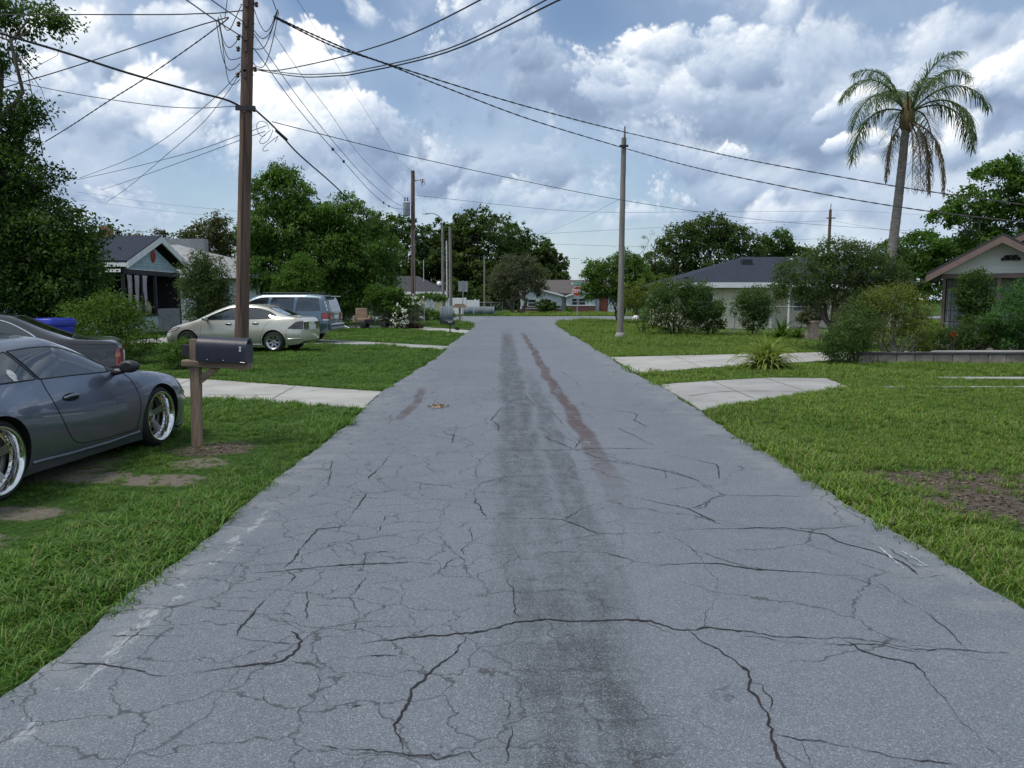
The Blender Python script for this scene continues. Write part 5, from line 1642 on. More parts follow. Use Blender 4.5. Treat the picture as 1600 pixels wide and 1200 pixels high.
# --- brick and pale blue house at the end of the street
def brick_house():
    t = thing('brick_house', 'pale blue house with maroon brick base at the end of the street', 'house')
    y0 = 92.0
    mb = MB()
    roof_plane(mb, [(1.5, y0 + 0.6, 2.3), (15.5, y0 + 0.6, 2.3), (14.0, 97.5, 4.0), (2.6, 97.5, 4.0)], 0.1)
    roof_plane(mb, [(1.5, 103.0, 2.3), (2.6, 97.503, 4.0), (14.0, 97.503, 4.0), (15.5, 103.0, 2.3)], 0.1)
    mb.build('roof', M_SHINGLE_BROWN, t)
    # two front gables
    for k_, (xa, xb_, zp, y) in enumerate(((1.9, 7.25, 3.05, y0 + 0.2), (7.3, 11.2, 2.62, y0 - 0.35))):
        xm = (xa + xb_) / 2 + (0.35 if k_ == 0 else 0)
        xm = xa + 1.5 if k_ == 0 else xm
        ze = 2.05 if k_ == 0 else 1.95
        q = MB()
        roof_plane(q, [(xa, y - 0.3, ze), (xm, y - 0.3, zp), (xm, 96.0, zp), (xa, 96.0, ze)], 0.08)
        roof_plane(q, [(xm + 0.003, y - 0.3, zp), (xb_, y - 0.3, ze), (xb_, 96.0, ze), (xm + 0.003, 96.0, zp)], 0.08)
        q.build('gable_roof', M_SHINGLE_BROWN, t)
        for (p, r_) in (((xa, ze), (xm, zp)), ((xm, zp), (xb_, ze))):
            MB().prism([(p[0], p[1] + 0.03), (r_[0], r_[1] + 0.03), (r_[0], r_[1] - 0.16), (p[0], p[1] - 0.16)], y - 0.35, y - 0.302).build('rake_board', M_FASCIA, t)
        MB().prism([(xa + 0.25, 0.8), (xb_ - 0.25, 0.8), (xb_ - 0.25, ze), (xm, zp - 0.12), (xa + 0.25, ze)], y, 96.2).build('wall', M_PALEBLUE, t)
        MB().box(xa + 0.25, xb_ - 0.25, y - 0.05, 95.0, 0, 0.8 if k_ else 0.45).build('brick_base', M_BRICK, t)
        MB().box(xa + 0.25, xb_ - 0.25, y - 0.08, y - 0.001, 0.801 if k_ else 0.451, 0.86 if k_ else 0.51).build('sill_course', M_FASCIA, t)
    MB().box(2.2, 15.0, y0 + 0.9, 102.5, 0, 2.19).build('wall', M_PALEBLUE, t)
    window(t, 8.2, 9.75, 0.92, 1.66, y0 - 0.36, mull=(2, 2))
    window(t, 5.0, 5.75, 0.75, 1.55, y0 + 0.19, mull=(1, 2))
    window(t, 3.0, 3.9, 0.75, 1.55, y0 + 0.19, mull=(1, 2))
    MB().box(10.98, 11.12, y0 - 0.4, y0 - 0.28, 0, 1.93).build('porch_post', M_GREYWALL, t)
    MB().box(11.6, 12.6, y0 + 0.84, y0 + 0.897, 0.1, 2.0).build('door', mat('red_door', (0.20, 0.06, 0.04), 0.6), t)
    return t


brick_house()


# --- cream house with the dark hip roof on the right
def cream_house():
    t = thing('cream_house', 'cream house with a dark blue grey hip roof behind the right hand shrubs', 'house')
    ze, zr = 2.4, 3.95
    mb = MB()
    roof_plane(mb, [(8.5, 40, ze), (14.3, 40, ze), (14.3, 44, zr), (13.6, 44, zr)], 0.1)
    roof_plane(mb, [(8.5, 48, ze), (8.5, 40.003, ze), (13.597, 44.003, zr)], 0.1)
    roof_plane(mb, [(14.303, 40, ze), (22, 40.6, ze), (18.5, 44, zr), (14.303, 44, zr)], 0.1)
    roof_plane(mb, [(8.5, 48, ze), (13.6, 44.006, zr), (18.5, 44.006, zr), (22, 48, ze)], 0.1)
    rf = mb.build('roof', M_SHINGLE_BLUE, t)
    MB().box(13.2, 13.75, 42.7, 43.1, 3.3, 3.75).build('roof_vent', M_IRON, rf)
    MB().lathe([(0.06, -0.4), (0.06, 0.3), (0.11, 0.3), (0.11, 0.38), (0.0, 0.4)], 10, Matrix.Translation((15.5, 41.6, 3.35))).build('chimney_pipe', M_GALV, rf, smooth=True)
    MB().box(9.5, 9.75, 40.55, 40.7, 2.55, 2.72).build('roof_vent', M_IRON, rf)
    MB().box(8.45, 14.3, 39.93, 39.997, ze - 0.24, ze + 0.03).build('gutter', M_FASCIA, t)
    MB().box(9.0, 14.1, 40.5, 47.5, 0, ze - 0.11).build('wall', M_CREAM, t)
    MB().box(14.1, 21.6, 41.4, 47.5, 0, ze - 0.13).build('wall', M_CREAM, t)
    MB().box(14.02, 14.12, 40.36, 40.499, 0, ze - 0.11).build('downpipe', M_FASCIA, t)
    MB().box(11.55, 11.63, 40.42, 40.499, 0, ze - 0.11).build('downpipe', M_CREAM, t)
    q = MB()
    roof_plane(q, [(13.7, 39.3, 2.28), (18.5, 39.3, 2.10), (18.5, 41.5, 2.55), (13.7, 41.5, 2.62)], 0.05)
    q.build('awning', mat('awning_white', (0.62, 0.66, 0.68), 0.5), t)
    for x in (14.6, 18.3):
        MB().box(x, x + 0.07, 39.4, 39.47, 0, 2.1).build('awning_post', M_FASCIA, t)
    window(t, 9.8, 11.0, 0.95, 1.9, 40.49, mull=(2, 2))
    window(t, 15.6, 17.2, 0.95, 1.9, 41.39, mull=(2, 2))
    return t


cream_house()


# --- pink trimmed house at the right edge
def porch_house():
    t = thing('porch_house', 'beige sided house with pinkish trim and iron bars round its porch', 'house', (13.16, 24.0, 0), R(-32))
    xl, xp, xr, ze, zp = 0.0, 1.95, 3.9, 2.30, 3.45
    k = (zp - ze) / (xp - xl)
    mb = MB()
    roof_plane(mb, [(xl, 0, ze), (xp, 0, zp), (xp, 6, zp), (xl, 6, ze)], 0.1)
    roof_plane(mb, [(xp + 0.003, 0, zp), (xr, 0, ze), (xr, 6, ze), (xp + 0.003, 6, zp)], 0.1)
    mb.build('roof', M_SHINGLE_BROWN, t)
    q = MB()
    roof_plane(q, [(1.3, 2.5, 3.0), (4.6, 2.5, 4.7), (4.6, 11, 4.7), (1.3, 11, 3.0)], 0.1)
    roof_plane(q, [(4.603, 2.5, 4.7), (9.0, 2.5, 2.5), (9.0, 11, 2.5), (4.603, 11, 4.7)], 0.1)
    q.build('roof', M_SHINGLE_BROWN, t)
    for (a, za, b_, zb, y) in ((xl, ze, xp, zp, 0), (xp, zp, xr, ze, 0), (1.3, 3.0, 4.6, 4.7, 2.5), (4.6, 4.7, 9.0, 2.5, 2.5)):
        MB().prism([(a, za + 0.01), (b_, zb + 0.01), (b_, zb - 0.22), (a, za - 0.22)], y - 0.045, y - 0.002).build('rake_board', M_PINK, t)
        MB().prism([(a, za + 0.06), (b_, zb + 0.06), (b_, zb + 0.012), (a, za + 0.012)], y - 0.06, y + 0.2).build('drip_edge', M_SHINGLE_DARK, t)
    MB().prism([(1.6, 2.3), (8.6, 2.3), (4.6, 4.45)], 2.9, 3.1).build('gable_wall', M_BEIGE, t)
    yw = 0.5
    zb = 2.34
    boards(t, zb, zp - 0.16, 0.115, lambda z: max(0.42, xp - (zp - 0.2 - z) / k), lambda z: min(3.48, xp + (zp - 0.2 - z) / k), yw, M_BEIGE)
    MB().box(0.42, 3.48, yw - 0.06, yw + 0.1, 2.20, 2.335).build('beam', M_PINK, t)
    MB().box(0.45, 9.0, 3.2, 10.5, 0.0, 2.3).build('wall', M_WHITE, t)
    MB().box(0.3, 3.7, yw - 0.2, 3.2, 0, 0.14).build('porch_floor', m_conc2, t)
    MB().box(0.42, 3.48, yw + 0.11, 3.19, 2.22, 2.30).build('porch_ceiling', M_PORCH_SHADE, t)
    window(t, 1.0, 2.0, 0.8, 1.9, 3.19, mull=(2, 2))
    MB().box(2.5, 3.3, 3.12, 3.197, 0.14, 2.05).build('door', mat('dark_door', (0.05, 0.035, 0.03), 0.5), t)
    for x in (0.44, 1.9, 3.38):
        MB().box(x, x + 0.09, yw, yw + 0.09, 0.141, 2.20).build('porch_post', M_PINK, t)
    x = 0.60
    while x < 3.36:
        if not (1.86 < x < 2.02):
            MB().box(x - 0.009, x + 0.009, yw + 0.03, yw + 0.048, 0.16, 2.19).build('bar', M_IRON, t)
        x += 0.105
    for z in (0.25, 0.85, 1.2, 1.95):
        MB().box(0.54, 3.37, yw + 0.05, yw + 0.068, z, z + 0.022).build('rail', M_IRON, t)
    for k_ in range(22):
        y = yw + 0.16 + k_ * 0.11
        MB().box(0.47, 0.488, y - 0.009, y + 0.009, 0.16, 2.21).build('bar', M_IRON, t)
    for z in (0.85, 1.95):
        MB().box(0.49, 0.508, yw + 0.1, 3.1, z, z + 0.022).build('rail', M_IRON, t)
    MB().box(0.62, 3.2, yw + 0.9, yw + 0.93, 0.3, 1.75).build('porch_curtain', mat('pale_curtain', (0.34, 0.36, 0.41), 0.8, var=0.15, scale=5, stretch=(3, 1, 0.3)), t)
    fl_ = MB().box(2.13, 2.29, yw - 0.06, yw - 0.033, 2.72, 2.88).build('floodlight', M_IRON, t)
    for (dx_, rz) in ((-0.16, 40), (0.14, -40)):
        Mx = Matrix.Translation((2.21 + dx_, yw - 0.13, 2.78)) @ Matrix.Rotation(R(rz), 4, 'Z') @ Matrix.Rotation(R(75), 4, 'X')
        MB().lathe([(0.0, -0.12), (0.045, -0.12), (0.05, -0.02), (0.085, 0.07), (0.0, 0.05)], 14, Mx).build('lamp_head', M_IRON, fl_, smooth=True)
    return t


porch_house()

# --- low block wall
wall = thing('block_wall', 'low retaining wall of concrete blocks with a dark cap', 'wall', (0, 0, 0))
rr = random.Random(2)
x = 8.75
while x < 16.5:
    w_ = rr.uniform(0.42, 0.47)
    y = 18.75 - 0.05 * (x - 8.75) * 0.6
    MB().box(x, x + w_ - 0.014, y + rr.uniform(-.008, .008), y + 0.2, -0.05, 0.205 + rr.uniform(-.004, .004), bev=0.008).build('block', M_BLOCK, wall)
    MB().box(x + 0.003, x + w_ - 0.003, y - 0.03, y + 0.22, 0.211, 0.262 + rr.uniform(-.003, .003), bev=0.006).build('cap_stone', mat('cap_dark', (0.06, 0.058, 0.06), 0.9, var=0.3, scale=6), wall)
    x += w_
sheet('yard_slab', [(10.6, 18.95), (16, 18.8), (16, 19.4), (10.9, 19.35)], 0.268, m_conc2, 0.28)


# ------------------------------------------------------------------ poles and wires
M_POLE = mat('creosote_wood', (0.135, 0.085, 0.062), 0.85, var=0.35, scale=5, bump=0.7, bscale=18, stretch=(2.5, 2.5, 0.12), dirt=((0.05, 0.033, 0.028), 0.9))
M_POLE_GREY = mat('weathered_wood', (0.215, 0.20, 0.185), 0.9, var=0.25, scale=5, bump=0.7, bscale=18, stretch=(2.5, 2.5, 0.12), dirt=((0.14, 0.13, 0.12), 0.7))
M_CABLE = mat('cable_black', (0.016, 0.017, 0.022), 0.6, var=0.2, scale=5)
M_INS = mat('porcelain_brown', (0.09, 0.05, 0.04), 0.25, var=0.2, scale=8)


def pole(name, label, base, top, r0, r1, m_, cat='utility pole', group=None):
    t = thing(name, label, cat, base, group=group)
    d_ = Vector(top) - Vector(base)
    rr = random.Random(int(base[0] * 100))
    pts, rad = [], []
    for i in range(25):
        s = i / 24
        p = d_ * s
        pts.append((p.x + rr.uniform(-.006, .006), p.y + rr.uniform(-.006, .006), p.z - (0.2 if i == 0 else 0)))
        rad.append(r0 + (r1 - r0) * s + rr.uniform(-.002, .002))
    MB().tube(pts, rad, 16).build('shaft', m_, t, smooth=60)
    return t


def on_pole(base, top, z):
    s = z / (top[2] - base[2])
    return Vector((base[0] + (top[0] - base[0]) * s, base[1] + (top[1] - base[1]) * s, z))


# near leaning pole
B1, T1 = (-6.33, 18.6, 0), (-5.72, 18.6, 10.4)
p1 = pole('utility_pole', 'brown leaning utility pole with bundled cables behind the gold sedan', B1, T1, 0.165, 0.12, M_POLE)
inv = Vector(B1)


def rel(v):
    return Vector(v) - inv


for z, sd in ((8.28, 1), (7.85, -1), (7.55, -1), (7.3, -1), (6.85, 1), (6.72, -1), (5.95, 1)):
    c = rel(on_pole(B1, T1, z))
    mb = MB()
    mb.tube([c + Vector((-0.17 * sd, -0.05, 0)), c + Vector((0.22 * sd, -0.05, 0))], 0.012, 6)
    mb.lathe([(0.0, -0.06), (0.03, -0.06), (0.045, -0.035), (0.028, -0.01), (0.048, 0.02), (0.03, 0.05), (0.0, 0.06)], 12, Matrix.Translation(c + Vector((0.2 * sd, -0.05, 0))))
    mb.box(-0.04, 0.04, -0.16, -0.12, -0.09, 0.09, Matrix.Translation(c))
    mb.build('insulator', M_INS, p1, smooth=40)
c = rel(on_pole(B1, T1, 5.95))
MB().box(-0.20, 0.26, -0.17, -0.13, -0.05, 0.05, Matrix.Translation(c)).build('bracket', M_IRON, p1)
ground_w = [on_pole(B1, T1, z) - inv + Vector((0.0, -0.16 + z * 0.002, 0)) for z in (0.1, 2, 4, 5.8)]
MB().tube(ground_w, 0.008, 5).build('ground_wire', M_CABLE, p1)
rr = random.Random(4)
for k, (a, b_, drop) in enumerate([((0.13, 8.25), (0.68, 8.1), 0.55), ((0.13, 7.75), (0.70, 8.15), 0.5), ((0.13, 7.3), (0.70, 8.15), 0.45), ((0.13, 7.0), (0.72, 8.1), 0.7),
                                   ((-0.13, 8.25), (-0.62, 8.05), 0.5), ((-0.13, 7.6), (-0.66, 8.0), 0.55), ((-0.13, 7.1), (-0.66, 7.95), 0.5), ((-0.13, 6.95), (-0.7, 7.9), 0.65), ((-0.13, 6.6), (-0.62, 7.85), 0.75), ((-0.1, 8.9), (-0.5, 7.95), -0.35), ((0.1, 8.9), (0.66, 8.15), -0.3)]):
    pa = rel(on_pole(B1, T1, a[1])) + Vector((a[0], -0.08, 0))
    pb = rel(on_pole(B1, T1, b_[1])) + Vector((b_[0], -0.08, 0))
    pts = []
    for i in range(13):
        s = i / 12
        p = pa.lerp(pb, s)
        p.z -= drop * math.sin(math.pi * s) * (0.7 + 0.5 * s)
        p.y += rr.uniform(-0.03, 0.03) - 0.12 * math.sin(math.pi * s)
        pts.append(p)
    MB().tube(smooth_path(pts[::3], 6), 0.0095, 6).build('drip_loop', M_CABLE, p1, smooth=True)
for k in range(3):                                   # coil of slack by the telephone cable
    c = rel(on_pole(B1, T1, 5.55 - 0.17 * k)) + Vector((0.42 + 0.1 * k, -0.1, -0.05))
    pts = [c + Vector((0.13 * math.cos(a / 12 * 6.28 + k) * (1 + 0.2 * k), 0.05 * math.sin(a + k), 0.17 * math.sin(a / 12 * 6.28 + k * 2))) for a in range(11)]
    MB().tube(smooth_path(pts, 4), 0.007, 5).build('slack_coil', M_CABLE, p1, smooth=True)
MB().tube([rel((-5.35, 18.75, 5.52)), rel((-5.15, 18.95, 5.33))], 0.038, 8).build('splice_case', M_IRON, p1)

# grey timber pole on the right
B2, T2 = (4.83, 31.73, 0), (4.86, 31.73, 8.0)
p2 = pole('utility_pole', 'grey weathered timber pole standing on the right lawn', B2, T2, 0.135, 0.10, M_POLE_GREY)
MB().tube([(0.06, -0.02, 7.4), (0.06, -0.02, 8.45)], [0.06, 0.03], 8).build('pole_top_pin', M_POLE_GREY, p2)
MB().box(-0.16, 0.2, -0.16, -0.12, 7.62, 7.7).build('bracket', M_IRON, p2)
mb = MB()
mb.lathe([(0.19, -0.02), (0.22, 0.06), (0.17, 0.18), (0.152, 0.2)], 14)
mb.build('base_collar', m_conc2, p2, smooth=True)

# transformer pole
B3, T3 = (-5.9, 50.86, 0), (-5.8, 50.86, 9.8)
p3 = pole('utility_pole', 'brown utility pole carrying a grey transformer can', B3, T3, 0.16, 0.12, M_POLE)
tr = MB()
tr.lathe([(0.0, -0.42), (0.2, -0.42), (0.23, -0.38), (0.23, 0.36), (0.25, 0.37), (0.25, 0.42), (0.1, 0.5), (0.0, 0.5)], 18, Matrix.Translation((-0.33, -0.1, 7.35)))
tr_o = tr.build('transformer', mat('transformer_grey', (0.36, 0.40, 0.43), 0.5, var=0.1), p3, smooth=40)
for dx_ in (-0.1, 0.08):
    MB().lathe([(0.0, 0.3), (0.025, 0.3), (0.05, 0.2), (0.03, 0.15), (0.055, 0.08), (0.03, 0.0)], 10, Matrix.Translation((-0.33 + dx_, -0.1, 7.83))).build('bushing', M_INS, tr_o, smooth=True)
arm = MB()
arm.tube([(0.08, 0, 9.15), (0.72, -0.05, 9.25)], 0.03, 6)
arm.lathe([(0.0, -0.2), (0.03, -0.2), (0.055, -0.1), (0.03, -0.03), (0.05, 0.06), (0.0, 0.08)], 10, Matrix.Translation((0.72, -0.05, 9.2)))
arm.tube([(0.6, -0.05, 9.2), (0.66, -0.08, 8.8), (0.85, -0.08, 8.95), (0.8, -0.05, 9.25)], 0.02, 6)
arm.build('cutout_arm', M_INS, p3, smooth=40)
MB().tube([(0.12, -0.12, 0), (0.11, -0.12, 4), (0.14, -0.12, 6.0)], 0.02, 6).build('conduit', M_GALV, p3)
MB().lathe([(0.0, -0.1), (0.12, -0.1), (0.14, 0.0), (0.07, 0.12), (0.0, 0.14)], 12, Matrix.Translation((0.45, -0.1, 5.7))).build('dusk_lamp', M_GALV, p3, smooth=True)

p4 = pole('utility_pole', 'grey pole with a curved street light arm across the cross street', (-5.75, 74.5, 0), (-5.75, 74.5, 8.3), 0.16, 0.12, M_POLE_GREY)
MB().tube(smooth_path([(0, -0.1, 7.7), (-0.1, -0.2, 9.1), (-0.7, -0.3, 9.6), (-1.4, -0.4, 9.65)], 6), 0.05, 6).build('lamp_arm', M_GALV, p4, smooth=True)
MB().lathe([(0.0, 0.1), (0.13, 0.06), (0.2, -0.04), (0.0, -0.08)], 12, Matrix.Translation((-1.55, -0.4, 9.62)) @ Matrix.Diagonal((1.8, 1, 1, 1))).build('lamp_head', M_GALV, p4, smooth=True)
pole('utility_pole', 'slim white pole between the two grey poles', (-5.45, 75.5, 0), (-5.45, 75.5, 7.2), 0.07, 0.06, mat('pole_white', (0.6, 0.6, 0.58), 0.6))
pole('utility_pole', 'bare grey pole just right of the street light pole', (-5.0, 74, 0), (-5.0, 74, 8.4), 0.17, 0.13, M_POLE_GREY)
pole('utility_pole', 'thin far pole beside the grey mossy tree', (-2.15, 90, 0), (-2.15, 90, 6.6), 0.11, 0.09, M_POLE_GREY)
p7 = pole('utility_pole', 'far brown pole with a short crossarm left of the palm', (35.7, 85, 0), (35.7, 85, 11.3), 0.2, 0.15, M_POLE)
MB().box(-1.3, 1.3, -0.24, -0.17, 7.6, 7.72).build('crossarm', M_POLE, p7)
MB().box(-0.5, 0.5, -0.24, -0.17, 10.3, 10.42).build('crossarm', M_POLE, p7)
MB().tube([(0.0, 0, 11.2), (0.05, 0, 11.9)], 0.04, 6).build('pole_top_pin', M_INS, p7)

WIRES = [
    ('upper black twisted cable from the leaning pole to the grey timber pole', [(-5.27, 18.6, 8.04), (-4.69, 19.35, 7.94), (-3.71, 20.63, 7.83), (-2.57, 22.1, 7.83), (-0.31, 25.04, 7.89), (2.15, 28.24, 8.03), (4.84, 31.73, 8.24)], 0.017),
    ('upper black twisted cable from the grey timber pole across the palm', [(4.84, 31.73, 8.24), (7.29, 28.55, 6.92), (8.92, 26.43, 6.09), (11.56, 23.0, 4.86), (13.61, 20.33, 4.01), (14.64, 19.0, 3.54)], 0.015),
    ('lower black twisted cable from the leaning pole to the grey timber pole', [(-5.27, 18.6, 8.01), (-4.22, 19.97, 7.81), (-3.16, 21.36, 7.81), (-1.61, 23.41, 7.71), (0.96, 26.77, 7.58), (4.74, 31.73, 7.64)], 0.016),
    ('lower black twisted cable from the grey timber pole across the palm', [(4.74, 31.73, 7.64), (6.56, 29.4, 6.61), (8.13, 27.38, 5.81), (10.34, 24.55, 4.79), (12.14, 22.24, 4.06), (13.64, 20.32, 3.56), (14.67, 19.0, 3.2)], 0.015),
    ('black cable rising from the leaning pole to the top of the picture', [(-5.77, 18.6, 6.85), (-4.83, 17.17, 6.43), (-3.42, 15.02, 5.97), (-2.43, 13.51, 5.69), (-1.38, 11.91, 5.45), (-0.29, 10.25, 5.33), (0.53, 9.0, 5.32)], 0.01),
    ('front one of two parallel cables sagging from the leaning pole then rising over the road', [(-5.74, 18.6, 6.85), (-4.91, 17.45, 6.44), (-4.0, 16.18, 6.02), (-3.2, 15.06, 5.73), (-2.55, 14.16, 5.53), (-0.8, 11.72, 5.15), (0.65, 9.7, 5.12), (1.51, 8.5, 5.15)], 0.011),
    ('rear one of two parallel cables sagging from the leaning pole then rising over the road', [(-5.74, 18.6, 6.88), (-4.9, 17.42, 6.47), (-3.99, 16.14, 6.06), (-3.18, 15.0, 5.76), (-2.54, 14.1, 5.56), (-0.79, 11.64, 5.17), (0.58, 9.72, 5.17), (1.44, 8.5, 5.21)], 0.009),
    ('wire with spacers from the leaning pole to the transformer pole', [(-5.75, 18.6, 7.32), (-5.78, 22.67, 6.89), (-5.83, 28.98, 6.58), (-5.88, 35.33, 6.32), (-5.93, 41.89, 6.44), (-6.0, 50.86, 7.36)], 0.011),
    ('inner bare wire from the leaning pole to the transformer pole', [(-5.74, 18.6, 7.64), (-5.76, 22.48, 7.21), (-5.78, 27.57, 6.88), (-5.81, 33.96, 6.67), (-5.85, 43.31, 6.81), (-5.88, 50.86, 7.53)], 0.01),
    ('outer bare wire from the leaning pole to the transformer pole', [(-5.29, 18.6, 7.66), (-5.34, 21.44, 7.46), (-5.4, 25.1, 7.33), (-5.48, 30.05, 7.06), (-5.62, 38.53, 7.18), (-5.83, 50.86, 7.73)], 0.007),
    ('thin top wire running to the tip of the transformer pole', [(-5.63, 18.6, 9.44), (-5.64, 22.21, 9.72), (-5.66, 25.35, 9.63), (-5.68, 31.39, 9.36), (-5.73, 42.21, 9.19), (-5.76, 50.86, 9.67)], 0.006),
    ('heavy telephone cable dropping from the leaning pole to the transformer pole', [(-5.84, 18.6, 6.01), (-5.84, 20.41, 5.92), (-5.84, 22.61, 5.69), (-5.83, 26.96, 5.49), (-5.83, 32.56, 5.16), (-5.83, 37.22, 5.18), (-5.82, 50.86, 5.69)], 0.022),
    ('telephone cable between the transformer pole and the street light pole', [(-5.82, 50.86, 5.69), (-5.71, 61.21, 5.59), (-5.58, 74.0, 5.9)], 0.02),
    ('long thin wire from the leaning pole far out to the right', [(-5.39, 18.6, 5.68), (-3.73, 20.5, 5.56), (-2.42, 22.01, 5.48), (0.29, 25.11, 5.39), (3.93, 29.27, 5.33), (9.05, 35.13, 5.44), (16.78, 43.99, 5.83), (39.49, 70.0, 7.52)], 0.01),
    ('heavy telephone cable entering at the far left in front of the evergreen tree', [(-6.09, 18.6, 6.01), (-6.37, 18.39, 6.12), (-6.94, 17.98, 6.2), (-8.02, 17.19, 6.37), (-8.98, 16.49, 6.58), (-9.85, 15.86, 6.74), (-10.34, 15.5, 6.85)], 0.024),
    ('slack thin wire from the leaning pole through the evergreen tree', [(-6.09, 18.6, 6.04), (-6.29, 18.61, 6.03), (-7.05, 18.66, 6.0), (-7.88, 18.71, 6.04), (-9.1, 18.79, 6.2), (-10.32, 18.87, 6.41), (-11.86, 18.96, 6.74), (-12.47, 19.0, 6.9)], 0.009),
    ('thin service wire to the bungalow, steepest from mid pole', [(-6.06, 18.6, 6.83), (-6.79, 19.63, 6.56), (-8.16, 21.54, 6.25), (-10.54, 24.88, 6.06), (-14.27, 30.09, 5.79), (-17.06, 34.0, 5.74)], 0.008),
    ('thin service wire from mid pole towards the evergreen tree', [(-6.05, 18.6, 6.85), (-7.19, 19.99, 6.58), (-9.78, 23.13, 6.23), (-12.46, 26.39, 6.18), (-17.08, 32.0, 6.43)], 0.008),
    ('upper of two shallow wires from behind the leaning pole to the left', [(-5.53, 18.6, 5.59), (-6.46, 19.63, 5.6), (-8.64, 22.06, 5.63), (-12.42, 26.27, 5.87), (-16.67, 31.0, 6.21)], 0.008),
    ('lower of two shallow wires from behind the leaning pole to the left', [(-5.56, 18.6, 5.46), (-6.53, 19.85, 5.52), (-9.04, 23.06, 5.64), (-13.84, 29.22, 5.9), (-16.79, 33.0, 6.09)], 0.008),
    ('level black cable from the pole top to the upper left branches', [(-5.95, 18.6, 8.16), (-6.53, 18.54, 8.08), (-6.96, 18.5, 8.05), (-7.66, 18.42, 8.0), (-9.4, 18.24, 7.93), (-11.72, 18.0, 7.83)], 0.013),
    ('black cable descending gently left from the pole top bundle', [(-6.31, 18.6, 8.01), (-6.76, 18.78, 7.97), (-7.31, 19.0, 7.91), (-9.18, 19.74, 7.65), (-11.36, 20.61, 7.37), (-13.42, 21.43, 7.14), (-14.84, 22.0, 6.96)], 0.013),
    ('black twisted cable slanting down left from the pole top bundle', [(-6.31, 18.6, 7.99), (-6.51, 18.75, 7.93), (-7.44, 19.42, 7.67), (-9.22, 20.7, 7.23), (-10.81, 21.84, 6.9), (-12.49, 23.06, 6.53), (-13.8, 24.0, 6.27)], 0.014),
    ('overhead wire leaving the leaning pole to the upper left, lower of two', [(-6.0, 18.6, 7.57), (-5.81, 16.16, 7.15), (-5.7, 14.62, 6.92), (-5.46, 11.5, 6.42)], 0.012),
    ('overhead wire leaving the leaning pole to the upper left, higher of two', [(-5.96, 18.6, 7.9), (-5.59, 15.57, 7.27), (-5.09, 11.5, 6.46)], 0.011),
    ('thin guy wire slanting down left from the grey timber pole', [(4.7, 31.73, 5.57), (4.49, 44.11, 6.14), (3.95, 75.0, 7.85)], 0.006),
    ('faint upper street line above the brick house roof', [(-5.78, 50.86, 8.26), (5.63, 60.28, 8.31), (18.18, 70.64, 9.43), (35.59, 85.0, 11.12)], 0.012),
    ('faint middle street line above the brick house roof', [(-4.96, 74.0, 7.33), (0.88, 75.58, 7.71), (13.9, 79.11, 8.71), (24.52, 81.99, 9.45), (35.64, 85.0, 10.09)], 0.012),
    ('faint lower street line crossing the dark oaks', [(-4.96, 74.0, 7.04), (0.88, 75.58, 7.04), (13.93, 79.11, 6.92), (24.58, 81.99, 7.45), (35.72, 85.0, 8.23)], 0.012),
    ('faint wire across the dark oaks from the street light pole', [(-11.27, 74.0, 6.07), (-5.71, 75.74, 5.88), (-1.64, 77.02, 5.77), (7.85, 80.0, 5.74)], 0.012),
    ('faint line from the far right pole behind the palm', [(35.92, 85.0, 10.09), (39.75, 78.55, 8.37), (44.81, 70.0, 6.33)], 0.012),
    ('second faint line from the far right pole behind the palm', [(35.87, 85.0, 11.26), (39.65, 78.55, 10.21), (44.65, 70.0, 8.6)], 0.01),
    ('faint far wire over the bungalow roof', [(-48.49, 90.0, 13.72), (-39.14, 90.0, 12.44), (-30.29, 90.0, 11.59)], 0.012),
    ('lowest faint far wire over the bungalow roof', [(-51.24, 95.0, 13.49), (-41.35, 95.0, 12.22), (-32.01, 95.0, 11.32)], 0.012),
]
for (lb, pts, rad) in WIRES:
    P = [Vector(p) for p in pts]
    if 'over the road' in lb or 'top of the picture' in lb:          # runs on past the edge of the picture
        P.append(P[-1] + (P[-1] - P[-2]) * 4 + Vector((0, 0, 1.0)))
    if 'upper left' in lb and 'overhead' in lb:
        P.append(P[-1] + (P[-1] - P[-2]) * 3)
    Q = smooth_path(P, 7)
    rr = random.Random(len(lb))
    if 'twisted' in lb:                               # two strands laid round each other
        mb = MB()
        L_ = 0.0
        A, B_ = [], []
        n_ = 260
        m_ = len(Q) - 1
        for i in range(n_ + 1):
            s = i / n_ * m_
            k = min(m_ - 1, int(s))
            p = Q[k].lerp(Q[k + 1], s - k)
            ph = i * 0.62
            o_ = Vector((math.cos(ph) * 0.35, math.sin(ph) * 0.35, math.sin(ph))) * rad * 0.7
            A.append(p + o_)
            B_.append(p - o_)
        mb.tube(A, rad * 0.75, 5)
        mb.tube(B_, rad * 0.75, 5)
        w = mb.build('power_cable', M_CABLE, smooth=True)
    else:
        mb = MB().tube(Q, rad, 6)
        if 'spacers' in lb:
            for s in (0.35, 0.42, 0.72, 0.78):
                p = Q[int(s * (len(Q) - 1))]
                mb.lathe([(0.0, -0.06), (0.045, -0.03), (0.045, 0.03), (0.0, 0.06)], 8, Matrix.Translation(p))
        w = mb.build('overhead_wire' if rad < 0.02 else 'telephone_cable', M_CABLE, smooth=True)
    tag(w, lb, 'cable', 'overhead cables and wires')


# ------------------------------------------------------------------ cars
from mathutils.geometry import delaunay_2d_cdt


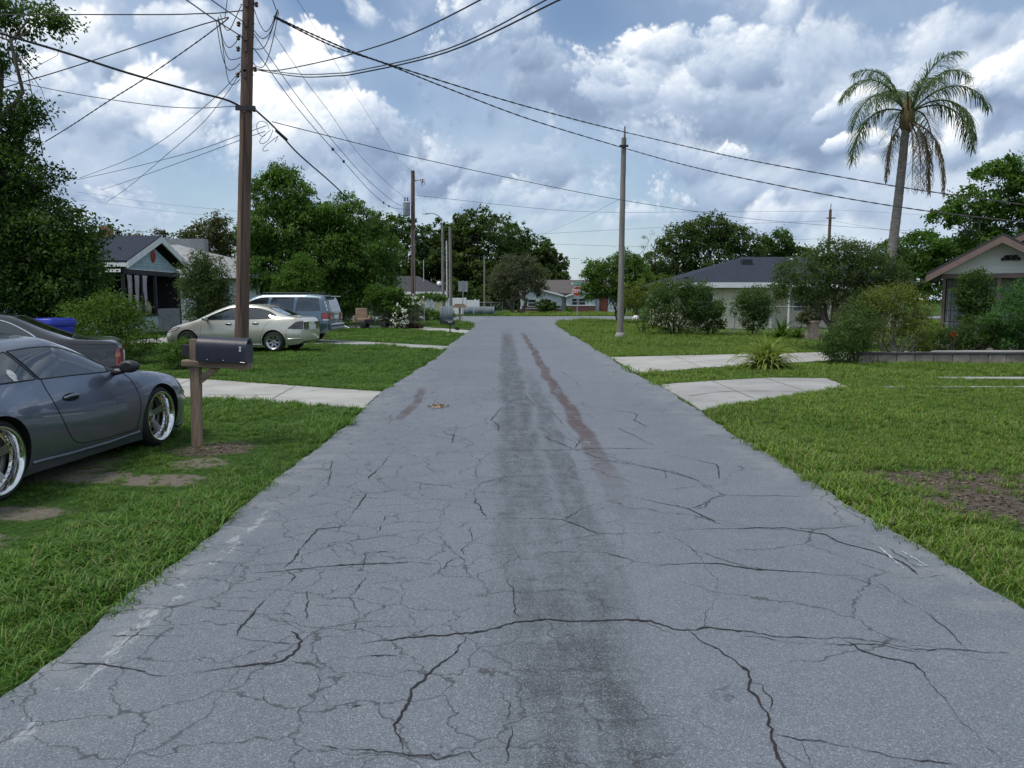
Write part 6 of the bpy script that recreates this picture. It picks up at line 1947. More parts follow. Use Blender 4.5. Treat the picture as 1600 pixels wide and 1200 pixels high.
def pchip(tab, x):
    t = sorted(tab)
    xs, ys = np.array([p[0] for p in t], float), np.array([p[1] for p in t], float)
    h_ = np.diff(xs)
    d_ = np.diff(ys) / h_
    m_ = np.zeros(len(xs))
    m_[1:-1] = np.where(d_[:-1] * d_[1:] > 0, 2 * d_[:-1] * d_[1:] / (d_[:-1] + d_[1:] + 1e-12), 0)
    m_[0], m_[-1] = d_[0], d_[-1]
    x = np.clip(np.asarray(x, float), xs[0], xs[-1])
    i = np.clip(np.searchsorted(xs, x) - 1, 0, len(xs) - 2)
    s = (x - xs[i]) / h_[i]
    return (2 * s ** 3 - 3 * s ** 2 + 1) * ys[i] + (s ** 3 - 2 * s ** 2 + s) * h_[i] * m_[i] + (-2 * s ** 3 + 3 * s ** 2) * ys[i + 1] + (s ** 3 - s ** 2) * h_[i] * m_[i + 1]


def car_paint(name, col, metal=0.55, rough=0.28):
    m_, g_, o_ = new_mat(name)
    tc_ = g_.n('ShaderNodeTexCoord').outputs['Object']
    n1_ = g_.noise(tc_, 900.0, 2, 0.5)
    n2_ = g_.noise(tc_, 2.5, 5, 0.6)
    c_ = g_.mix(g_.step(n1_, 0.35, 0.7, 0.0, 0.35), col, tuple(min(1, x * 1.6 + 0.02) for x in col))
    z_ = g_.sep(tc_)[2]
    dust_ = g_.m('MULTIPLY', g_.step(z_, 0.55, 0.15), g_.step(n2_, 0.35, 0.7, 0.1, 0.45))
    c_ = g_.mix(dust_, c_, (0.20, 0.185, 0.16))
    b_ = g_.n('ShaderNodeBsdfPrincipled', {'Base Color': c_, 'Metallic': metal, 'Roughness': g_.lin(n2_, 0.2, 0.8, rough - 0.06, rough + 0.1), 'Coat Weight': 1.0, 'Coat Roughness': 0.04})
    m_.node_tree.links.new(b_.outputs[0], o_.inputs[0])
    return m_


M_TYRE = mat('tyre_rubber', (0.018, 0.018, 0.019), 0.8, var=0.3, scale=12)
M_CHROME = mat('polished_metal', (0.80, 0.80, 0.80), 0.08, metal=1.0, var=0.03, scale=6)
M_ALLOY = mat('alloy_silver', (0.52, 0.53, 0.55), 0.28, metal=0.9, var=0.08, scale=6)
M_ALLOYG = mat('alloy_bronze_grey', (0.30, 0.30, 0.29), 0.25, metal=0.9, var=0.08, scale=6)
M_BLACKP = mat('black_plastic', (0.02, 0.02, 0.022), 0.45, var=0.2, scale=12)
M_WELL = mat('wheel_well', (0.010, 0.010, 0.011), 0.95, var=0.2, scale=12)
M_CGLASS = mat('car_glass', (0.012, 0.018, 0.020), 0.02, var=0.2, scale=1.5, spec=1.0, coat=1.0)
M_RED = mat('tail_red', (0.30, 0.012, 0.01), 0.15, var=0.15, scale=20, coat=1.0)
M_ORANGE = mat('tail_orange', (0.50, 0.14, 0.02), 0.15, var=0.15, scale=20, coat=1.0)
M_DLENS = mat('tail_smoked', (0.035, 0.028, 0.030), 0.12, var=0.15, scale=20, coat=1.0)
M_LENS = mat('lamp_clear', (0.55, 0.57, 0.60), 0.1, metal=0.4, var=0.1, scale=20, coat=1.0)
M_DISC = mat('brake_disc', (0.20, 0.19, 0.18), 0.4, metal=0.8, var=0.15, scale=9)
M_CALIPER = mat('caliper_yellow', (0.55, 0.33, 0.03), 0.4, var=0.1)
M_GOLD = mat('bolt_gold', (0.60, 0.44, 0.20), 0.3, metal=0.9, var=0.1)
M_PLATE = mat('plate_white', (0.68, 0.70, 0.70), 0.5, var=0.1, scale=30)


class Car:
    def __init__(s, root, tabs, step, vdiv):
        s.root = root
        s.x = np.arange(tabs['x0'], tabs['x1'] + 1e-6, step)
        # finer towards both ends
        e = np.array([0.0, 0.006, 0.015, 0.03, 0.05, 0.075])
        s.x = np.unique(np.round(np.concatenate([tabs['x0'] + e, s.x[(s.x > tabs['x0'] + 0.09) & (s.x < tabs['x1'] - 0.09)], tabs['x1'] - e]), 5))
        K = np.stack([np.stack([pchip(tabs['y%d' % k], s.x) if k < 6 else np.zeros(len(s.x)), pchip(tabs['z%d' % k], s.x)], -1) for k in range(7)], 1)   # (n,7,2)
        # centripetal-free Catmull-Rom through the seven key points of each section
        P = np.concatenate([2 * K[:, :1] - K[:, 1:2], K, K[:, 6:7] * np.array([1, 1]) + (K[:, 6:7] - K[:, 5:6]) * np.array([1, -1])], 1)
        rows = []
        for i in range(6):
            for t in np.arange(vdiv) / vdiv:
                a, b_, c_, d_ = P[:, i], P[:, i + 1], P[:, i + 2], P[:, i + 3]
                rows.append(0.5 * ((2 * b_) + (c_ - a) * t + (2 * a - 5 * b_ + 4 * c_ - d_) * t * t + (3 * b_ - a - 3 * c_ + d_) * t ** 3))
        rows.append(K[:, 6])
        s.G = np.stack(rows, 1)                           # (n, m, 2)  y, z
        s.G[:, :, 0] = np.maximum(s.G[:, :, 0], 0)
        s.G[:, -1, 0] = 0
        s.vdiv = vdiv

    def _sec(s, x):
        f_ = np.interp(x, s.x, np.arange(len(s.x)))
        i = min(int(f_), len(s.x) - 2)
        return s.G[i] * (1 - (f_ - i)) + s.G[i + 1] * (f_ - i)

    def side(s, x, z):
        """half width of the flank at height z"""
        S_ = s._sec(x)[:5 * s.vdiv]
        zz = np.maximum.accumulate(S_[:, 1] + np.arange(len(S_)) * 1e-7)
        return float(np.interp(z, zz, S_[:, 0]))

    def top(s, x, y):
        S_ = s._sec(x)[2 * s.vdiv:]
        yy = S_[::-1, 0]
        return float(np.interp(abs(y), np.maximum.accumulate(yy + np.arange(len(yy)) * 1e-7), S_[::-1, 1]))

    def sp(s, x, z, sgn, off=0.0):
        y = s.side(x, z)
        if off:
            e = 0.012
            dx_ = (s.side(x + e, z) - s.side(x - e, z)) / (2 * e)
            dz_ = (s.side(x, z + e) - s.side(x, z - e)) / (2 * e)
            n_ = Vector((-dx_, 1.0, -dz_)).normalized() * off
            return Vector((x + n_.x, sgn * (y + n_.y), z + n_.z))
        return Vector((x, sgn * y, z))

    def tp(s, x, y, off=0.0):
        return Vector((x, y, s.top(x, y) + off))

    def body(s, paint, arches):
        n_, m_ = s.G.shape[:2]
        V, F_ = [], []
        ring = 2 * m_ - 1
        for i in range(n_):
            for k in range(m_):
                V.append((s.x[i], s.G[i, k, 0], s.G[i, k, 1]))
            for k in range(m_ - 2, -1, -1):
                V.append((s.x[i], -s.G[i, k, 0], s.G[i, k, 1]))
        for i in range(n_ - 1):
            for k in range(ring):
                k2 = (k + 1) % ring
                F_.append((i * ring + k, (i + 1) * ring + k, (i + 1) * ring + k2, i * ring + k2))
        F_.append(tuple(range(ring)))
        F_.append(tuple((n_ - 1) * ring + k for k in range(ring - 1, -1, -1)))
        me = bpy.data.meshes.new('body')
        me.from_pydata(V, [], F_)
        bm = bmesh.new()
        bm.from_mesh(me)
        bmesh.ops.recalc_face_normals(bm, faces=bm.faces[:])
        bm.to_mesh(me)
        bm.free()
        me.materials.append(paint)
        me.materials.append(M_WELL)
        o = bpy.data.objects.new('body', me)
        COL.objects.link(o)
        cb = MB()
        for (ax, az, ar) in arches:
            for sg in (-1, 1):
                Mx = Matrix.Translation((ax, sg * 0.80, az)) @ Matrix.Rotation(R(90), 4, 'X')
                pr = [(0.0, -0.32), (ar, -0.32), (ar, 0.32), (0.0, 0.32)]
                q = MB()
                nn = 64
                vs = [Mx @ Vector((ar * math.cos(6.28318 * k / nn), ar * math.sin(6.28318 * k / nn), z)) for z in (-0.32, 0.32) for k in range(nn)]
                cb.add(vs, [tuple(range(nn - 1, -1, -1)), tuple(range(nn, 2 * nn))] + [(k, (k + 1) % nn, (k + 1) % nn + nn, k + nn) for k in range(nn)])
        cut = cb.build('cutter', M_WELL)
        md = o.modifiers.new('arches', 'BOOLEAN')
        md.object = cut
        md.operation = 'DIFFERENCE'
        md.solver = 'EXACT'
        md.material_mode = 'TRANSFER'
        dg = bpy.context.evaluated_depsgraph_get()
        dg.update()
        nm = bpy.data.meshes.new_from_object(o.evaluated_get(dg))
        bpy.data.objects.remove(cut)
        bpy.data.objects.remove(o)
        smooth_by_angle(nm, 38)
        nm.name = 'body'
        o = bpy.data.objects.new('body', nm)
        COL.objects.link(o)
        o.parent = s.root
        return o

    def patch(s, name, poly, m_, sides=(-1, 1), off=0.003, h=0.03, parent=None, mode='side', edge=0.0, edge_m=None):
        """a piece of skin: outline in (x,z) on the flank or (x,y) on top"""
        res = []
        poly = [tuple(p) for p in poly]
        xs, zs = [p[0] for p in poly], [p[1] for p in poly]
        fine = []
        for a, b_ in zip(poly, poly[1:] + poly[:1]):
            n_ = max(1, int(math.dist(a, b_) / h))
            fine += [(a[0] + (b_[0] - a[0]) * k / n_, a[1] + (b_[1] - a[1]) * k / n_) for k in range(n_)]
        nb = len(fine)
        gx, gz = np.meshgrid(np.arange(min(xs), max(xs), h), np.arange(min(zs), max(zs), h))
        gx, gz = gx.ravel(), gz.ravel()
        ok = inside(fine, gx, gz)
        F0 = np.array(fine)
        pts = [p for p in zip(gx[ok], gz[ok]) if np.min(np.hypot(F0[:, 0] - p[0], F0[:, 1] - p[1])) > h * 0.45]
        v2 = [Vector(p) for p in fine + [(float(a), float(b_)) for a, b_ in pts]]
        vo, eo, fo, *_ = delaunay_2d_cdt(v2, [(i, (i + 1) % nb) for i in range(nb)], [list(range(nb))], 1, 1e-6)
        for sg in sides:
            mb = MB()
            if mode == 'side':
                vs = [s.sp(p.x, p.y, sg, off) for p in vo]
            else:
                vs = [s.tp(p.x, p.y, off) for p in vo]
            mb.add(vs, [tuple(f) for f in fo])
            o = mb.build(name, m_, parent or s.root, smooth=True)
            res.append(o)
            if edge:
                pts3 = [(s.sp(p[0], p[1], sg, off) if mode == 'side' else s.tp(p[0], p[1], off)) for p in fine]
                MB().tube(pts3 + pts3[:1], edge, 5, caps=False).build('trim', edge_m or M_BLACKP, o, smooth=True)
        return res

    def seam(s, pts, sides=(-1, 1), r_=0.0035, name='seam', m_=None, mode='side', off=0.0):
        for sg in sides:
            P = []
            for a, b_ in zip(pts[:-1], pts[1:]):
                n_ = max(1, int(math.dist(a, b_) / 0.03))
                for k in range(n_):
                    q = (a[0] + (b_[0] - a[0]) * k / n_, a[1] + (b_[1] - a[1]) * k / n_)
                    P.append(s.sp(q[0], q[1], sg, off) if mode == 'side' else s.tp(q[0], q[1], off))
            P.append(s.sp(pts[-1][0], pts[-1][1], sg, off) if mode == 'side' else s.tp(pts[-1][0], pts[-1][1], off))
            MB().tube(P, r_, 5).build(name, m_ or M_WELL, s.root, smooth=True)

    def wheel(s, x, z, y, Rt, Rr, w, style):
        for sg in (-1, 1):
            Mx = Matrix.Translation((x, sg * y, z)) @ Matrix.Rotation(R(90 if sg < 0 else -90), 4, 'X')
            # local z points outward
            h_ = w / 2
            ty = MB().lathe([(Rr, -h_ + 0.01), (Rr + 0.012, -h_), (Rt - 0.03, -h_), (Rt - 0.006, -h_ + 0.03), (Rt, -h_ + 0.06), (Rt, h_ - 0.06), (Rt - 0.006, h_ - 0.03), (Rt - 0.03, h_ - 0.004), (Rr + 0.02, h_ + 0.004), (Rr, h_ - 0.01)], 56, Mx)
            t_ = ty.build('wheel', M_TYRE, s.root, smooth=40)
            dish = {'deep': 0.085, 'plain': 0.02}[style[0]]
            rm = MB().lathe([(Rr + 0.004, h_ - 0.012), (Rr + 0.002, h_ + 0.006), (Rr - 0.010, h_ + 0.006), (Rr - 0.022, h_ - 0.006), (Rr - 0.030, h_ - dish), (Rr - 0.055, h_ - dish - 0.006), (Rr - 0.062, h_ - dish - 0.05), (Rr - 0.05, -h_ + 0.03)], 64, Mx)
            r_o = rm.build('rim', M_CHROME if style[0] == 'deep' else M_ALLOY, t_, smooth=50)
            MB().lathe([(0.05, h_ - dish - 0.09), (Rr - 0.075, h_ - dish - 0.09), (Rr - 0.075, h_ - dish - 0.11), (0.05, h_ - dish - 0.11)], 40, Mx, closed=True).build('brake_disc', M_DISC, t_, smooth=30)
            MB().lathe([(0.0, -h_ + 0.05), (Rr - 0.02, -h_ + 0.05)], 32, Mx).build('wheel_back', M_WELL, t_)
            ns = style[1]
            zt = h_ - dish
            for k in range(ns):
                a_ = 2 * math.pi * k / ns + 0.3
                Ms = Mx @ Matrix.Rotation(a_, 4, 'Z')
                r0, r1 = 0.045, Rr - 0.05
                if style[0] == 'deep':
                    wa, wb = 0.036, 0.050
                    za, zb = zt - 0.035, zt + 0.004
                else:
                    wa, wb = 0.034, 0.030
                    za, zb = zt - 0.02, zt + 0.005
                bm = bmesh.new()
                vs = [bm.verts.new(p) for p in ((r0, -wa, za - 0.035), (r0, wa, za - 0.035), (r1, wb, zb - 0.035), (r1, -wb, zb - 0.035),
                                                (r0, -wa * 0.8, za), (r0, wa * 0.8, za), (r1, wb * 0.7, zb), (r1, -wb * 0.7, zb))]
                for f in ((3, 2, 1, 0), (4, 5, 6, 7), (0, 1, 5, 4), (1, 2, 6, 5), (2, 3, 7, 6), (3, 0, 4, 7)):
                    bm.faces.new([vs[i] for i in f])
                bmesh.ops.bevel(bm, geom=bm.edges[:], offset=0.007, segments=2, affect='EDGES')
                MB().bm(bm, Ms).build('spoke', M_ALLOYG if style[0] == 'deep' else M_ALLOY, t_, smooth=35)
            MB().lathe([(0.0, zt - 0.012), (0.03, zt - 0.014), (0.036, zt - 0.022), (0.062, zt - 0.026), (0.068, zt - 0.06), (0.0, zt - 0.06)], 24, Mx).build('hub', M_ALLOYG if style[0] == 'deep' else M_ALLOY, t_, smooth=35)
            if style[0] == 'deep':
                bo = MB()
                for k in range(30):
                    a_ = 2 * math.pi * k / 30
                    bo.lathe([(0.0, 0.010), (0.006, 0.008), (0.0085, 0.0)], 6, Mx @ Matrix.Translation((math.cos(a_) * (Rr - 0.043), math.sin(a_) * (Rr - 0.043), zt - 0.005)))
                bo.build('rim_bolts', M_GOLD, t_, smooth=True)
                bm = bmesh.new()
                cal = MB()
                for k in range(7):
                    pass
                arc = [(math.cos(R(150 + 8 * k)), math.sin(R(150 + 8 * k))) for k in range(8)]
                vs = [Mx @ Vector((c[0] * q, c[1] * q, z2)) for c in arc for (q, z2) in ((Rr - 0.135, zt - 0.115), (Rr - 0.068, zt - 0.115), (Rr - 0.068, zt - 0.062), (Rr - 0.135, zt - 0.062))]
                fs = []
                for k in range(7):
                    b0 = 4 * k
                    fs += [(b0 + q, b0 + (q + 1) % 4, b0 + 4 + (q + 1) % 4, b0 + 4 + q) for q in range(4)]
                fs += [(0, 1, 2, 3), (31, 30, 29, 28)]
                cal.add(vs, fs).build('caliper', M_CALIPER, t_)
            bm = None


def mirror_part(c, x, z, y, paint, sgs=(-1, 1), sx=0.09, sy=0.10, sz=0.065, stalk=True):
    for sg in sgs:
        bm = bmesh.new()
        bmesh.ops.create_uvsphere(bm, u_segments=20, v_segments=12, radius=1.0)
        for v in bm.verts:
            v.co.x = v.co.x * sx * (0.8 if v.co.x < 0 else 1.25)
            v.co.y *= sy
            v.co.z *= sz
            v.co.x = max(v.co.x, -sx * 0.55)
        mb = MB().bm(bm, Matrix.Translation((x, sg * y, z)))
        o = mb.build('door_mirror', paint, c.root, smooth=50)
        mb = MB().tube([c.sp(x + 0.02, z - 0.07, sg), Vector((x + 0.02, sg * (y - 0.05), z - 0.045))], [0.028, 0.02], 8)
        mb.build('mirror_stalk', M_BLACKP, o, smooth=True)


def handle(c, x, z, m_, L_=0.2, sgs=(-1, 1)):
    for sg in sgs:
        c_ = c.patch('handle_recess', [(x + L_ * 0.55 * math.cos(a), z + 0.035 * math.sin(a)) for a in np.linspace(0, 6.28, 20)[:-1]], M_WELL if m_ is not M_CHROME else M_BLACKP, sides=(sg,), off=0.0015, h=0.02)[0]
        pts = [c.sp(x + L_ * 0.5 * t, z + 0.006 * (1 - t * t), sg, 0.004 + 0.022 * (1 - t ** 4)) for t in np.linspace(-1, 1, 11)]
        MB().tube(pts, [0.012 + 0.004 * (1 - abs(t)) for t in np.linspace(-1, 1, 11)], 8).build('door_handle', m_, c.root, smooth=True)


def curve2(pts, n=8):
    return [(p.x, p.y) for p in smooth_path([(a, b_, 0) for a, b_ in pts], n)]


# ---- grey sports coupe
def sports_car():
    hd = R(84.3)
    t = thing('sports_car', 'lowered grey sports coupe with polished deep dish wheels parked on the grass', 'car', (-4.66, 7.16, -0.03), hd)
    T = dict(x0=-2.28, x1=2.14)
    T['y0'] = [(-2.28, .40), (-2.2, .58), (-2.0, .72), (-1.6, .84), (-1.1, .86), (-.6, .80), (0, .80), (.6, .80), (1.2, .83), (1.6, .80), (1.9, .70), (2.06, .55), (2.14, .34)]
    T['z0'] = [(-2.28, .34), (-2.1, .24), (-1.8, .17), (-1.2, .14), (0, .13), (1.2, .13), (1.8, .13), (2.05, .15), (2.14, .20)]
    T['y1'] = [(-2.28, .44), (-2.2, .63), (-2.0, .77), (-1.6, .895), (-1.1, .905), (-.6, .855), (0, .845), (.6, .85), (1.2, .875), (1.6, .845), (1.9, .74), (2.06, .59), (2.14, .38)]
    T['z1'] = [(-2.28, .44), (-2.0, .36), (-1.2, .33), (0, .28), (1.2, .32), (1.8, .29), (2.14, .29)]
    T['y2'] = [(-2.28, .45), (-2.2, .65), (-2.0, .795), (-1.6, .91), (-1.15, .925), (-.65, .885), (0, .868), (.6, .872), (1.2, .895), (1.55, .87), (1.85, .775), (2.02, .64), (2.10, .50), (2.14, .39)]
    T['z2'] = [(-2.28, .54), (-2.0, .58), (-1.6, .64), (-1.15, .66), (-.6, .60), (0, .56), (.6, .57), (1.2, .61), (1.6, .57), (1.9, .48), (2.14, .38)]
    T['y3'] = [(-2.28, .40), (-2.2, .52), (-2.0, .64), (-1.6, .765), (-1.15, .80), (-.6, .775), (0, .755), (.6, .755), (.9, .765), (1.2, .785), (1.55, .765), (1.85, .67), (2.02, .54), (2.10, .42), (2.14, .34)]
    T['z3'] = [(-2.28, .62), (-2.15, .70), (-1.9, .78), (-1.6, .845), (-1.15, .885), (-.6, .885), (0, .865), (.6, .845), (.9, .825), (1.2, .80), (1.55, .745), (1.85, .645), (2.02, .54), (2.10, .46), (2.14, .42)]
    T['y4'] = [(-2.28, .32), (-2.1, .46), (-1.75, .55), (-1.35, .56), (-1.0, .565), (-.6, .575), (-.2, .585), (.15, .605), (.5, .645), (.75, .665), (1.0, .60), (1.4, .56), (1.8, .50), (2.02, .40), (2.14, .25)]
    T['z4'] = [(-2.28, .66), (-2.1, .76), (-1.75, .885), (-1.35, 1.0), (-1.0, 1.10), (-.6, 1.175), (-.2, 1.18), (.15, 1.10), (.5, .955), (.75, .865), (1.0, .835), (1.4, .775), (1.8, .67), (2.02, .555), (2.14, .44)]
    T['y5'] = [(-2.28, .2), (-2.1, .28), (-1.6, .34), (-1.0, .36), (-.4, .37), (.2, .39), (.6, .42), (.9, .38), (1.4, .33), (1.8, .29), (2.02, .23), (2.14, .14)]
    T['z5'] = [(-2.28, .67), (-2.1, .785), (-1.75, .92), (-1.35, 1.06), (-1.0, 1.18), (-.6, 1.255), (-.2, 1.26), (.15, 1.18), (.5, 1.03), (.8, .895), (1.0, .835), (1.4, .765), (1.8, .665), (2.02, .565), (2.14, .45)]
    T['z6'] = [(-2.28, .675), (-2.1, .79), (-1.75, .93), (-1.35, 1.08), (-1.0, 1.205), (-.6, 1.282), (-.2, 1.29), (.15, 1.21), (.5, 1.06), (.85, .90), (1.0, .842), (1.4, .768), (1.8, .668), (2.02, .57), (2.14, .455)]
    c = Car(t, T, 0.02, 9)
    paint = car_paint('paint_slate_grey', (0.13, 0.152, 0.195), 0.65, 0.3)
    ar = 0.352
    c.body(paint, [(1.18, 0.335, ar), (-1.18, 0.335, ar)])
    # side glass: door window and quarter window
    topc = curve2([(.60, .885), (.42, .965), (.18, 1.075), (-.1, 1.150), (-.38, 1.163), (-.66, 1.150)])
    c.patch('window', topc + [(-.665, 1.150), (-.52, .905), (0, .892), (.45, .878)], M_CGLASS, off=0.004, edge=0.006)
    c.patch('window', curve2([(-.70, 1.145), (-.95, 1.095), (-1.18, 1.01), (-1.36, .935)]) + [(-1.34, .915), (-1.1, .915), (-.56, .908)], M_CGLASS, off=0.004, edge=0.006)
    # windscreen and rear glass
    c.patch('windscreen', [(.90, -.52), (.90, .52), (.62, .585), (.2, .545), (.07, .50), (.05, 0), (.07, -.50), (.2, -.545), (.62, -.585)], M_CGLASS, sides=(1,), mode='top', off=0.004, h=0.05)
    c.patch('rear_glass', [(-.95, -.46), (-.95, .46), (-1.5, .40), (-1.62, 0), (-1.5, -.40)], M_CGLASS, sides=(1,), mode='top', off=0.004, h=0.05)
    # door outline
    c.seam(curve2([(-.50, .905), (-.50, .80), (-.45, .62), (-.36, .45), (-.25, .33), (-.12, .285), (.2, .265), (.6, .262), (.74, .27)]) + curve2([(.74, .27), (.775, .5), (.765, .72), (.735, .80), (.68, .845)])[1:], name='door_gap', r_=0.0045)
    # skirt crease, bumper cut, wing to hood cut, filler flap
    c.seam([(-.78, .235), (-.3, .215), (.3, .21), (.8, .225)], name='sill_crease', m_=paint, r_=0.016)
    c.seam(curve2([(1.53, .53), (1.62, .56), (1.75, .55), (1.9, .50)]), name='bumper_gap', r_=0.004)
    c.seam([(x, y) for x, y in curve2([(.98, .62), (1.3, .585), (1.6, .535), (1.85, .44)])], sides=(1,), name='hood_gap', mode='top', r_=0.004)
    c.seam([(x, -y) for x, y in curve2([(.98, .62), (1.3, .585), (1.6, .535), (1.85, .44)])], sides=(1,), name='hood_gap', mode='top', r_=0.004)
    c.seam([(.98 + .10 * math.cos(a), -(.70 + .055 * math.sin(a))) for a in np.linspace(0, 6.28, 22)], sides=(1,), name='filler_flap', mode='top', r_=0.003)
    # front lamp, side marker, chin lip
    for sg in (1, -1):
        c.patch('headlight', [(1.66 + .155 * math.cos(a), sg * (.595 + .088 * math.sin(a))) for a in np.linspace(0, 6.28, 30)[:-1]], M_LENS, sides=(1,), mode='top', off=0.006, h=0.025, edge=0.005)
    c.patch('side_marker', curve2([(1.70, .515), (1.80, .505), (1.93, .455), (1.90, .435), (1.78, .475), (1.70, .495)], 3), M_LENS, off=0.006, h=0.02)
    c.seam(curve2([(1.55, .165), (1.8, .168), (1.98, .175), (2.10, .20)]), name='chin_lip', m_=M_BLACKP, r_=0.02)
    c.patch('tail_light', curve2([(-2.0, .70), (-2.12, .69), (-2.22, .64), (-2.2, .58), (-2.08, .60), (-1.99, .64)], 3), M_RED, off=0.005, h=0.02)
    handle(c, -.22, .715, paint, 0.22)
    mirror_part(c, .52, .925, .93, M_BLACKP, sx=.085, sy=.10, sz=.062)
    # mirror base triangle and round window decal
    c.patch('mirror_base', [(.60, .882), (.48, .935), (.46, .885)], M_BLACKP, off=0.007, h=0.02)
    st = MB()
    dec = [(-.80 + .042 * math.cos(a), .965 + .042 * math.sin(a)) for a in np.linspace(0, 6.28, 20)[:-1]]
    c.patch('decal', dec, mat('decal_white', (0.5, 0.5, 0.5), 0.5, var=0.4, scale=60), sides=(-1,), off=0.0065, h=0.02)
    c.patch('decal', [(-.835, .955), (-.765, .955), (-.775, .915), (-.825, .915)], mat('decal_white', (0.5, 0.5, 0.5)), sides=(-1,), off=0.0066, h=0.02)
    c.wheel(1.18, .335, .745, .322, .262, .235, ('deep', 5))
    c.wheel(-1.18, .335, .755, .326, .268, .265, ('deep', 5))
    return t


sports_car()


def sedan(name, label, loc, hd, T, paint, wheelR, rimR, axles, ywheel, win, extras, step=0.03, vdiv=7, arch=None, ns=5):
    t = thing(name, label, 'car', loc, hd)
    c = Car(t, T, step, vdiv)
    c.body(paint, [(axles[0], wheelR, arch or wheelR + 0.045), (axles[1], wheelR, arch or wheelR + 0.045)])
    for w in win:
        c.patch(w.get('name', 'window'), w['p'], w.get('m', M_CGLASS), sides=w.get('s', (-1, 1)), off=w.get('off', 0.004), mode=w.get('mode', 'side'), h=w.get('h', 0.045), edge=w.get('edge', 0.007), edge_m=w.get('em'))
    for ax in axles:
        c.wheel(ax, wheelR, ywheel, wheelR, rimR, 0.205, ('plain', ns))
    extras(c)
    return t


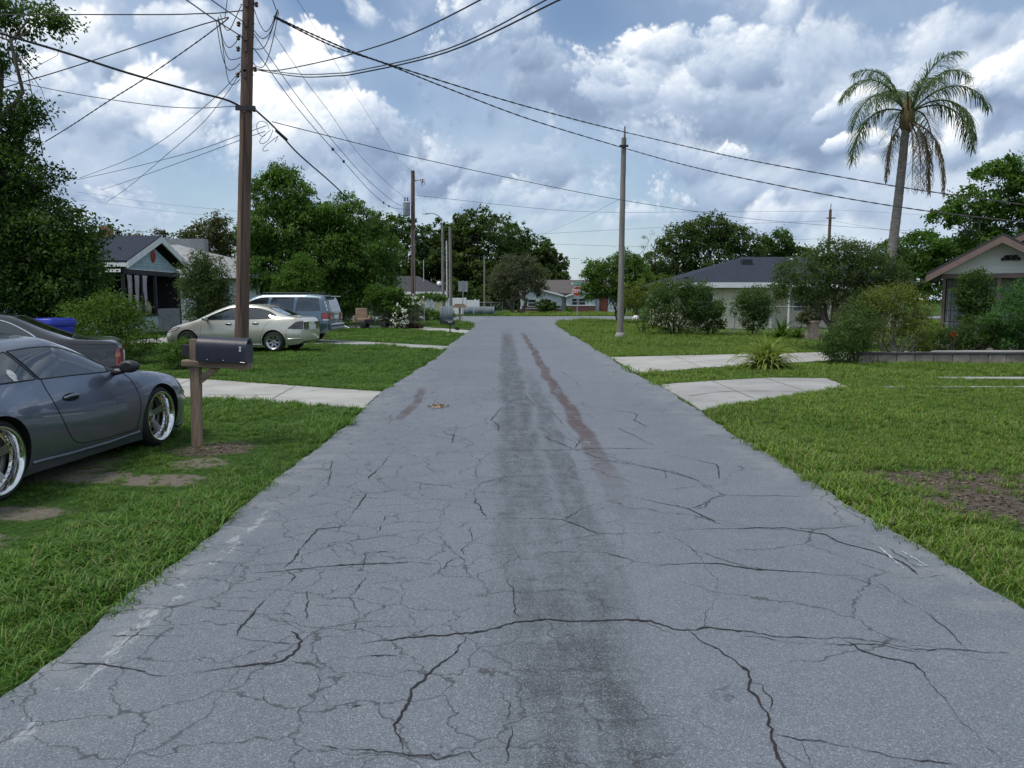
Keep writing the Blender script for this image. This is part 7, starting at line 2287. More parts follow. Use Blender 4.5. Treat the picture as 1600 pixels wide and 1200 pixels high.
# ---- black saloon behind it, tail to the road
def black_saloon():
    T = dict(x0=-2.5, x1=2.3)
    T['y0'] = [(-2.5, .62), (-2.44, .72), (-2.2, .78), (-1.4, .80), (0, .80), (1.5, .80), (2.1, .74), (2.3, .6)]
    T['z0'] = [(-2.5, .42), (-2.3, .30), (-1.8, .24), (0, .20), (1.6, .2), (2.3, .28)]
    T['y1'] = [(-2.5, .68), (-2.44, .79), (-2.2, .86), (-1.4, .88), (0, .88), (1.5, .87), (2.1, .80), (2.3, .64)]
    T['z1'] = [(-2.5, .48), (0, .42), (2.3, .42)]
    T['y2'] = [(-2.5, .69), (-2.44, .80), (-2.2, .87), (-1.4, .89), (0, .89), (1.5, .88), (2.1, .80), (2.3, .64)]
    T['z2'] = [(-2.5, .66), (0, .66), (2.3, .60)]
    T['y3'] = [(-2.5, .64), (-2.44, .73), (-2.2, .79), (-1.4, .815), (0, .82), (1.5, .79), (2.1, .71), (2.3, .55)]
    T['z3'] = [(-2.5, .84), (-2.44, .91), (-2.3, .94), (-1.7, .96), (0, .95), (1.2, .90), (2.1, .78), (2.3, .68)]
    T['y4'] = [(-2.5, .55), (-2.4, .64), (-1.95, .67), (-1.6, .64), (-1.1, .585), (-.5, .575), (.1, .575), (.5, .61), (1.05, .66), (1.5, .63), (2.3, .45)]
    T['z4'] = [(-2.5, .88), (-2.4, .955), (-1.95, .995), (-1.6, 1.10), (-1.1, 1.30), (-.5, 1.365), (.1, 1.35), (.5, 1.2), (1.05, .945), (1.5, .91), (2.1, .80), (2.3, .70)]
    T['y5'] = [(-2.5, .3), (-2.3, .36), (-1.0, .34), (.2, .34), (1.0, .36), (2.3, .25)]
    T['z5'] = [(-2.5, .89), (-2.4, .965), (-1.95, 1.005), (-1.6, 1.12), (-1.1, 1.335), (-.5, 1.405), (.1, 1.39), (.5, 1.24), (1.05, .96), (1.5, .925), (2.1, .81), (2.3, .71)]
    T['z6'] = [(-2.5, .89), (-2.4, .967), (-1.95, 1.01), (-1.6, 1.13), (-1.1, 1.345), (-.5, 1.415), (.1, 1.40), (.5, 1.25), (1.05, .965), (1.5, .93), (2.1, .815), (2.3, .715)]
    paint = car_paint('paint_black', (0.012, 0.012, 0.016), 0.2, 0.22)
    chrome = dict(em=M_CHROME, edge=0.012)
    win = [dict(p=curve2([(-1.50, 1.00), (-1.36, 1.11), (-1.10, 1.25), (-.80, 1.305), (-.62, 1.315)]) + [(-.62, .985)], **chrome),
           dict(p=[(-.57, .985), (-.57, 1.318), (-.1, 1.318), (.12, 1.29), (.17, .975)], **chrome),
           dict(p=[(.22, .975), (.19, 1.275), (.42, 1.17), (.82, .965)], **chrome),
           dict(p=[(-1.88, -.52), (-1.88, .52), (-1.2, .50), (-1.2, -.50)], name='rear_glass', mode='top', s=(1,)),
           dict(p=[(.98, -.58), (.98, .58), (.22, .50), (.22, -.50)], name='windscreen', mode='top', s=(1,))]

    def ex(c):
        c.patch('tail_light', [(-2.48, .62), (-2.41, .62), (-2.42, .86), (-2.465, .85)], M_RED, off=0.006, h=0.03)
        c.patch('tail_light', [(-2.478, .74), (-2.41, .74), (-2.415, .80), (-2.472, .80)], M_ORANGE, off=0.009, h=0.03)
        for sg in (1, -1):
            MB().box(-2.515, -2.495, min(sg * .36, sg * .64), max(sg * .36, sg * .64), .62, .86).build('tail_lens', M_RED, c.root)
        bp = [c.sp(x, .52, 1, .03) for x in (-1.85, -2.1, -2.3, -2.44)] + [Vector((-2.55, .6, .52)), Vector((-2.57, 0, .52)), Vector((-2.55, -.6, .52))] + [c.sp(x, .52, -1, .03) for x in (-2.44, -2.3, -2.1, -1.85)]
        MB().tube(smooth_path(bp, 5), 0.075, 8).build('bumper', paint, c.root, smooth=True)
        bp2 = [p + Vector((-.045 if abs(p.y) < .7 else 0, .045 if p.y > .5 else (-.045 if p.y < -.5 else 0), .05)) for p in bp]
        MB().tube(smooth_path(bp2, 5), 0.014, 6).build('bumper_strip', M_CHROME, c.root, smooth=True)
        c.seam([(-.59, .96), (-.62, .7), (-.95, .55), (-1.02, .3), (.18, .28), (.2, .95)], name='door_gap')
        c.seam([(.2, .28), (1.0, .3), (1.02, .9)], name='door_gap')
        c.seam([(-2.4, .5), (-1.85, .5)], name='bumper_gap')
        c.seam([(-1.85, .94), (-2.42, .915)], name='boot_gap')
        c.seam([(-.9, .47), (.9, .47)], name='side_moulding', m_=M_BLACKP, r_=0.025)
        handle(c, -.42, .83, M_CHROME, .2)
        handle(c, .40, .83, M_CHROME, .2)
        mirror_part(c, .78, 1.0, .98, paint)
        MB().box(-2.52, -2.5, -.26, .26, .66, .78).build('licence_plate', M_PLATE, c.root)
    return sedan('black_saloon', 'black older saloon with chrome window trim parked tail out beside the grey coupe', (-8.02, 10.64, 0), R(205), T, paint, .325, .215, (1.45, -1.42), .765, win, ex)


black_saloon()


# ---- pale gold compact sedan
def gold_sedan():
    T = dict(x0=-2.2, x1=2.25)
    T['y0'] = [(-2.2, .55), (-2.12, .68), (-1.9, .76), (-1.3, .80), (0, .79), (1.3, .79), (1.9, .72), (2.15, .58), (2.25, .4)]
    T['z0'] = [(-2.2, .34), (-2.0, .24), (-1.3, .19), (0, .17), (1.5, .18), (2.25, .24)]
    T['y1'] = [(-2.2, .62), (-2.12, .75), (-1.9, .84), (-1.3, .87), (0, .865), (1.3, .865), (1.9, .79), (2.15, .64), (2.25, .46)]
    T['z1'] = [(-2.2, .42), (0, .38), (2.25, .38)]
    T['y2'] = [(-2.2, .64), (-2.12, .76), (-1.9, .845), (-1.3, .88), (0, .875), (1.3, .87), (1.9, .78), (2.15, .62), (2.25, .44)]
    T['z2'] = [(-2.2, .62), (-1.3, .68), (0, .64), (1.3, .64), (2.25, .52)]
    T['y3'] = [(-2.2, .58), (-2.12, .68), (-1.9, .745), (-1.3, .79), (0, .80), (1.0, .79), (1.5, .75), (1.9, .65), (2.15, .5), (2.25, .36)]
    T['z3'] = [(-2.2, .86), (-2.12, .95), (-1.9, 1.0), (-1.3, .985), (0, .94), (1.0, .90), (1.5, .83), (1.9, .73), (2.15, .63), (2.25, .58)]
    T['y4'] = [(-2.2, .5), (-2.05, .60), (-1.7, .62), (-1.35, .59), (-1.0, .565), (-.5, .57), (0, .585), (.4, .62), (.9, .67), (1.25, .68), (1.6, .6), (2.0, .47), (2.25, .25)]
    T['z4'] = [(-2.2, .90), (-2.05, 1.01), (-1.7, 1.07), (-1.35, 1.17), (-1.0, 1.30), (-.5, 1.38), (0, 1.37), (.4, 1.265), (.9, 1.06), (1.25, .92), (1.6, .84), (2.0, .72), (2.25, .60)]
    T['y5'] = [(-2.2, .3), (-1.9, .34), (-1.0, .33), (0, .34), (1.0, .4), (1.6, .34), (2.25, .14)]
    T['z5'] = [(-2.2, .91), (-2.05, 1.02), (-1.7, 1.085), (-1.35, 1.20), (-1.0, 1.335), (-.5, 1.42), (0, 1.41), (.4, 1.305), (.9, 1.095), (1.3, .93), (1.6, .86), (2.0, .735), (2.25, .61)]
    T['z6'] = [(-2.2, .915), (-2.05, 1.025), (-1.7, 1.09), (-1.35, 1.21), (-1.0, 1.345), (-.5, 1.43), (0, 1.42), (.4, 1.315), (.9, 1.105), (1.3, .935), (1.6, .865), (2.0, .74), (2.25, .615)]
    paint = car_paint('paint_pale_gold', (0.56, 0.545, 0.46), 0.4, 0.3)
    win = [dict(p=curve2([(-1.46, 1.02), (-1.36, 1.10), (-1.10, 1.23), (-.75, 1.315), (-.40, 1.335)]) + [(-.38, .985), (-1.1, 1.0)]),
           dict(p=curve2([(-.32, 1.335), (-.05, 1.33), (.18, 1.28), (.50, 1.16), (.88, .99)]) + [(.86, .955), (-.30, .98)]),
           dict(p=[(-1.68, -.54), (-1.68, .54), (-1.05, .47), (-1.05, -.47)], name='rear_glass', mode='top', s=(1,)),
           dict(p=[(1.18, -.6), (1.18, .6), (.15, .48), (.15, -.48)], name='windscreen', mode='top', s=(1,)),
           dict(p=[(-2.17, .70), (-1.78, .715), (-2.0, .90), (-2.16, .93)], name='tail_light', m=M_DLENS, off=.006),
           dict(p=curve2([(1.62, .73), (1.85, .71), (2.10, .60), (2.05, .57), (1.75, .64)], 3), name='headlight', m=mat('lamp_amber', (0.34, 0.22, 0.16), .15, coat=1.0), off=.006)]

    def ex(c):
        c.seam([(-.35, .98), (-.36, .6), (-.38, .24), (.80, .23)], name='door_gap')
        c.seam(curve2([(-1.38, 1.0), (-1.12, .86), (-1.0, .62)]) + [(-.93, .42), (-.9, .24), (-.38, .24)], name='door_gap')
        c.seam([(.80, .23), (.95, .6), (.92, .93)], name='door_gap')
        c.seam([(-.95, .235), (.95, .235)], name='sill_strip', m_=M_PLATE, r_=.02)
        c.seam([(-1.75, .40), (-2.15, .42)], name='bumper_crease', m_=paint, r_=.02)
        c.seam([(-1.76, .69), (-1.72, .5), (-1.68, .4)], name='bumper_gap')
        c.seam([(-1.95, -.66), (-1.95, .66)], sides=(1,), mode='top', name='boot_gap')
        handle(c, -.78, .86, paint, .2)
        handle(c, .06, .84, paint, .2)
        mirror_part(c, .72, 1.0, .97, paint)
        MB().box(-2.225, -2.198, -.27, .27, .66, .82).build('licence_plate', M_PLATE, c.root)
        for sg in (1, -1):
            MB().box(-2.222, -2.195, min(sg * .30, sg * .62), max(sg * .30, sg * .62), .68, .90).build('tail_lens', M_DLENS, c.root)
    return sedan('gold_sedan', 'pale gold compact sedan parked on the lawn behind the leaning pole', (-8.05, 24.0, -.02), R(173), T, paint, .315, .225, (1.37, -1.33), .775, win, ex, ns=7)


gold_sedan()


# ---- blue grey people carrier
def blue_suv():
    T = dict(x0=-2.42, x1=2.35)
    T['y0'] = [(-2.42, .66), (-2.36, .76), (-2.1, .84), (0, .86), (1.5, .86), (2.1, .78), (2.35, .6)]
    T['z0'] = [(-2.42, .46), (-2.2, .36), (-1.4, .28), (0, .26), (1.6, .28), (2.35, .38)]
    T['y1'] = [(-2.42, .78), (-2.36, .88), (-2.1, .95), (0, .96), (1.5, .95), (2.1, .87), (2.35, .68)]
    T['z1'] = [(-2.42, .60), (0, .5), (2.35, .5)]
    T['y2'] = [(-2.42, .79), (-2.36, .89), (-2.1, .96), (0, .97), (1.5, .96), (2.1, .86), (2.35, .66)]
    T['z2'] = [(-2.42, .80), (0, .78), (2.35, .72)]
    T['y3'] = [(-2.42, .75), (-2.36, .84), (-2.1, .90), (0, .92), (1.2, .90), (2.1, .76), (2.35, .56)]
    T['z3'] = [(-2.42, 1.02), (-2.36, 1.06), (-2.1, 1.09), (0, 1.08), (1.2, 1.05), (2.1, .92), (2.35, .82)]
    T['y4'] = [(-2.42, .66), (-2.36, .72), (-2.15, .74), (-1.5, .735), (0, .735), (.4, .76), (.9, .82), (1.3, .84), (2.0, .68), (2.35, .45)]
    T['z4'] = [(-2.42, 1.10), (-2.36, 1.30), (-2.22, 1.58), (-2.1, 1.63), (-1.5, 1.67), (0, 1.66), (.4, 1.56), (.9, 1.24), (1.3, 1.07), (2.0, .97), (2.35, .86)]
    T['y5'] = [(-2.42, .4), (-2.1, .46), (0, .46), (1.2, .5), (2.35, .28)]
    T['z5'] = [(-2.42, 1.12), (-2.36, 1.34), (-2.24, 1.64), (-2.12, 1.70), (-1.5, 1.745), (0, 1.735), (.4, 1.62), (.9, 1.29), (1.3, 1.10), (2.0, .99), (2.35, .87)]
    T['z6'] = [(-2.42, 1.12), (-2.36, 1.35), (-2.24, 1.65), (-2.12, 1.71), (-1.5, 1.76), (0, 1.75), (.4, 1.63), (.9, 1.30), (1.3, 1.105), (2.0, .995), (2.35, .875)]
    paint = car_paint('paint_steel_blue', (0.10, 0.15, 0.19), 0.5, 0.3)
    win = [dict(p=[(-2.10, 1.17), (-2.02, 1.59), (-1.30, 1.62), (-1.22, 1.15)]),
           dict(p=[(-1.10, 1.15), (-1.14, 1.615), (-.36, 1.62), (-.22, 1.14)]),
           dict(p=[(-.14, 1.14), (-.22, 1.615), (.12, 1.60), (.42, 1.49), (.86, 1.19), (.84, 1.12)]),
           dict(p=[(-2.33, 1.12), (-2.395, 1.14), (-2.27, 1.50), (-2.22, 1.50)], name='rear_glass', m=M_LENS),
           dict(p=[(1.15, -.74), (1.15, .74), (.42, .66), (.42, -.66)], name='windscreen', mode='top', s=(1,)),
           dict(p=[(-2.405, .86), (-2.19, .86), (-2.16, 1.06), (-2.38, 1.08)], name='tail_light', m=M_RED, off=.007),
           dict(p=[(-2.41, .80), (-2.22, .80), (-2.20, .86), (-2.40, .86)], name='tail_light', m=M_LENS, off=.007)]

    def ex(c):
        c.seam([(-.18, 1.13), (-.2, .4), (.95, .38), (1.0, 1.0)], name='door_gap')
        c.seam([(-1.16, 1.14), (-1.2, .85), (-.98, .6), (-.95, .4), (-.2, .4)], name='door_gap')
        MB().box(-2.50, -2.40, -.84, .84, .46, .70, bev=.04).build('bumper', paint, c.root)
        MB().box(-2.53, -2.501, -.74, .74, .585, .635).build('bumper_step', M_BLACKP, c.root)
        MB().add([(-2.375, -.62, 1.14), (-2.375, .62, 1.14), (-2.27, .56, 1.52), (-2.27, -.56, 1.52), (-2.43, -.62, 1.13), (-2.43, .62, 1.13), (-2.32, .56, 1.53), (-2.32, -.56, 1.53)],
                 [(3, 2, 1, 0), (4, 5, 6, 7), (0, 1, 5, 4), (1, 2, 6, 5), (2, 3, 7, 6), (3, 0, 4, 7)]).build('rear_glass', M_CGLASS, c.root)
        MB().box(-2.44, -2.18, -.62, .62, 1.645, 1.685, bev=.015).build('spoiler', paint, c.root)
        MB().box(-2.45, -2.425, -.27, .27, .86, 1.0).build('licence_plate', M_PLATE, c.root)
        for sg in (1, -1):
            MB().box(-2.44, -2.41, min(sg * .52, sg * .78), max(sg * .52, sg * .78), .82, 1.08).build('tail_lens', M_RED, c.root)
            MB().tube([(-1.9, sg * .66, 1.735), (-1.8, sg * .66, 1.79), (.0, sg * .66, 1.79), (.15, sg * .66, 1.70)], .018, 6).build('roof_rail', M_BLACKP, c.root, smooth=True)
        handle(c, -.92, 1.0, paint, .2)
        handle(c, .1, 1.0, paint, .2)
        mirror_part(c, .74, 1.2, 1.06, M_BLACKP, sx=.1, sy=.12, sz=.09)
        c.seam([(-.95, .5), (.95, .5)], name='side_moulding', m_=paint, r_=.03)
    return sedan('blue_suv', 'steel blue family car with roof rails beyond the gold sedan', (-8.55, 28.6, 0), R(176), T, paint, .365, .235, (1.40, -1.38), .83, win, ex, arch=.43)


blue_suv()


# ------------------------------------------------------------------ street furniture and small things
M_TIMBER = mat('old_timber', (0.25, 0.18, 0.13), 0.9, var=0.35, scale=6, bump=0.7, bscale=16, stretch=(2.5, 2.5, 0.25), dirt=((0.07, 0.05, 0.04), 0.8))
M_TIMBER_H = mat('old_timber_board', (0.25, 0.18, 0.13), 0.9, var=0.35, scale=6, bump=0.7, bscale=16, stretch=(0.25, 2.5, 2.5), dirt=((0.07, 0.05, 0.04), 0.8))
M_BOXBLACK = mat('mailbox_black', (0.014, 0.017, 0.032), 0.42, var=0.25, scale=9, bump=0.1, bscale=60)
M_SIGNBACK = mat('sign_back', (0.33, 0.34, 0.35), 0.5, metal=0.5, var=0.12, scale=6)


def text_mesh(name, body, size, m_, parent, M, extrude=0.001, bold=0.0):
    cu_ = bpy.data.curves.new(name, 'FONT')
    cu_.body = body
    cu_.size = size
    cu_.extrude = extrude
    cu_.offset = bold
    cu_.align_x = 'CENTER'
    cu_.align_y = 'CENTER'
    tmp = bpy.data.objects.new(name, cu_)
    COL.objects.link(tmp)
    dg = bpy.context.evaluated_depsgraph_get()
    dg.update()
    me = bpy.data.meshes.new_from_object(tmp.evaluated_get(dg))
    bpy.data.objects.remove(tmp)
    me.transform(M)
    me.materials.clear()
    o = bpy.data.objects.new(name, me)
    COL.objects.link(o)
    me.materials.append(m_)
    o.parent = parent
    return o


def mailbox_shell(mb, L_, w_, h_, M):
    """tunnel-shaped box along local x"""
    r_ = w_ / 2
    prof = [(-r_, 0), (-r_, h_ - r_)] + [(-r_ * math.cos(R(a)), h_ - r_ + r_ * math.sin(R(a))) for a in range(15, 180, 15)] + [(r_, h_ - r_), (r_, 0)]
    n_ = len(prof)
    vs = [M @ Vector((x, y, z)) for x in (0, L_) for y, z in prof]
    return mb.add(vs, [tuple(range(n_)), tuple(range(2 * n_ - 1, n_ - 1, -1))] + [(i, (i + 1) % n_, (i + 1) % n_ + n_, i + n_) for i in range(n_)])


def big_mailbox():
    t = thing('mailbox', 'large black mailbox on a leaning weathered timber post near the coupe', 'mailbox', (-3.31, 8.25, -0.03))
    lean = Matrix.Rotation(R(1.2), 4, 'Y')
    bm = bmesh.new()
    bmesh.ops.create_cube(bm, size=1)
    bmesh.ops.subdivide_edges(bm, edges=bm.edges[:], cuts=2)
    rr = random.Random(1)
    for v in bm.verts:
        v.co = Vector((v.co.x * 0.094 + rr.uniform(-.002, .002), v.co.y * 0.085 + rr.uniform(-.002, .002), (v.co.z + 0.5) * 1.28 - 0.12))
    MB().bm(bm, lean).build('post', M_TIMBER, t)
    tilt = Matrix.Translation((0.0, 0.0, 0.90)) @ Matrix.Rotation(R(3.2), 4, 'Y')
    MB().box(-0.11, 0.60, -0.062, 0.075, -0.03, 0.035, tilt, bev=0.006).build('arm', M_TIMBER_H, t)
    MB().box(-0.15, -0.02, 0.052, 0.09, 0.06, 0.19, tilt, bev=0.005).build('back_block', M_BLACKP, t)
    Mb = Matrix.Translation((0.06, 0, 0.72)) @ Matrix.Rotation(R(-38), 4, 'Y')
    MB().box(0.0, 0.30, -0.025, 0.025, -0.035, 0.035, Mb).build('brace', M_TIMBER_H, t)
    Mx = tilt @ Matrix.Translation((0.062, 0.005, 0.038))
    bx = mailbox_shell(MB(), 0.50, 0.235, 0.262, Mx).build('box', M_BOXBLACK, t, smooth=35)
    dr = mailbox_shell(MB(), 0.025, 0.25, 0.272, Mx @ Matrix.Translation((0.5005, 0, -0.004))).build('door', M_BOXBLACK, t, smooth=35)
    MB().box(0.526, 0.545, -0.02, 0.02, 0.20, 0.24, Mx).build('latch', M_BLACKP, dr)
    MB().tube([Mx @ Vector((0.0, -0.119, 0.150)), Mx @ Vector((0.0, 0.0, 0.268)), Mx @ Vector((0.0, 0.119, 0.150))], 0.004, 5).build('rim', M_BLACKP, bx)
    for x in (0.12, 0.29):
        MB().lathe([(0.0, 0.004), (0.006, 0.003), (0.008, 0.0)], 8, Mx @ Matrix.Translation((x, -0.118, 0.022)) @ Matrix.Rotation(R(90), 4, 'X')).build('rivet', M_CHROME, bx)
    for z in (0.125, 0.155):
        MB().box(0.455, 0.475, -0.1205, -0.1178, z, z + 0.022, Mx).build('number_sticker', M_PLATE, bx)
    MB().tube([Mx @ Vector((0.47, -0.122, 0.012)), Mx @ Vector((0.52, -0.13, 0.012))], 0.003, 5).build('door_wire', M_GALV, dr)
    return t


big_mailbox()


def recycling_bin():
    t = thing('recycling_bin', 'bright blue recycling bin with a white arrow symbol behind the black saloon', 'bin', (-8.42, 14.5, 0), R(-12))
    t.scale = (0.8, 0.8, 1.0)
    m_blue = mat('bin_blue', (0.010, 0.028, 0.34), 0.4, var=0.12, scale=5)
    bm = bmesh.new()
    bmesh.ops.create_cube(bm, size=1)
    for v in bm.verts:
        k = 0.78 if v.co.z < 0 else 1.0
        v.co = Vector((v.co.x * 0.66 * k, v.co.y * 0.72 * k, 0.08 + (v.co.z + 0.5) * 1.0))
    bmesh.ops.bevel(bm, geom=bm.edges[:], offset=0.05, segments=3, affect='EDGES')
    MB().bm(bm).build('tub', m_blue, t, smooth=40)
    bm = bmesh.new()
    bmesh.ops.create_cube(bm, size=1)
    for v in bm.verts:
        v.co = Vector((v.co.x * 0.74 * (0.9 if v.co.z > 0 else 1), v.co.y * 0.82 * (0.9 if v.co.z > 0 else 1), 1.085 + (v.co.z + 0.5) * 0.12))
    bmesh.ops.bevel(bm, geom=bm.edges[:], offset=0.03, segments=3, affect='EDGES')
    lid = MB().bm(bm).build('lid', m_blue, t, smooth=40)
    MB().tube([(-0.25, 0.40, 1.06), (0.25, 0.40, 1.06)], 0.02, 8).build('handle_bar', m_blue, lid)
    MB().tube([(-0.37, -0.34, 1.03), (0.37, -0.34, 1.03)], 0.018, 8).build('rim_bar', m_blue, t)
    for sg in (-1, 1):
        MB().lathe([(0.02, -0.03), (0.13, -0.03), (0.14, 0.0), (0.13, 0.03), (0.02, 0.03)], 20, Matrix.Translation((sg * 0.27, 0.30, 0.14)) @ Matrix.Rotation(R(90), 4, 'Y')).build('wheel', M_TYRE, t, smooth=40)
    m_w = mat('print_white', (0.75, 0.76, 0.78), 0.6, var=0.05)
    for k in range(3):                                    # three chasing arrows on the front
        Ma = Matrix.Translation((0.17, -0.358, 0.86)) @ Matrix.Rotation(R(4), 4, 'X') @ Matrix.Rotation(R(120 * k), 4, 'Y')
        P = [(-0.055, 0.058), (0.015, 0.058), (0.015, 0.078), (0.055, 0.045), (0.015, 0.012), (0.015, 0.032), (-0.04, 0.032)]
        MB().prism(P, -0.002, 0.002, Ma).build('arrow_print', m_w, t)
    return t


recycling_bin()


def post_mailbox():
    t = thing('mailbox', 'small black mailbox on a thin metal post by the far left drive', 'mailbox', (-2.36, 34.3, -0.02))
    MB().tube([(0, 0, -0.05), (0.01, 0, 0.47)], 0.028, 8).build('post', M_IRON, t)
    MB().lathe([(0.16, 0.0), (0.15, 0.04), (0.0, 0.05)], 14).build('footing', M_WHITE, t)
    Mx = Matrix.Translation((-0.22, 0, 0.47))
    b_ = mailbox_shell(MB(), 0.46, 0.18, 0.215, Mx).build('box', M_IRON, t, smooth=35)
    MB().box(-0.09, 0.10, -0.094, -0.091, 0.55, 0.62).build('number_plate', M_SIGNBACK, b_)
    MB().box(0.18, 0.36, -0.05, 0.05, 0.27, 0.40, Matrix.Rotation(R(10), 4, 'Y')).build('paper_tube', M_IRON, t)


post_mailbox()
t = thing('mailbox', 'tan wooden mailbox on a square post beside the sign back', 'mailbox', (-3.05, 54.5, -0.02))
MB().box(-0.07, 0.07, -0.07, 0.07, -0.05, 1.0).build('post', M_TIMBER, t)
MB().prism([(-0.42, 1.0), (0.42, 1.0), (0.46, 1.12), (0.3, 1.27), (-0.3, 1.27), (-0.46, 1.12)], -0.16, 0.16).build('box', mat('tan_wood', (0.36, 0.24, 0.16), 0.8, var=0.2), t)

# --- back of a traffic sign
t = thing('road_sign', 'square metal road sign seen from its grey back', 'road sign', (-2.68, 50.9, -0.02), R(2))
MB().tube([(0, 0, -0.05), (0.07, 0, 2.8)], 0.03, 6).build('post', M_GALV, t)
MB().box(-0.31, 0.31, 0.032, 0.045, -0.34, 0.34, Matrix.Translation((0.06, 0, 2.42)) @ Matrix.Rotation(R(3), 4, 'Y')).build('panel', M_SIGNBACK, t)
for z in (2.2, 2.62):
    MB().box(-0.2, 0.2, 0.018, 0.031, z - 0.02, z + 0.02, Matrix.Translation((0.06, 0, 0))).build('bracket', M_GALV, t)
MB().box(0.22, 0.30, 0.026, 0.0315, 2.12, 2.22).build('sticker', M_PLATE, t)


# --- stop sign with street name blade
def stop_sign():
    t = thing('stop_sign', 'red octagonal stop sign with a green street name blade on top', 'road sign', (5.95, 62.0, -0.02), R(-4))
    MB().tube([(0, 0, -0.05), (0, 0, 3.05)], 0.03, 6).build('post', M_GALV, t)
    m_red = mat('sign_red', (0.42, 0.012, 0.02), 0.45, var=0.06, scale=8)
    m_w = mat('sign_white', (0.80, 0.80, 0.80), 0.45, var=0.04, scale=8)
    zc = 2.22
    def octa(r_, y0, y1):
        return MB().prism([(r_ * math.cos(R(22.5 + 45 * k)), zc + r_ * math.sin(R(22.5 + 45 * k))) for k in range(8)], y0, y1)
    p = octa(0.415, -0.042, -0.034).build('panel', m_w, t)
    octa(0.385, -0.048, -0.0425).build('panel_face', m_red, p)
    text_mesh('lettering', 'STOP', 0.33, m_w, p, Matrix.Translation((0, -0.051, zc)) @ Matrix.Diagonal((0.82, 1, 1.15, 1)) @ Matrix.Rotation(R(90), 4, 'X'), bold=0.012)
    m_g = mat('sign_green', (0.03, 0.26, 0.20), 0.45, var=0.06, scale=8)
    bl = MB().box(-0.46, 0.46, -0.02, -0.008, 2.74, 2.96).build('name_blade', m_g, t)
    MB().box(-0.455, -0.34, -0.024, -0.021, 2.76, 2.94).build('blade_panel', m_w, bl)
    rr = random.Random(3)
    x = -0.27
    while x < 0.30:                                       # lettering too far off to read
        w_ = rr.uniform(0.035, 0.06)
        MB().box(x, x + w_ * 0.45, -0.024, -0.021, 2.80, 2.80 + rr.choice([0.07, 0.09, 0.11])).build('lettering', m_w, bl)
        x += w_ + 0.02
    MB().box(-0.012, 0.012, -0.35, 0.35, 2.62, 2.735).build('name_blade', m_g, t)


stop_sign()

# --- flower pot, bucket
t = thing('flower_pot', 'pale pink clay pot holding a leafy plant by the cream house', 'plant pot', (12.2, 30.2, 0.25))
MB().lathe([(0.0, 0.0), (0.17, 0.0), (0.25, 0.40), (0.29, 0.41), (0.29, 0.48), (0.25, 0.48), (0.23, 0.42), (0.0, 0.40)], 20).build('pot', mat('clay_pink', (0.44, 0.33, 0.30), 0.8), t, smooth=40)
MB().box(-0.35, 0.35, -0.3, 0.3, -0.27, -0.003).build('stand', M_BLOCK, t)
crown('plant', [(0, 0, 0.75, 0.4, 0.35, 0.32), (-0.3, 0, 0.6, 0.3, 0.3, 0.25)], 1500, 0.1, LEAF['grey'], t, 301)
t = thing('bucket', 'white bucket lying on the lawn behind the grey timber pole', 'bucket', (9.75, 56, 0.2), R(20))
MB().lathe([(0.0, -0.3), (0.2, -0.3), (0.27, 0.3), (0.25, 0.3), (0.18, -0.26), (0.0, -0.26)], 18, Matrix.Rotation(R(82), 4, 'X') @ Matrix.Rotation(R(25), 4, 'Y')).build('tub', M_WHITE, t, smooth=40)
MB().tube(smooth_path([(-0.26, -0.3, 0.05), (0, -0.5, 0.12), (0.26, -0.3, 0.05)], 6), 0.008, 5).build('bail', M_GALV, t)


# --- chain link fences
def chain_fence(name, label, A, B, h_, n_post, mesh_step=0.16):
    A, B = Vector((*A, 0)), Vector((*B, 0))
    t = thing(name, label, 'fence', A)
    d_ = B - A
    L_ = d_.length
    u = d_.normalized()
    for k in range(n_post):
        p = u * (L_ * k / (n_post - 1))
        MB().tube([p + Vector((0, 0, -0.05)), p + Vector((0, 0, h_ + 0.03))], 0.03, 8).build('post', M_GALV, t)
    MB().tube([(0, 0, h_), tuple(u * L_ + Vector((0, 0, h_)))], 0.021, 6).build('top_rail', M_GALV, t)
    V, F_ = [], []
    q = MB()
    m_ = int(L_ / mesh_step)
    for k in range(-int(h_ / mesh_step), m_):
        for sg in (0, 1):
            x0, x1 = k * mesh_step, k * mesh_step + h_
            z0, z1 = (0.03, h_) if sg == 0 else (h_, 0.03)
            if x0 < 0:
                f_ = -x0 / (x1 - x0)
                z0 = z0 + (z1 - z0) * f_
                x0 = 0
            if x1 > L_:
                f_ = (L_ - x0) / (x1 - x0)
                z1 = z0 + (z1 - z0) * f_
                x1 = L_
            if x1 - x0 > 0.03:
                q.tube([u * x0 + Vector((0, 0, z0)), u * x1 + Vector((0, 0, z1))], 0.0035, 3, caps=False)
    tag(q.build('wire_mesh', M_GALV, t), kind='stuff')
    return t


chain_fence('chain_link_fence', 'chain link fence in front of the cream house shrubs', (8.9, 35.6), (16.0, 35.0), 1.22, 5)
chain_fence('chain_link_fence', 'chain link fence beyond the cross street left of the mossy tree', (-2.6, 84), (1.2, 84), 1.25, 4, 0.25)
chain_fence('chain_link_fence', 'chain link fence running behind the junk by the far drive', (-11.5, 48.3), (-5.0, 49.2), 1.25, 5, 0.2)
chain_fence('chain_link_fence', 'chain link fence beside the lawn of the brick house', (12.6, 88), (19, 88), 1.25, 4, 0.25)

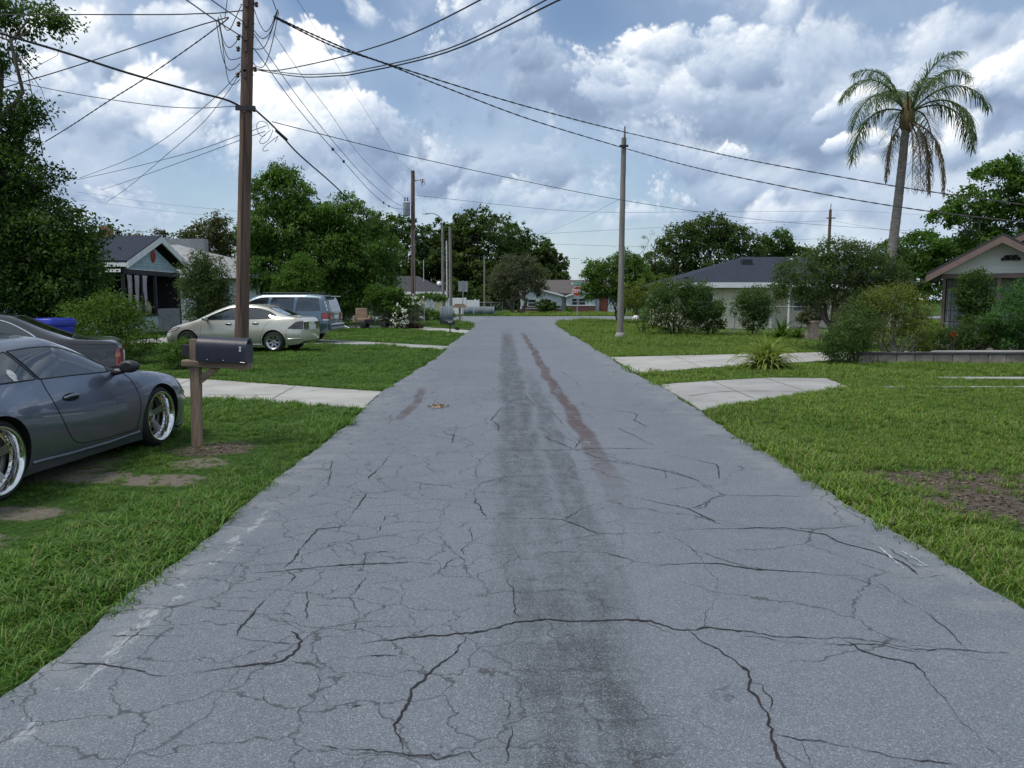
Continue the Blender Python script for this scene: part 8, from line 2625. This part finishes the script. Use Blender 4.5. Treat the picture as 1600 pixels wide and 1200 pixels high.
# --- corrugated sheets and white panels at the corner
def corrugated(name, label, loc, rz, w_, h_, m_, tilt=0):
    t = thing(name, label, 'fence panel', loc, rz)
    n_ = int(w_ / 0.04)
    V, F_ = [], []
    for i in range(n_ + 1):
        x = w_ * i / n_
        y = 0.018 * math.sin(i * 1.57)
        V += [(x, y, -0.05), (x + 0.02 * tilt, y + 0.1 * tilt, h_ + 0.02 * math.sin(i * 0.9))]
        if i:
            F_.append((2 * i - 2, 2 * i, 2 * i + 1, 2 * i - 1))
    o = MB().add(V, F_).build('sheet', m_, t, smooth=True)
    o.modifiers.new('thick', 'SOLIDIFY').thickness = 0.004
    MB().box(0.03, 0.09, 0.025, 0.08, -0.05, h_ - 0.08).build('stake', M_TIMBER, t)
    MB().box(w_ - 0.1, w_ - 0.04, 0.025, 0.08, -0.05, h_ - 0.08).build('stake', M_TIMBER, t)
    return t


m_corr = mat('corrugated_weathered', (0.17, 0.21, 0.24), 0.7, metal=0.1, var=0.25, scale=3, stretch=(3, 1, 0.4), dirt=((0.2, 0.2, 0.18), 0.5))
corrugated('metal_sheet_fence', 'rusty pale corrugated metal sheet standing by the far drive', (-3.85, 47.2, 0), R(6), 0.82, 1.15, m_corr)
for k in range(3):
    corrugated('metal_sheet_fence', ['corrugated sheet under the taller white panel', 'corrugated sheet under the lower white panel', 'corrugated sheet beside the first fence post past the white panels'][k], (-3.95 + k * 1.05, 77.2, 0), 0, 1.0, 0.85, m_corr)
for (x, w_, h_, lb) in ((-5.75, 2.05, 1.72, 'taller plain white panel across the cross street'), (-3.68, 1.3, 1.5, 'lower plain white panel across the cross street')):
    t = thing('vinyl_fence', lb, 'fence panel', (x, 78.2, 0))
    MB().box(0, w_, 0, 0.06, 0.05, h_).build('panel', mat('vinyl_white', (0.78, 0.79, 0.80), 0.5, var=0.04), t)
    for xx in (0.0, w_ - 0.1):
        MB().box(xx, xx + 0.1, 0.061, 0.16, -0.05, h_ + 0.02).build('post', M_FASCIA, t)


# --- junk by the far drive
def armchair():
    t = thing('armchair', 'worn beige armchair left out among the junk by the far drive', 'armchair', (-7.75, 42.6, 0), R(15))
    m_b = mat('beige_fabric', (0.34, 0.25, 0.18), 0.9, var=0.2, scale=5)
    MB().box(-0.34, 0.34, -0.3, 0.35, 0.30, 0.50, bev=0.04).build('seat', m_b, t)
    MB().box(-0.32, 0.32, 0.28, 0.42, 0.50, 1.12, Matrix.Rotation(R(-6), 4, 'X'), bev=0.04).build('backrest', m_b, t)
    for sg in (-1, 1):
        MB().box(sg * 0.42 - 0.07, sg * 0.42 + 0.07, -0.3, 0.35, 0.30, 0.66, bev=0.03).build('armrest', m_b, t)
        for y in (-0.25, 0.3):
            MB().box(sg * 0.34 - 0.03, sg * 0.34 + 0.03, y - 0.03, y + 0.03, 0.0, 0.299).build('leg', M_TIMBER, t)


def trolley():
    t = thing('garden_trolley', 'low black flatbed garden trolley by the far drive', 'trolley', (-6.9, 41.6, 0), R(-4))
    MB().box(-0.75, 0.75, -0.35, 0.35, 0.30, 0.36, bev=0.01).build('deck', M_IRON, t)
    for sx in (-0.55, 0.55):
        for sy in (-0.38, 0.38):
            MB().lathe([(0.02, -0.05), (0.13, -0.05), (0.16, 0.0), (0.13, 0.05), (0.02, 0.05)], 18, Matrix.Translation((sx, sy, 0.16)) @ Matrix.Rotation(R(90), 4, 'X')).build('wheel', M_TYRE, t, smooth=40)
        MB().box(sx - 0.03, sx + 0.03, -0.34, 0.34, 0.17, 0.299).build('axle', M_IRON, t)
    MB().tube([(0.75, 0, 0.3), (1.2, 0, 0.45), (1.25, -0.12, 0.46), (1.25, 0.12, 0.46)], 0.015, 6).build('handle', M_IRON, t)
    MB().box(-0.5, -0.05, -0.25, 0.2, 0.361, 0.50, bev=0.02).build('toolbox', M_IRON, t)
    MB().tube([(0.1, -0.1, 0.38), (0.55, 0.05, 0.52), (0.7, 0.1, 0.42)], 0.04, 8).build('hose', M_BLACKP, t, smooth=True)


armchair()
trolley()
t = tag(MB().box(-0.75, 0.75, -0.12, 0.12, -0.02, 0.02, Matrix.Translation((-9.0, 41.8, 0.32)) @ Matrix.Rotation(R(24), 4, 'Y'), bev=0.006).build('plank', M_WHITE), 'white plank leaning at an angle on the junk by the far drive', 'plank')
t = thing('crate', 'dark broken crate under the leaning white plank', 'crate', (-9.4, 42.2, 0), R(12))
for k in range(4):
    MB().box(-0.4, 0.4, -0.3, -0.28, 0.02 + k * 0.11, 0.11 + k * 0.11).build('slat', M_TIMBER_H, t)
    MB().box(-0.4, 0.4, 0.28, 0.30, 0.02 + k * 0.11, 0.11 + k * 0.11).build('slat', M_TIMBER_H, t)
for x in (-0.42, 0.39):
    MB().box(x, x + 0.03, -0.279, 0.279, 0.0, 0.45).build('side', M_TIMBER, t)
t = thing('mulch_heap', 'dark heap of cuttings at the foot of the flowering shrub', 'heap', (-4.9, 41.6, 0))
crown('heap', [(0, 0, 0.12, 0.5, 0.3, 0.16), (0.3, 0, 0.1, 0.3, 0.25, 0.12)], 1800, 0.09, leaf_mat('cuttings', (0.03, 0.022, 0.018), (0.09, 0.07, 0.05)), t, 302, zmin=-0.02)

# --- litter on the bare ground, fallen leaves on the road, dry runner in the verge
rg_ = np.random.default_rng(77)
m_lit = leaf_mat('litter', (0.05, 0.040, 0.030), (0.20, 0.155, 0.11), trans=0.1)
P = []
for (cx, cy, rx, ry, kd) in PATCHES:
    if kd == 1 and abs(cx) < 7 and cy < 20:
        n_ = int(430 * rx * ry) + 40
        a_ = rg_.uniform(0, 6.28, n_)
        q = np.sqrt(rg_.uniform(0, 1, n_))
        P.append(np.stack([cx + rx * q * np.cos(a_), cy + ry * q * np.sin(a_), rg_.uniform(-0.022, -0.008, n_)], 1))
P = np.concatenate(P)
V, F_ = leaf_quads(P, 0.045, rg_, narrow=0.5, droop=0.0, up=3.0)
V[:, 2] = np.maximum(V[:, 2] * 0.5 - 0.008, -0.023)
lit = np_mesh('leaf_litter', V, F_, m_lit, attrs={'tint': np.repeat(rg_.uniform(0, 1, len(P)), 4)})
tag(lit, 'dry brown leaf litter strewn over the bare patches', 'leaf litter', kind='stuff')
P = np.stack([-0.93 + rg_.normal(0, 0.07, 46), 11.0 + rg_.normal(0, 0.10, 46), rg_.uniform(0.012, 0.03, 46)], 1)
V, F_ = leaf_quads(P, 0.05, rg_, narrow=0.6, droop=0.0, up=2.0)
V[:, 2] = np.maximum(V[:, 2], 0.009)
o = np_mesh('leaf_pile', V, F_, leaf_mat('leaves_tan', (0.25, 0.16, 0.10), (0.42, 0.30, 0.20), trans=0.1), attrs={'tint': np.repeat(rg_.uniform(0, 1, len(P)), 4)})
tag(o, 'small scatter of tan leaves lying on the road', 'leaves', kind='stuff')
